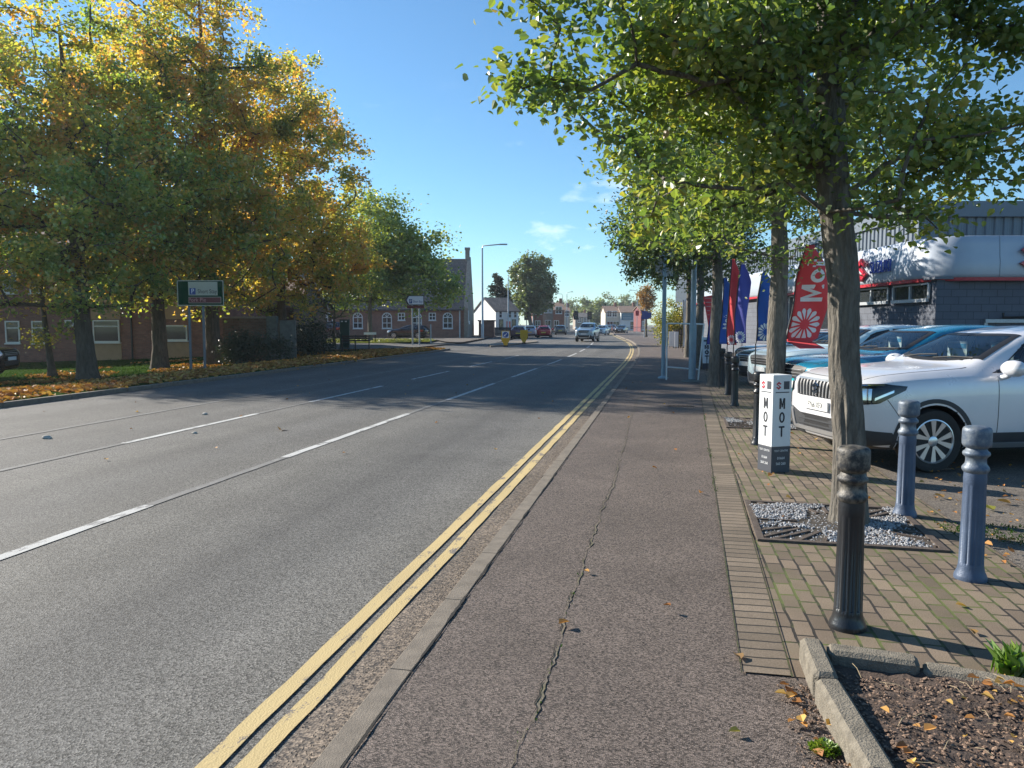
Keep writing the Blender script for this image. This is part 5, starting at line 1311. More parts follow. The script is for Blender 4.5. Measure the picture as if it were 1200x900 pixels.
def make_car(name, label, cat, loc, heading, pm, style='suv', group=None, scale=1.0, hero=False, plate=None, cladding=True, emblem=False, two_tone=None, sheets=False):
    T = SUV if style != 'hatch' else HATCH
    axf, axr, arch = 1.30, -1.30, .395 if style != 'hatch' else .375
    suv = style != 'hatch'; dz = 0 if suv else -.105
    t = thing(name, label, cat, loc, heading, group); t.scale = (scale,)*3
    me, bvh = body_mesh(T, pm, BLACK, axf, axr, arch)
    if two_tone:
        me.materials.append(two_tone)
        for p in me.polygons:
            if p.material_index == 0 and p.center.z < (.80+dz): p.material_index = 2
    body = bpy.data.objects.new('body', me); link(body, t)
    panes = []
    def pane(lo_, hi_, nx, ny, fr_, nm, test):
        patch(bvh, loft(lo_, hi_, nx, ny), fr_, .003, .006, nm, CARGL, t)
        fb = MB(); patch(bvh, loft(lo_, hi_, nx*3, ny*3), fr_, .0055, .012, mb=fb, ring=2 if nm != 'windscreen' else 3); fb.build('window_seal', BLACK, t, smooth=30, fix=True)
        panes.append((fr_, [Vector((p[0], p[1])) for p in lo_]+[Vector((p[0], p[1])) for p in reversed(hi_)], test))
    zbel = lambda x: interp(x, SX, T['zbelt']); ztp = lambda x: interp(x, SX, T['ztop'])
    # glass
    hw_b, hw_t = (.685, .575) if suv else (.655, .55)
    lo = [(.775-.16*(abs(y)/hw_b)**2.2, y) for y in np.linspace(-hw_b, hw_b, 15)]
    hi = [(.13-.07*(abs(y)/hw_t)**2, y) for y in np.linspace(-hw_t, hw_t, 15)]
    pane(lo, hi, 18, 10, TOPF, 'windscreen', lambda c: c.z > .9 and c.x > 0)
    zr0, zr1 = ztp(-2.05), ztp(-1.72)
    pane([(-.60, zr0+.03), (.60, zr0+.03)], [(-.50, zr1-.02), (.50, zr1-.02)], 14, 6, REAR, 'rear_window', lambda c: c.x < -1.5)
    for s in (1, -1):
        fr = side_frame(s)
        def zl(x): return zbel(x)+.025
        def zh(x): return ztp(x)-.085
        pane([(.60, zl(.6)), (.2, zl(.2)), (-.30, zl(-.3))], [(.50, zl(.5)+.035), (.10, zh(.10)-.03), (-.02, zh(-.02)-.012), (-.30, zh(-.30))], 16, 7, fr, 'side_window', lambda c, s=s: c.y*s > .4)
        pane([(-.38, zl(-.38)), (-1.20, zl(-1.2))], [(-.38, zh(-.38)), (-.8, zh(-.8)), (-1.14, zh(-1.14)-.005)], 10, 6, fr, 'side_window', lambda c, s=s: c.y*s > .4)
        f3 = loft([(-1.28, zl(-1.28)), (-1.66, zl(-1.66)+.02)], [(-1.23, zh(-1.23)-.01), (-1.52, zh(-1.52)-.03)], 6, 5)
        patch(bvh, f3, fr, .004, .012, 'quarter_window', DARKGL, t)
        # lamps
        cfm = corner(s, R(38)); z0 = 0.0+dz
        hl = patch(bvh, loft([(-.02, .80+z0), (.16, .795+z0), (.38, .83+z0), (.66, .94+z0)][::1], [(-.02, .905+z0), (.16, .955+z0), (.40, .985+z0), (.67, .965+z0)], 14, 6) if False else
                   loft([(-.87, .80+z0), (-.73, .735+z0), (-.53, .755+z0), (-.33, .90+z0)], [(-.86, .925+z0), (-.70, .955+z0), (-.50, .965+z0), (-.32, .94+z0)], 18, 7),
                   ((cfm[0][0]*-1, cfm[0][1]*-1, 0), cfm[1], cfm[2]), .006, .02, 'headlight', DARKGL if hero else LENS, t)
        if hero:
            hm = MB(); patch(bvh, loft([(-.71, .79+z0), (-.60, .79+z0)], [(-.71, .91+z0), (-.60, .91+z0)], 6, 6), ((cfm[0][0]*-1, cfm[0][1]*-1, 0), cfm[1], cfm[2]), .011, .01, mb=hm)
            patch(bvh, loft([(-.57, .785+z0), (-.42, .875+z0)], [(-.57, .815+z0), (-.42, .90+z0)], 6, 2), ((cfm[0][0]*-1, cfm[0][1]*-1, 0), cfm[1], cfm[2]), .011, .01, mb=hm)
            patch(bvh, loft([(-.82, .928+z0), (-.50, .950+z0)], [(-.82, .934+z0), (-.50, .957+z0)], 10, 1), ((cfm[0][0]*-1, cfm[0][1]*-1, 0), cfm[1], cfm[2]), .011, .01, mb=hm)
            hm.build('reflector', CHROME, hl, smooth=30, fix=True)
        rfm = corner(s, R(38)); rf = ((rfm[0][0], -rfm[0][1], 0), rfm[1], (cos(R(38)), -s*sin(R(38)), 0))
        patch(bvh, loft([(-.50, .86+z0), (-.22, .82+z0)], [(-.52, 1.02+z0), (-.20, 1.03+z0)], 8, 6), rf, .006, .02, 'tail_light', REDLENS, t)
        # door lines and handles
        dl = MB()
        for xl in (.56, -.34, -1.22):
            patch(bvh, loft([(xl-.004, .36), (xl+.004, .36)], [(xl-.004, zbel(xl)-.01), (xl+.004, zbel(xl)-.01)], 1, 14), fr, .0012, .004, mb=dl)
        dl.build('door_seam', BLACK, t, fix=True)
        hd = MB()
        for xl in (-.12, -1.02):
            patch(bvh, loft([(xl-.10, .90+dz), (xl+.10, .90+dz)], [(xl-.10, .925+dz), (xl+.10, .925+dz)], 4, 1), fr, .03, .03, mb=hd)
        hd.build('door_handle', pm, t, smooth=40, fix=True)
        # mirror
        mm = MB(); mz = 1.10+dz
        mm.lathe([(.0, -.135), (.06, -.125), (.088, -.07), (.096, 0), (.088, .07), (.06, .12), (.0, .132)], 16, c=(0, 0, 0), axis='Y')
        for i in range(len(mm.v)): x, y, z = mm.v[i]; mm.v[i] = (x*.95+.50-(.03 if x < 0 else 0)*0, y+s*1.0, z*.95+mz+.03)
        mir = mm.build('mirror', pm, t, smooth=60, fix=True)
        ml = MB(); ml.tube([(.52, s*.86, mz-.075), (.51, s*.93, mz-.055), (.50, s*.97, mz-.02)], [.030, .03, .035], 8); ml.build('mirror_arm', pm, mir, smooth=60)
        if cladding:
            am = MB()
            for ax in (axf, axr):
                rows = []
                for rr in (arch-.012, arch+.02, arch+.065):
                    rows.append([(ax+rr*cos(a), .345+rr*sin(a)) for a in np.linspace(R(-12), R(192), 28)])
                patch(bvh, rows, fr, .010, .03, mb=am)
            patch(bvh, loft([(.86, .24), (-.86, .24)], [(.84, .43), (-.84, .43)], 16, 3), fr, .010, .03, mb=am)
            am.build('arch_trim', TRIM, t, smooth=40, fix=True)
            sk = MB(); patch(bvh, loft([(.82, .27), (-.82, .27)], [(.80, .32), (-.80, .32)], 16, 2), fr, .022, .02, mb=sk); sk.build('sill_strip', SILVER, t, smooth=40, fix=True)
        if sheets:
            ps = patch(bvh, loft([(-.02, 1.13), (-.27, 1.14)], [(.02, 1.40), (-.27, 1.45)], 5, 4), fr, .009, .004, 'price_sheet', PALE, t)
            q = MB(); patch(bvh, loft([(.0, 1.25), (-.27, 1.26)], [(.0, 1.31), (-.27, 1.33)], 4, 1), fr, .012, .004, mb=q); patch(bvh, loft([(.0, 1.15), (-.27, 1.16)], [(.0, 1.18), (-.27, 1.19)], 4, 1), fr, .012, .004, mb=q)
            q.build('printed_band', SKYB, ps, fix=True)
    # open the shell behind the glass and fit a cabin
    def inside(poly, a, b):
        r_ = False; n = len(poly)
        for i in range(n):
            p, q = poly[i], poly[(i+1) % n]
            if (p.y > b) != (q.y > b) and a < (q.x-p.x)*(b-p.y)/(q.y-p.y)+p.x: r_ = not r_
        return r_
    bm = bmesh.new(); bm.from_mesh(me); kill = []
    for f in bm.faces:
        c = f.calc_center_median()
        for fr_, poly, test in panes:
            if not test(c): continue
            u_, v_, d_ = [Vector(q) for q in fr_]
            if f.normal.dot(d_) > -.05: continue
            a, b = c.dot(u_), c.dot(v_); cc = sum(poly, Vector((0, 0)))/len(poly)
            if inside([cc+(p-cc)*.975 for p in poly], a, b): kill.append(f); break
    bmesh.ops.delete(bm, geom=kill, context='FACES'); bm.to_mesh(me); bm.free()
    wi = .70 if suv else .66
    cb = MB(); cb.box2((.78, -wi, .55+dz), (.40, wi, 1.0+dz), .06); cb.box2((.86, -wi, .6+dz), (.62, wi, 1.045+dz), .05); cb.box2((.42, .32, .92+dz), (.5, -.0, 1.02+dz), .02)
    cb.build('dashboard', CABIN, t, smooth=40)
    cb = MB(); cb.box2((.85, -wi-.08, .34+dz*.5), (-1.9, wi+.08, .38+dz*.5))
    for s in (1, -1): cb.box2((.80, s*(wi+.045), .38+dz*.5), (-1.85, s*(wi+.075), 1.0+dz))
    cb.box2((-1.80, -wi, .38+dz*.5), (-1.86, wi, .98+dz)); cb.build('cabin_lining', CABIN, t)
    for x, y in ((-.05, .36), (-.05, -.36), (-.95, .36), (-.95, -.36)):
        st = MB(); st.box2((x+.30, y-.25, .45+dz), (x-.25, y+.25, .62+dz), .05)
        st.T = Matrix.Translation((x-.24, y, .60+dz)) @ Matrix.Rotation(R(-16), 4, 'Y'); st.box((0, 0, .28), (.14, .48, .60), 0, .06); st.box((0, 0, .69), (.11, .26, .17), 0, .05); st.box((0, 0, .60), (.03, .12, .10))
        st.build('seat', SEATM, t, smooth=40)
    sw_ = MB(); sw_.T = Matrix.Translation((.34, -.36, .98+dz)) @ Matrix.Rotation(R(-65), 4, 'Y')
    ring_ = [(cos(2*PI*k/24)*.18, sin(2*PI*k/24)*.18, 0) for k in range(25)]; sw_.tube(ring_, .016, 6, False); sw_.box((0, 0, 0), (.05, .34, .02)); sw_.box((-.08, 0, 0), (.16, .05, .02)); sw_.tube([(0, 0, 0), (0, 0, -.25)], .03, 8)
    sw_.build('steering_wheel', BLACK, t, smooth=40)
    if sheets:
        sh_ = MB(); sh_.box((.58, -.05, 1.055+dz), (.16, .30, .006)); sh_.build('red_card', REDP, t)
        for y_ in (.30, -.52):
            sh_ = MB(); sh_.box((.02, y_*.9, 1.24+dz), (.006, .34, .30)); o_ = sh_.build('price_sheet', PALE, t)
            sh_ = MB(); sh_.box((.026, y_*.9, 1.33+dz), (.004, .32, .06)); sh_.box((.026, y_*.9, 1.18+dz), (.004, .32, .03)); sh_.build('printed_band', SKYB, o_)
    # bonnet and bumper joints
    bj = MB()
    for s in (1, -1):
        Pn = [(x, s*(.80*interp(x, SX, T['hw'])-.012)) for x in (.82, 1.0, 1.3, 1.6, 1.9, 2.02)]
        patch(bvh, loft([(x, y-.004) for x, y in Pn], [(x, y+.004) for x, y in Pn], 14, 1), TOPF, .0015, .004, mb=bj)
        patch(bvh, loft([(1.70, .62+dz), (1.83, .80+dz)], [(1.708, .62+dz), (1.838, .80+dz)], 6, 1), side_frame(s), .0015, .004, mb=bj)
    Pn = [(2.045-.16*abs(y)**2, y) for y in np.linspace(-.60, .60, 11)]
    patch(bvh, loft([(x-.004, y) for x, y in Pn], [(x+.004, y) for x, y in Pn], 14, 1), TOPF, .0015, .004, mb=bj)
    bj.build('bonnet_seam', BLACK, t, fix=True)
    # nose
    z0 = dz
    gb = patch(bvh, loft([(-.40, .755+z0), (.40, .755+z0)], [(-.50, .935+z0), (-.3, .955+z0), (.3, .955+z0), (.50, .935+z0)], 18, 6), FRONT, .006, .03, 'grille', BLACK, t)
    gm = MB()
    if hero:
        for k in range(13):
            yy = -.42+k*.07; tl = .02*yy
            patch(bvh, loft([(yy-.011, .762+z0), (yy+.011, .762+z0)], [(yy*1.06-.011, .935+z0), (yy*1.06+.011, .935+z0)], 2, 5), FRONT, .022, .02, mb=gm)
        patch(bvh, loft([(-.45, .938+z0), (.45, .938+z0)], [(-.50, .958+z0), (.50, .958+z0)], 14, 1), FRONT, .018, .02, mb=gm)
    else:
        for zz in (.79, .84, .89):
            patch(bvh, loft([(-.40, zz+z0), (.40, zz+z0)], [(-.40, zz+.012+z0), (.40, zz+.012+z0)], 12, 1), FRONT, .014, .012, mb=gm)
    gm.build('bars', SILVER, gb, smooth=30, fix=True)
    li = patch(bvh, loft([(-.42, .36), (.42, .36)], [(-.50, .54+z0*.5), (.50, .54+z0*.5)], 16, 4), FRONT, .006, .02, 'lower_intake', BLACK, t)
    lm = MB()
    for zz in (.41, .47): patch(bvh, loft([(-.42, zz), (.42, zz)], [(-.42, zz+.018), (.42, zz+.018)], 12, 1), FRONT, .016, .012, mb=lm)
    lm.build('slats', TRIM, li, fix=True)
    if cladding:
        bt = MB()
        for s in (1, -1):
            c3 = corner(s, R(30)); fr3 = ((-c3[0][0], -c3[0][1], 0), c3[1], c3[2])
            patch(bvh, loft([(-.78, .30), (-.40, .29), (.10, .34)], [(-.86, .50), (-.55, .60), (-.40, .47), (.10, .42)], 16, 5), fr3, .008, .03, mb=bt)
        bt.build('bumper_trim', TRIM, t, smooth=40, fix=True)
        sp = MB()
        patch(bvh, loft([(-.50, .345), (.50, .345)], [(-.50, .385), (.50, .385)], 14, 1), FRONT, .022, .02, mb=sp)
        for s in (1, -1):
            patch(bvh, loft([(s*.46, .36), (s*.52, .36)], [(s*.55, .58), (s*.60, .58)], 2, 5), FRONT, .022, .02, mb=sp)
        sp.build('skid_trim', SILVER, t, smooth=40, fix=True)
    hit = bvh.ray_cast(Vector((5, 0, .66+z0)), Vector((-1, 0, 0)))[0]
    pm_ = MB(); pm_.box((hit.x+.018, 0, .66+z0*.9), (.02, .52, .112), 0, .004); pl = pm_.build('number_plate', PLATEW, t)
    hr = bvh.ray_cast(Vector((-5, 0, .72+z0)), Vector((1, 0, 0)))[0]
    pr = MB(); pr.box((hr.x-.014, 0, .72+z0), (.02, .52, .112), 0, .004); pr.build('number_plate', PLATEY, t)
    if plate:
        lettering('characters', plate, .098, INK, pl, Matrix.Translation((hit.x+.0295, 0, .66+z0*.9)) @ Matrix(((0, 0, 1, 0), (1, 0, 0, 0), (0, 1, 0, 0), (0, 0, 0, 1))), .0008, .80, bold=.001)
    if emblem:
        hx = bvh.ray_cast(Vector((5, 0, .86+z0)), Vector((-1, 0, 0)))[0]
        em = MB(); em.prism([(hx.x+.042, (a-.5)*.15, .855+z0+(b-.5)*.15) for a, b in SLOGO], (-.012, 0, 0)); em.build('emblem', CHROME, gb)
    # wipers
    wm = MB()
    for y0, y1 in ((.05, .60), (-.50, .02)):
        a = bvh.ray_cast(Vector((.735, y0, 4)), Vector((0, 0, -1)))[0]; b = bvh.ray_cast(Vector((.66, y1, 4)), Vector((0, 0, -1)))[0]
        wm.tube([a+Vector((0, 0, .018)), (a+b)/2+Vector((.0, 0, .03)), b+Vector((0, 0, .018))], .008, 5)
    wm.build('wiper', BLACK, t)
    for ax in (axf, axr):
        for s in (1, -1):
            wh = bpy.data.objects.new('wheel', None); link(wh, t); wh.empty_display_size = .2
            wh.location = (ax, s*.775*(1 if suv else .965), .345 if suv else .33); wh.rotation_euler = (0, R(random.uniform(0, 70)), 0 if s > 0 else PI)
            if not suv: wh.scale = (.957,)*3
            for nm, mm_ in (('tyre', TYRE_ME), ('rim', RIM_ME)): link(bpy.data.objects.new(nm, mm_), wh)
    return t
TH = R(199)
GF = 'cars for sale nosed in to the pavement'
white_car = make_car('parked_car', 'silver white crossover with black wheel arch trim, nearest car', 'car', (3.80, 10.06, -.01), TH, P_SILVER, 'suv', GF, hero=True, plate='FY66 XFX', emblem=True, sheets=True)
teal_car = make_car('parked_car', 'teal blue car with bright turquoise bumper behind the silver crossover', 'car', (3.98, 13.35, -.01), TH, P_TEAL, 'suv', GF, two_tone=P_CYAN, sheets=True)
ice_car = make_car('parked_car', 'pale ice blue car nosed in behind the second tree trunk', 'car', (4.0, 17.2, -.01), TH, P_ICE, 'suv', GF)
black_a = make_car('parked_car', 'black car nosed in beyond the pale blue one', 'car', (4.1, 21.3, -.01), TH, P_BLACK, 'hatch', GF, cladding=False)
# a copy further down the forecourt
c = copy_tree(black_a); c.location = (4.4, 25.0, -.01); c['label'] = 'farthest black car of the forecourt row, half hidden by flags'
# approaching car and the traffic behind it
GT = 'cars driving along the road'
def on_road(px, D): p = at(px, D); return (p.x, p.y, ZR)
HD = R(-90)+math.atan(.1008)*-1
approach = make_car('moving_car', 'pale silver blue car driving towards the camera in the right lane', 'car', on_road(688.5, 72), R(-90)-.08, P_SILB, 'suv', GT, scale=.97); approach.scale = (.97, 1.0, 1.12)
gen_h = make_car('parked_car', 'red hatchback parked tail on at the left kerb', 'car', on_road(638, 92), R(90)+.10, P_RED, 'hatch', 'cars parked along the left kerb', cladding=False)
gen_h.location = tuple(at(638, 92))[:2]+(ZR,)
def carcopy(src, old, new, label, loc, rz, group, name=None, cat='car'):
    c = copy_tree(src); c.location = loc; c.rotation_euler = (0, 0, rz); c['label'] = label; c['group'] = group; c['category'] = cat
    repaint(c, old, new)
    if name: c.name = name
    return c
GK = 'cars parked along the left kerb'
carcopy(gen_h, P_RED, P_PURPLE, 'dark plum estate parked first at the left kerb behind the yellow bollards', on_road(609, 86), R(90)+.10, GK)
carcopy(gen_h, P_RED, P_SILB, 'silver hatchback parked between the plum car and the red car', on_road(622, 97), R(90)+.10, GK)
carcopy(gen_h, P_RED, P_GREY, 'dark grey hatchback parked beyond the red car', on_road(657, 116), R(90)+.10, GK)
carcopy(gen_h, P_RED, P_WHITE, 'white car following behind the silver blue car', on_road(705, 112), R(-90)-.1, GT, 'moving_car')
carcopy(gen_h, P_RED, P_BLACK, 'black car driving behind the white car', on_road(728, 128), R(-90)-.1, GT, 'moving_car')
carcopy(gen_h, P_RED, P_NAVY, 'navy car farthest back in the oncoming queue', on_road(717, 150), R(-90)-.1, GT, 'moving_car')
carcopy(gen_h, P_RED, P_GREY, 'grey car waiting at the lights beside the white car', on_road(711, 135), R(-90)-.1, GT, 'moving_car')
# black saloon before the brick hall, blue people carrier by the hedge, dark car at the left edge
p = at(479, 79); carcopy(black_a, P_BLACK, P_BLACK, 'black saloon parked on the forecourt of the brick hall', (p.x, p.y, .03), YAW+R(180-12), 'cars by the brick hall')
p = at(381, 80); carcopy(approach, P_SILB, P_NAVY, 'dark blue people carrier parked left of the green cabinet', (p.x, p.y, .03), YAW+R(180), 'cars by the brick hall', 'parked_car')
p = at(357, 86); carcopy(gen_h, P_RED, P_SILB, 'silver car glimpsed behind the clipped hedge', (p.x, p.y, .03), YAW+R(180), 'cars by the brick hall')
p = at(-76, 23.5); carcopy(gen_h, P_RED, P_BLACK, 'black car cut off by the left edge of the photo', (p.x, p.y, -.06), YAW+R(10), 'cars by the grass bank')
# ================================================================== STREET FURNITURE
BOLK = M('black_bollard_iron', (.016, .017, .02), .36, .2, var=.25, vs=10, bmp=.15, bs_=90, coat=.2)
BOLW = M('worn_bollard_iron', (.020, .021, .024), .55, .1, vs=26, bmp=.2, bs_=110, alt=(.15, .132, .108))
BOLB = M('slate_blue_iron', (.060, .088, .145), .5, .15, var=.18, vs=7, bmp=.2, bs_=110)
BOLBW = M('worn_blue_iron', (.085, .115, .165), .5, .2, vs=26, bmp=.2, bs_=110, alt=(.17, .195, .225))
def bollard(label, p, shaftm, capm, hgt=.975, s=1.0, n=72):
    t = thing('bollard', label, 'bollard', (p.x, p.y, 0), random.uniform(0, 1), 'cast iron bollards along the pavement'); k = hgt/.975
    t.scale = (s*.95, s*.95, k)
    m = MB(); fl = lambda a, z: 1-.13*max(0, cos(a*12))**.6 if .105 < z < .60 else 1
    m.lathe([(.098, 0), (.098, .018), (.094, .03), (.082, .055), (.076, .085), (.0745, .104), (.074, .108), (.067, .60), (.0675, .606), (.069, .64), (.066, .68)], n, fn=fl); m.build('shaft', shaftm, t, smooth=50)
    m = MB(); m.lathe([(.066, .676), (.072, .682), (.079, .692), (.081, .702), (.079, .712), (.070, .724), (.063, .734), (.061, .750), (.061, .768), (.066, .776), (.078, .786), (.081, .796), (.078, .806), (.067, .814), (.058, .830)], 40); m.build('collar', capm, t, smooth=38)
    m = MB(); m.lathe([(.058, .828), (.068, .834), (.079, .842), (.085, .852), (.0865, .862), (.0865, .930), (.085, .946), (.079, .957), (.066, .964), (.04, .969), (0, .971)], 40); m.build('cap', capm, t, smooth=38)
    return t
bollard('nearest black bollard with worn bare patches on its cap', gp(993, 735), BOLK, BOLW)
bollard('slate blue bollard nearest the right edge beside the tree grate', gp(1137, 678), BOLB, BOLBW)
bollard('slate blue bollard in front of the silver car wheel', gp(1060, 604), BOLB, BOLBW)
proto = bollard('black bollard just left of the white MOT box', gp(888, 521), BOLK, BOLK)
for px, D, lb in ((862, 14.7, 'black bollard first in the close row beyond the MOT box bollard'), (854, 17.0, 'black bollard second in the close row beyond the MOT box'), (846.5, 19.4, 'black bollard third in the close row beyond the MOT box'),
                  (841, 21.8, 'black bollard fourth in the row, right of the lamp column'), (837, 24.4, 'black bollard fifth in the row, right before the white MOT board'), (834.5, 27.2, 'black bollard last in the row, beside the white MOT board')):
    c = copy_tree(proto); q = at(px, D); c.location = (q.x, q.y, 0); c['label'] = lb
c = copy_tree(proto); q = at(985, 11.3); c.location = (q.x, q.y, 0); c['label'] = 'black bollard peeping up between the teal car and the silver car'

# ---- MOT box
def block_letter(ch, wd, st, ht, mat, parent, place, z, k=.26):
    """M, O or T as strokes of one thickness; place(a, z, off) gives the point on the sign face"""
    m = MB(); s = wd*k; P = []
    if ch == 'M': polys = [[(-wd/2, 0), (-wd/2+s, 0), (-wd/2+s, ht*.72), (-s*.35, ht*.16), (s*.35, ht*.16), (wd/2-s, ht*.72), (wd/2-s, 0), (wd/2, 0), (wd/2, ht), (wd/2-s*1.15, ht), (0, ht*.42), (-wd/2+s*1.15, ht), (-wd/2, ht)]]
    elif ch == 'T': polys = [[(-s/2, 0), (s/2, 0), (s/2, ht-s), (wd/2, ht-s), (wd/2, ht), (-wd/2, ht), (-wd/2, ht-s), (-s/2, ht-s)]]
    else:
        polys = []; n = 20
        for i in range(n):
            a0, a1 = 2*PI*i/n, 2*PI*(i+1)/n
            f = lambda a, q: (cos(a)*(wd/2-q), ht/2+sin(a)*(ht/2-q))
            polys.append([f(a0, s), f(a1, s), f(a1, 0), f(a0, 0)])
    for q in polys:
        lo = [Vector(place(a, z-ht/2+b, .0012)) for a, b in q]; hi = [Vector(place(a, z-ht/2+b, .0030)) for a, b in q]; n = len(q)
        m.add(lo+hi, [tuple(range(n, 2*n)), tuple(range(n-1, -1, -1))]+[(i, (i+1) % n, n+(i+1) % n, n+i) for i in range(n)])
    return m.build('letter', mat, parent, fix=True)
q = at(910, 8.18); bx = thing('mot_box', 'square white MOT box sign with a dark grey foot', 'sign', (q.x, q.y, .002), YAW+R(18))
wb, hb = .118, 1.05
SIGNW = M('sign_white', (.74, .75, .76), .45, var=.04); SIGNK = M('sign_charcoal', (.06, .065, .08), .5, var=.06)
m = MB(); m.box2((-wb, -wb, .28), (wb, wb, hb), .004); m.build('upper_panel', SIGNW, bx)
m = MB(); m.box2((-wb-.001, -wb-.001, 0), (wb+.001, wb+.001, .279), .003); m.build('foot_panel', SIGNK, bx)
for nx_, ny_, ink in ((0, -1, INK), (-1, 0, INK)):
    def at_(a, z, o=.0015):
        n_ = Vector((nx_, ny_)); x_ = Vector((-ny_, nx_)); v = n_*(wb+o)+x_*a; return (v.x, v.y, z)
    for ch, z in (('M', .745), ('O', .595), ('T', .445)):
        block_letter(ch, .070, .058, .115, ink, bx, at_, z)
    for ch, z in ():
        lettering('letter', ch, .170, ink, bx, face_M(at_(0, z), nx_, ny_), .0008, .78, bold=.001)
    P = []
    m = MB(); n_ = Vector((nx_, ny_, 0))
    m.prism([Vector(at_(-.05+(a-.5)*.075, .895+b*.085)) for a, b in SLOGO], n_*.001); m.build('emblem', REDL, bx)
    m = MB(); c0 = at_(.05, .94, .001); m.box(c0, (.07 if ny_ else .002, .002 if ny_ else .07, .085)); dk = m.build('square_mark', SIGNK, bx)
    m = MB(); m.box(at_(.0, .865, .001), (.17 if ny_ else .002, .002 if ny_ else .17, .010)); m.build('rule', SIGNK, bx)
    for txt, z, sz in (('TEST CENTRE', .235, .030), ('01664', .155, .040), ('560 260', .095, .040)):
        lettering('small_lettering', txt, sz, SIGNW, bx, face_M(at_(0, z, .0025), nx_, ny_), .0006, .95, bold=.001)
# ---- MOT A-board
q = at(827.5, 26.5); ab = thing('mot_board', 'narrow white MOT board on a stand beyond the lamp column', 'sign', (q.x, q.y, 0), YAW+R(4))
m = MB(); m.prism([(-.15, -.12, .22), (.15, -.12, .22), (.15, 0, 1.12), (-.15, 0, 1.12)], (0, .025, 0)); m.build('panel', SIGNW, ab)
m = MB(); m.prism([(-.15, -.145, .02), (.15, -.145, .02), (.15, -.121, .216), (-.15, -.121, .216)], (0, .025, 0)); m.build('foot_panel', SIGNK, ab)
tilt = math.atan2(.12, .90)
for ch, z in (('M', .78), ('O', .60), ('T', .42)):
    block_letter(ch, .15, 0, .14, INK, ab, lambda a, zz, o: (a, -.12+(zz-.22)/.9*.12-.002-o, zz), z)
for ch, z in ():
    lettering('letter', ch, .20, INK, ab, Matrix.Translation((0, -.12+(z-.22)/.9*.12-.004, z)) @ Matrix.Rotation(-tilt, 4, 'X') @ Matrix(((1, 0, 0, 0), (0, 0, -1, 0), (0, 1, 0, 0), (0, 0, 0, 1))), .001, .9, bold=.006)
m = MB(); m.box((0, -.022, 1.0), (.2, .008, .06)); m.build('square_mark', SIGNK, ab)
m = MB(); m.tube([(-.13, .03, 1.08), (-.13, .26, 0)], .012, 6); m.tube([(.13, .03, 1.08), (.13, .26, 0)], .012, 6); m.build('leg', GALV, ab)

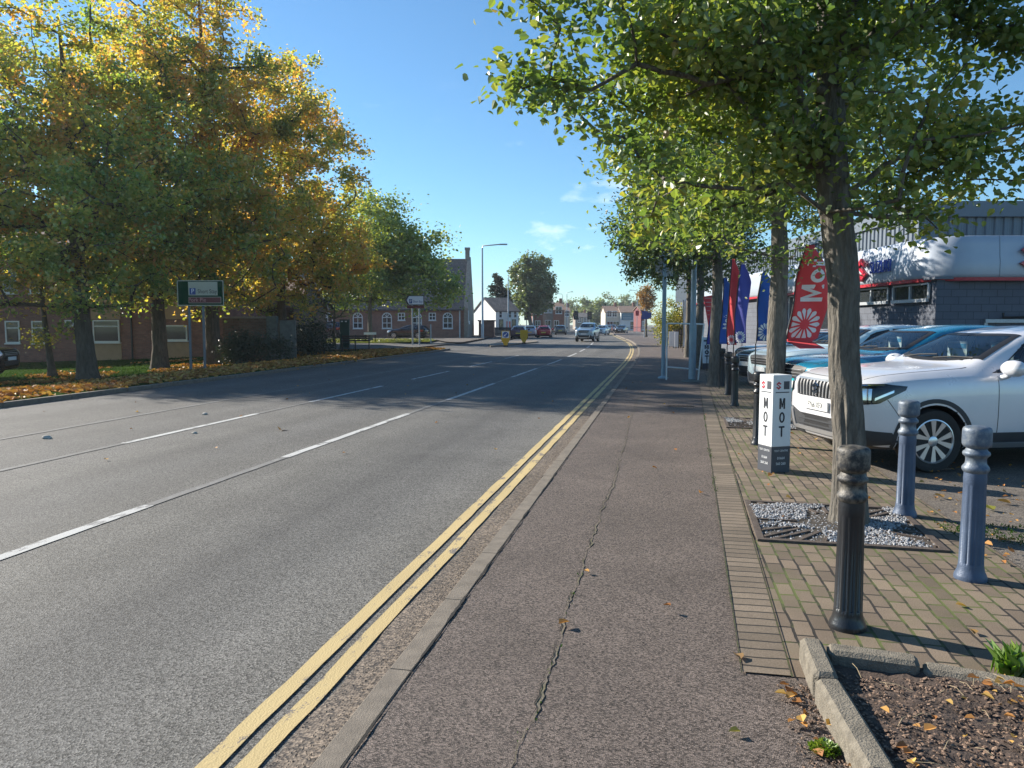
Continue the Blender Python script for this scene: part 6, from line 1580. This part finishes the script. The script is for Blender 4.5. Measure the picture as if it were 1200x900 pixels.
# ---- feather flags
RCL = M('red_flag_cloth', (.74, .06, .07), .75, var=.06, vs=3); BCL = M('blue_flag_cloth', (.02, .10, .42), .75, var=.06, vs=3); VCL = M('violet_blue_cloth', (.05, .06, .30), .75, var=.06, vs=3); WCL = M('white_flag_print', (.78, .76, .76), .75, var=.04)
PINKP = M('flag_flower_centre', (.65, .10, .10), .75, var=.06)
def flag(label, px, D, z0, z1, wd, rz, cloth, lean=.0, wave=.05, flower=True, text=None, tail=0.0, seed=0, flip=1):
    q = at(px, D); t = thing('feather_flag', label, 'flag', (q.x, q.y, 0), YAW+rz, 'feather flags on the forecourt')
    def pos(a, z, off=0.0):                  # a in metres from the pole, z height
        u = a/wd; v = (z-z0)/(z1-z0)
        if z < z0:                           # a tail of cloth blown forward
            return Vector((flip*a*.8+lean*(0)+.1*(z0-z), -(z0-z)*.9-off, z0-(z0-z)*.22))
        yy = wave*sin(4.2*v+seed+2.5*u)*(.3+u)+.03*sin(11*v+6*u+seed)
        return Vector((flip*a+lean*(v)+.02*sin(6*v+seed), yy-off, z))
    m = MB(); nz_, na = 26, 10; vs = []
    for j in range(nz_+1):
        v = j/nz_; z = z0-tail+(z1-z0+tail)*v
        top = min(1, max(.12, (1-v)*4.5))**.6 if z > z0 else 1
        for i in range(na+1): vs.append(pos(wd*top*i/na, z))
    m.add(vs, [(j*(na+1)+i, j*(na+1)+i+1, (j+1)*(na+1)+i+1, (j+1)*(na+1)+i) for j in range(nz_) for i in range(na)])
    cl = m.build('cloth', cloth, t, smooth=60)
    so = cl.modifiers.new('thickness', 'SOLIDIFY'); so.thickness = .003; so.offset = 0
    m = MB(); m.tube([(-.012*flip, .0, 0), (-.012*flip, 0, z0-.05)]+[pos(0, z0+(z1-z0)*k/8)+Vector((-.012*flip, 0, 0)) for k in range(9)], .012, 6); m.build('pole', BLACK, t)
    def on(a, b, off): return pos(a, b, off)
    if flower:
        m = MB(); R0 = wd*.46; cx_, cz_ = wd*.45, z0+R0*1.15
        for k in range(14):
            a0 = 2*PI*k/14; P = []
            for (rr, da) in ((.30, 0), (.62, -.13), (.88, -.17), (1.0, -.08), (1.03, 0), (1.0, .08), (.88, .17), (.62, .13)):
                a = cx_+cos(a0+da)*rr*R0; b = cz_+sin(a0+da)*rr*R0*1.12
                if 0.0 <= a <= wd*.99: P.append(on(a, b, .006))
            if len(P) >= 3: m.add([p for p in P], [tuple(range(len(P)))])
        m.build('flower_print', WCL, cl)
    if text:
        m = MB(); Ht = wd*.62; x0 = z0+wd*1.08+(z1-z0)*.06
        def put(polys):
            for q in polys:
                P = []
                for k in range(len(q)):
                    (a, b), (c_, d_) = q[k], q[(k+1) % len(q)]
                    for u in (0, .5): P.append(pos(wd*.5+Ht*.5-(b+(d_-b)*u), x0+a+(c_-a)*u, .006))
                m.add(P, [tuple(range(len(P)))])
        w1 = Ht*.86; s1 = Ht*.2
        put([[(0, 0), (s1, 0), (s1, Ht), (0, Ht)], [(w1-s1, 0), (w1, 0), (w1, Ht), (w1-s1, Ht)], [(s1, Ht), (s1, Ht*.62), (w1/2, Ht*.05), (w1/2, Ht*.42)], [(w1-s1, Ht), (w1/2, Ht*.42), (w1/2, Ht*.05), (w1-s1, Ht*.62)]])
        ox = w1+Ht*.46; n = 16; r1, r0 = Ht*.36, Ht*.18
        put([[(ox+cos(2*PI*k/n)*r1, r1+sin(2*PI*k/n)*r1), (ox+cos(2*PI*(k+1)/n)*r1, r1+sin(2*PI*(k+1)/n)*r1), (ox+cos(2*PI*(k+1)/n)*r0, r1+sin(2*PI*(k+1)/n)*r0), (ox+cos(2*PI*k/n)*r0, r1+sin(2*PI*k/n)*r0)] for k in range(n)])
        tx = ox+Ht*.52
        put([[(tx, 0), (tx+s1, 0), (tx+s1, Ht), (tx, Ht)], [(tx-Ht*.08, Ht*.58), (tx, Ht*.58), (tx, Ht*.74), (tx-Ht*.08, Ht*.74)], [(tx+s1, Ht*.58), (tx+s1+Ht*.14, Ht*.58), (tx+s1+Ht*.14, Ht*.74), (tx+s1, Ht*.74)], [(tx+s1, 0), (tx+s1+Ht*.14, 0), (tx+s1+Ht*.14, Ht*.16), (tx+s1, Ht*.16)]])
        m.build('flag_lettering', WCL, cl)
    return t
flag('red Mot flag with a white daisy, blown over the teal car bonnet', 921, 12.3, 1.32, 2.85, .50, R(0), RCL, .26, .07, True, 'Mot', .5, .4)
flag('blue daisy flag half hidden by the second tree trunk', 886, 15.2, 1.25, 2.6, .34, R(-8), BCL, .06, .05, True, None, 0, 1.3)
flag('violet blue daisy flag right of the slim red flag', 860, 17.6, 1.15, 2.95, .26, R(-30), VCL, .10, .05, True, None, 0, 2.1)
flag('slim red flag between two blue flags', 852.5, 17.9, 1.10, 3.1, .22, R(-35), RCL, .04, .05, True, None, 0, 3.0)
flag('deep blue flag left of the slim red flag', 844, 18.6, 1.10, 2.7, .25, R(-25), BCL, .05, .05, False, 'Mot', 0, 4.0)
flag('dark violet flag behind the red pennant', 829, 25.5, .9, 2.4, .3, R(-20), VCL, .02, .05, False, None, 0, 5.0)
flag('white and red flag far behind the lamp column', 800, 42, .3, 2.9, .55, R(-10), WCL, .0, .05, False, None, 0, 6.0)
# triangular pennant
q = at(823, 24.0); t = thing('pennant', 'red triangular pennant with pale stripes, point downwards', 'flag', (q.x, q.y, 0), YAW)
w_ = .32; za, zb_ = zat(346, 24), zat(383, 24)
m = MB(); m.prism([(0, 0, za-.05), (w_*.55, 0, zb_), (w_, 0, za)], (0, .004, 0)); cl = m.build('cloth', RCL, t)
m = MB()
for k in range(6):
    f = .1+.13*k; z_ = za+(zb_-za)*f; a = w_*.55*f+.03; b = w_-(w_*.45)*f-.03
    m.box2((a, -.003, z_-.012), (b, -.001, z_+.012))
m.build('stripe_print', M('pink_print', (.62, .30, .30), .7), cl)
m = MB(); m.tube([(w_+.01, .003, 0), (w_+.01, .003, za+.05)], .012, 6); m.build('pole', BLACK, t)

# ---- posts by the pavement
q = at(777.5, 22.2); t = thing('sign_post', 'thin grey steel post at the pavement side', 'post', (q.x, q.y, 0), YAW)
m = MB(); m.tube([(0, 0, -.02), (0, 0, 4.0)], .060, 14); m.build('pole', GREYPOST, t, smooth=50)
m = MB(); m.box((0, .075, 3.35), (.5, .012, .75)); m.build('sign_plate', GALV, t); m = MB(); m.box((0, .062, 3.5), (.16, .05, .05)); m.box((0, .062, 3.2), (.16, .05, .05)); m.build('clip', GALV, t)
m = MB(); m.lathe([(.16, .0), (.15, .03), (.08, .06), (.061, .07)], 20); m.build('collar', GREYPOST, t, smooth=40)
q = at(811.5, 20.9); t = thing('lamp_column', 'thick pale blue grey lamp column rising into the tree', 'street lamp', (q.x, q.y, 0), YAW)
m = MB(); m.tube([(0, 0, -.02), (0, 0, 1.55)], .098, 20); m.tube([(0, 0, 1.5), (0, 0, 1.62), (0, 0, 8.5)], [.098, .078, .05], 20); m.build('column', GREYPOST, t, smooth=50)
m = MB(); m.tube([(0, 0, 8.4), (-.3, 0, 8.75), (-1.2, 0, 8.9)], .035, 8); m.build('arm', GREYPOST, t, smooth=50)
m = MB(); m.box((-1.5, 0, 8.9), (.7, .28, .12), 0, .04); m.build('lantern', GALV, t)
m = MB(); m.box((0, -.096, .95), (.11, .012, .55), 0, .003); m.build('access_door', GREYPOST, t)
m = MB(); m.lathe([(.30, 0), (.28, .02), (.13, .05), (.10, .07)], 24); m.build('base_collar', CONC, t, smooth=40)
m = MB(); m.tube([(-.099*1.01, 0, .32), (0, -.10, .30), (.10, 0, .31)], .006, 5); m.build('strap', BLACK, t)
q = at(803, 21.5); t = thing('frame_barrier', 'leaning white tubular frame behind the two posts', 'barrier', (q.x, q.y, 0), YAW)
hw_ = .52
m = MB(); m.tube([(-hw_, 0, .0), (-hw_, .02, zat(379, 21.5))], .022, 8); m.tube([(hw_-.14, 0, .0), (hw_, .02, zat(379, 21.5))], .022, 8); m.build('leg', WHITE, t, smooth=50)
m = MB(); m.tube([(-hw_, .02, zat(379, 21.5)), (hw_, .02, zat(380, 21.5))], .022, 8); m.tube([(-hw_, 0, zat(430, 21.5)), (hw_-.13, 0, zat(433, 21.5))], .022, 8); m.build('rail', WHITE, t, smooth=50)
# small iron socket by the silver car
q = gp(1104, 549); t = thing('ground_socket', 'small rusty iron socket on the ground before the silver car wheel', 'socket', (q.x, q.y, -.008), R(15))
m = MB(); m.box((0, 0, .012), (.17, .11, .025), 0, .005); m.box((-.14, .03, .008), (.14, .09, .016), .3, .004); m.build('base', IRON, t)
m = MB(); m.tube([(-.03, 0, .02), (-.03, 0, .13)], [.017, .012], 8); m.lathe([(.02, .05), (.024, .06), (.02, .07)], 10, c=(-.03, 0, 0)); m.build('stem', GALV, t, smooth=40)

GALVD = M('dull_galvanised', (.17, .18, .19), .7, .2, var=.15, vs=8)
# ---- direction sign on the left bank
DS = 26.4; q = at(238, DS); zb = min(0, bank_h(q.x, q.y))
GREENS = M('sign_green', (.004, .045, .020), .8, var=.08); GREENS.node_tree.nodes['Principled BSDF'].inputs['Specular IOR Level'].default_value = .1; CREAMS = M('sign_cream', (.42, .40, .30), .45, var=.05); BROWNS = M('sign_maroon', (.13, .012, .014), .45, var=.06); BLUES = M('sign_blue', (.015, .05, .22), .4, var=.05)
t = thing('direction_sign', 'green road sign on two posts with cream parking and maroon panels', 'sign', (q.x, q.y, zb), YAW)
sx = lambda px: lat(px, DS)-lat(238, DS)
sz = lambda py: zat(py, DS)-zb
m = MB(); m.box2((sx(210.5), -.02, sz(358.5)), (sx(264.5), .0, sz(329))); pn = m.build('panel', GREENS, t)
m = MB()
for a, b in (((210.5, 329), (264.5, 330)), ((210.5, 357.5), (264.5, 358.5)), ((210.5, 330), (211.5, 357.5)), ((263.5, 330), (264.5, 357.5))):
    m.box2((sx(a[0]), -.024, sz(b[1])), (sx(b[0]), -.0205, sz(a[1])))
m.build('border', CREAMS, pn)
m = MB(); m.box2((sx(223.5), -.026, sz(346.5)), (sx(257.5), -.0205, sz(330.8))); pc = m.build('parking_panel', CREAMS, t)
m = MB(); m.box2((sx(225), -.030, sz(345.5)), (sx(232), -.0265, sz(338))); pb = m.build('parking_symbol', BLUES, pc)
lettering('letter', 'P', .235, SIGNW, pb, face_M((sx(228.5), -.032, sz(341.8)), 0, -1), .001, .9, bold=.006)
lettering('sign_lettering', 'Short Stay', .20, INK, pc, face_M((sx(245.5), -.028, sz(342)), 0, -1), .001, .80, bold=.004)
m = MB(); m.box2((sx(223.5), -.026, sz(355.5)), (sx(261.5), -.0205, sz(348.2))); pbr = m.build('tourist_panel', BROWNS, t)
m = MB()
for a, b in (((223.5, 348.2), (261.5, 348.7)), ((223.5, 355), (261.5, 355.5)), ((223.5, 348.7), (224, 355)), ((261, 348.7), (261.5, 355))): m.box2((sx(a[0]), -.029, sz(b[1])), (sx(b[0]), -.0262, sz(a[1])))
m.build('border', CREAMS, pbr)
lettering('sign_lettering', 'Pork Pie', .19, M('pink_letter', (.55, .25, .22), .5), pbr, face_M((sx(233.5), -.028, sz(351.8)), 0, -1), .001, .95, bold=.004)
for px in (222.5, 239):
    m = MB(); m.tube([(sx(px), .06, -.1), (sx(px), .06, sz(331))], .045, 12); m.build('post', GALVD, t, smooth=50)
# ---- parking sign on the verge
DS2 = 56.0; q = at(486, DS2)
t = thing('parking_sign', 'white arrow shaped parking sign over a maroon strip, on two posts', 'sign', (q.x, q.y, 0), YAW)
sx = lambda px: lat(px, DS2)-lat(486, DS2)
sz = lambda py: zat(py, DS2)
m = MB(); m.prism([(sx(475.2), 0, sz(352)), (sx(478.5), 0, sz(357.6)), (sx(497.5), 0, sz(357.6)), (sx(497.5), 0, sz(346.6)), (sx(478.5), 0, sz(346.6))], (0, .02, 0)); m.build('backing', INK, t, fix=True)
m = MB(); m.prism([(sx(477.3), -.012, sz(352)), (sx(480), -.012, sz(356.9)), (sx(496.7), -.012, sz(356.9)), (sx(496.7), -.012, sz(347.3)), (sx(480), -.012, sz(347.3))], (0, .010, 0)); pw = m.build('panel', SIGNW, t, fix=True)
m = MB(); m.box2((sx(480.2), -.02, sz(355.8)), (sx(483.6), -.0125, sz(350.8))); pb = m.build('parking_symbol', BLUES, pw)
lettering('letter', 'P', .30, SIGNW, pb, face_M((sx(481.9), -.023, sz(353.4)), 0, -1), .002, .9, bold=.01)
lettering('sign_lettering', 'Short Stay', .25, BLUES, pw, face_M((sx(490.3), -.016, sz(353.6)), 0, -1), .002, .66, bold=.006)
m = MB(); m.box2((sx(477.5), -.012, sz(361.5)), (sx(497.5), .008, sz(358.1))); m.build('maroon_strip', BROWNS, t)
for px in (483.5, 491.5):
    m = MB(); m.tube([(sx(px), .07, 0), (sx(px), .07, sz(347.5))], .055, 10); m.build('post', GALV, t, smooth=50)
q = at(505, 62); t = thing('marker_post', 'short bare grey post on the verge right of the parking sign', 'post', (q.x, q.y, 0)); m = MB(); m.tube([(0, 0, -.1), (0, 0, zat(380, 62))], .055, 8); m.build('pole', GALV, t, smooth=50)
m = MB(); m.lathe([(.06, 0), (.055, .03), (0, .04)], 8, c=(0, 0, zat(380, 62))); m.build('cap', BLACK, t)
# ---- street name plate, cabinet, bench, white kerbside boards
q = at(434, 64.5); t = thing('street_nameplate', 'low white street nameplate on two dark legs by the verge tree', 'sign', (q.x, q.y, .03), YAW)
m = MB(); m.box((0, 0, .72), (1.05, .03, .2), 0, .005); m.build('plate', SIGNW, t)
for x in (-.42, .42): m = MB(); m.box((x, .04, .36), (.07, .05, .75)); m.build('leg', BLACK, t)
q = at(404.5, 47.5); CABG = M('cabinet_green', (.012, .045, .035), .45, var=.1)
t = thing('street_cabinet', 'dark green street cabinet standing behind the bench', 'cabinet', (q.x, q.y, 0), YAW+R(6))
m = MB(); m.box((0, 0, .95), (.58, .40, 1.7), 0, .02); m.build('body', CABG, t); m = MB(); m.box((0, 0, 1.83), (.62, .44, .05), 0, .015); m.build('lid', CABG, t)
m = MB(); m.box((0, 0, .05), (.64, .46, .1)); m.build('plinth', CONC, t); m = MB(); m.box((-.14, -.205, 1.72), (.12, .012, .07)); m.box((.10, -.205, 1.72), (.12, .012, .07)); m.build('label_plate', SIGNW, t)
q = at(417, 45.0); WOODK = M('dark_bench_wood', (.045, .03, .022), .7, var=.3, vs=8)
t = thing('park_bench', 'dark slatted bench with armrests on the corner of the bank', 'bench', (q.x, q.y, 0), YAW+R(8))
m = MB()
for k in range(4): m.box((0, -.18+k*.12, .44), (1.62, .095, .035), 0, .006)
m.build('seat', WOODK, t); m = MB()
for k in range(3): m.box((0, .24+k*.03, .58+k*.13), (1.62, .03, .095), 0, .006)
m.build('backrest', WOODK, t)
for x in (-.78, -.02, .78):
    m = MB(); m.tube([(x, -.22, 0), (x, -.22, .64), (x, .22, .66)], .025, 6); m.tube([(x, .22, 0), (x, .24, .45), (x, .33, .92)], .025, 6); m.tube([(x, -.22, .42), (x, .24, .42)], .022, 6); m.build('leg', BLACK, t)
# ---- keep-left bollards on the island
KEEPY = M('bollard_yellow', (.72, .40, .01), .45, var=.06); KBLUE = M('keep_left_blue', (.02, .08, .32), .4, var=.05)
def keep(px, D, label, face, g):
    q = at(px, D); t = thing('keep_left_bollard', label, 'traffic bollard', (q.x, q.y, .0), YAW, g)
    m = MB(); m.prism([(-.30, -.1, 1.08), (.30, -.1, 1.08), (.31, -.1, .50), (.10, -.1, .08), (-.10, -.1, .08), (-.31, -.1, .50)], (0, .22, 0)); m.build('shell', KEEPY, t, fix=True)
    m = MB(); m.box((0, 0, .03), (.34, .34, .10), 0, .01); m.build('base', BLACK, t)
    if face:
        m = MB(); m.box((0, -.106, .82), (.50, .010, .46)); f_ = m.build('sign_plate', SIGNW, t)
        m = MB(); m.lathe([(.20, 0), (.20, .008), (.0, .009)], 24, axis='Y'); m.v = [(x, -.112-y, z+.82) for x, y, z in m.v]; d_ = m.build('sign_disc', KBLUE, f_, fix=True)
        m = MB(); m.T = Matrix.Translation((0, -.124, .82)) @ Matrix.Rotation(R(45), 4, 'Y'); m.box((0, 0, .02), (.05, .004, .22)); m.prism([(-.09, 0, -.06), (.09, 0, -.06), (0, 0, -.17)], (0, .004, 0)); m.build('arrow', SIGNW, d_)
keep(592.5, 53, 'yellow keep left bollard with a blue arrow disc, nearer of the two', True, 'yellow keep left bollards')
keep(614, 61, 'plain yellow keep left bollard, farther of the two', False, 'yellow keep left bollards')
# ---- street lamps
def lamp(px, D, top, arm, label, r0=.10, side=1):
    q = at(px, D); h = zat(top, D); t = thing('street_lamp', label, 'street lamp', (q.x, q.y, 0), YAW, 'street lamps along the road')
    m = MB(); m.tube([(0, 0, -.1), (0, 0, 1.5), (0, 0, 1.6), (0, 0, h-.25)], [r0*1.25, r0*1.25, r0, r0*.65], 10); m.build('column', GALV, t, smooth=50)
    m = MB(); m.tube([(0, 0, h-.3), (side*.1, 0, h-.03), (side*arm*.7, 0, h+.12)], r0*.5, 7); m.build('arm', GALV, t, smooth=50)
    m = MB(); m.box((side*arm*.84, 0, h+.12), (arm*.34, .32, .14), 0, .05); m.build('lantern', GALV, t)
lamp(565.5, 83, 289, 2.7, 'tall grey street lamp right of the brick hall gable', .13)
lamp(595.5, 104, 324, .01, 'bare grey lamp pole before the conifers', .10)
lamp(624.5, 122, 333, 2.0, 'grey lamp pole in front of the rounded tree', .09)
lamp(664, 150, 343, 1.2, 'lamp pole above the pale brick house', .09)
lamp(659, 175, 345, 1.4, 'faint farther lamp pole above the orange brick house', .09, -1)
lamp(746, 170, 341, 1.8, 'faint lamp pole above the white shop, arm to the left', .09, -1)
# ---- traffic signals, railings and signs at the far junction
def signal(px, D, top, label):
    q = at(px, D); h = zat(top, D); t = thing('traffic_light', label, 'traffic light', (q.x, q.y, 0), YAW, 'traffic lights at the far junction')
    m = MB(); m.tube([(0, 0, -.1), (0, 0, h-.2)], .07, 8); m.build('pole', GALV, t); m = MB(); m.box((0, -.1, h-.5), (.75, .06, 1.3), 0, .03); m.build('backing_board', BLACK, t)
    m = MB(); m.box((0, -.2, h-.5), (.32, .16, 1.05), 0, .03); hd = m.build('signal_head', BLACK, t)
    for k, c_ in enumerate((M('red_lens_off', (.12, .01, .01), .3), M('amber_lens_off', (.16, .07, .01), .3), M('green_lens_off', (.01, .09, .04), .3))):
        m = MB(); m.lathe([(.1, 0), (.1, .02), (0, .03)], 12, axis='Y'); m.v = [(x, -.29-y, z+h-.18-k*.32) for x, y, z in m.v]; m.build('lens', c_, hd, fix=True)
signal(674.5, 118, 366, 'left traffic light above the grey parked hatchback'); signal(690.5, 124, 366, 'right traffic light directly behind the silver blue car'); signal(617, 118, 366.5, 'traffic light under the rounded tree beside the plum car')
q = at(734, 112); t = thing('guard_rail', 'pale pedestrian guard rail at the far bend of the pavement', 'railing', (q.x, q.y, 0), YAW+R(10))
m = MB()
for z in (.15, 1.05): m.tube([(0, 0, z), (2.3, 0, z)], .03, 6)
m.build('rail', GALV, t); m = MB()
for k in range(17): m.tube([(2.3*k/16, 0, .15), (2.3*k/16, 0, 1.05)], .013, 5)
m.build('balusters', GALV, t)
q = at(755, 88); t = thing('junction_sign', 'blue junction sign on a pole left of the yellow hedge', 'sign', (q.x, q.y, 0), YAW)
m = MB(); m.tube([(0, .05, 0), (0, .05, zat(362, 88))], .06, 8); m.build('post', GALV, t); m = MB(); m.box2((-.35, -.02, zat(374, 88)), (.75, .01, zat(364.5, 88))); m.build('panel', BLUES, t)
q = at(746, 120); t = thing('shop_banner', 'small red hanging sign at the corner of the white shop', 'sign', (q.x, q.y, 0), YAW)
m = MB(); m.tube([(0, .05, 0), (0, .05, zat(363, 120))], .05, 8); m.build('post', GALV, t); m = MB(); m.box2((-.25, -.02, zat(370, 120)), (.3, .01, zat(364, 120))); m.build('panel', REDT, t)
# ---- pale boards and low fence on the right beyond the trees
for px, D, wd, lb in ((787, 48, .38, 'white board leaning by the fence, left of the lamp column'), (792.5, 47, .22, 'grey white narrow board right of the leaning white board')):
    q = at(px, D); t = thing('notice_board', lb, 'board', (q.x, q.y, 0), YAW); m = MB(); m.box((0, 0, .62), (wd, .03, .95), 0, .005); m.build('panel', SIGNW, t); m = MB(); m.tube([(-wd*.4, .03, 0), (-wd*.4, .03, 1.1)], .015, 5); m.tube([(wd*.4, .03, 0), (wd*.4, .03, 1.1)], .015, 5); m.build('leg', GALV, t)
q = at(798, 50); t = thing('slat_fence', 'dark slatted fence behind the white boards', 'fence', (q.x, q.y, 0), YAW+R(4))
m = MB()
for k in range(22): m.box((-.5+k*.16, 0, .6), (.11, .025, 1.2))
m.build('slats', M('fence_wood', (.06, .045, .035), .8, var=.3), t); m = MB(); m.box((1.2, .03, .3), (3.6, .03, .07)); m.box((1.2, .03, .9), (3.6, .03, .07)); m.build('rails', BLACK, t)
ROADST = M('road_stone_rock', (.42, .39, .34), .95, var=.4, vs=20, bmp=.5)
# stones lying on the road
for px, py, s_, lb in ((55, 514, .075, 'flat pale stone lying left in the road'), (240, 486, .06, 'pale stone lying on the road near the lane line'), (228, 508, .045, 'thin grey stone fragment on the road, nearest the camera')):
    q = gp(px, py, ZR); m = MB(); rr = random.Random(px)
    bm = bmesh.new(); bmesh.ops.create_icosphere(bm, subdivisions=2, radius=1)
    for v in bm.verts: k = 1+.35*noise.noise(v.co*1.4+Vector((px, 0, 0))); v.co = Vector((v.co.x*s_*k, v.co.y*s_*.7*k, v.co.z*s_*.5*k))
    me = bpy.data.meshes.new('road_stone'); bm.to_mesh(me); bm.free(); me.materials.append(ROADST); o = bpy.data.objects.new('road_stone', me); link(o); o.location = (q.x, q.y, ZR+s_*.2); tag(o, lb, 'stone', 'stones on the road')
# single fallen leaves that catch the eye
SL = [(862, 766, .075, LORA, 'orange curled leaf on the pavement near the block edging'), (868, 857, .05, LYEL, 'small yellow green leaf on the pavement, nearest the camera'), (1142, 743, .06, LORA, 'brown leaf beside the shadow of the nearest bollard'),
      (1106, 583, .10, LORA, 'orange leaf left of the blue bollard by the car'), (1165, 598, .13, LYEL, 'big pale yellow leaf on the car park'), (1185, 590, .12, LORA, 'big orange brown leaf at the right edge of the car park'), (330, 503, .16, LORA, 'amber leaf lying alone on the road')]
r = np.random.default_rng(77)
for px, py, s_, mt, lb in SL:
    zz = ZR+.01 if px < 500 else .012
    q = gp(px, py, zz); th = r.uniform(0, 6.28)
    o = leaves('fallen_leaf', np.array([(0, 0, 0)]), np.array([(cos(th), sin(th), .15)]), np.array([(.2, .1, 1.0)]), [s_], mt, None, .75, .22); o.location = q; tag(o, lb, 'leaf', 'single fallen leaves')

# ------------------------------------------------------------------ thin autumn haze
m = MB(); m.box2((-850, -200, -1.9), (850, 1150, 27))
hz_m = bpy.data.materials.new('haze_air'); hz_m.use_nodes = True; ht = hz_m.node_tree; ht.nodes.clear()
ho = ht.nodes.new('ShaderNodeOutputMaterial'); hv = ht.nodes.new('ShaderNodeVolumePrincipled')
hv.inputs['Color'].default_value = (.86, .92, 1.0, 1); hv.inputs['Density'].default_value = .00035; hv.inputs['Anisotropy'].default_value = .3
ht.links.new(hv.outputs[0], ho.inputs['Volume'])
hb = m.build('haze', hz_m); tag(hb, 'thin pale haze in the air down the street', 'haze', kind='stuff')
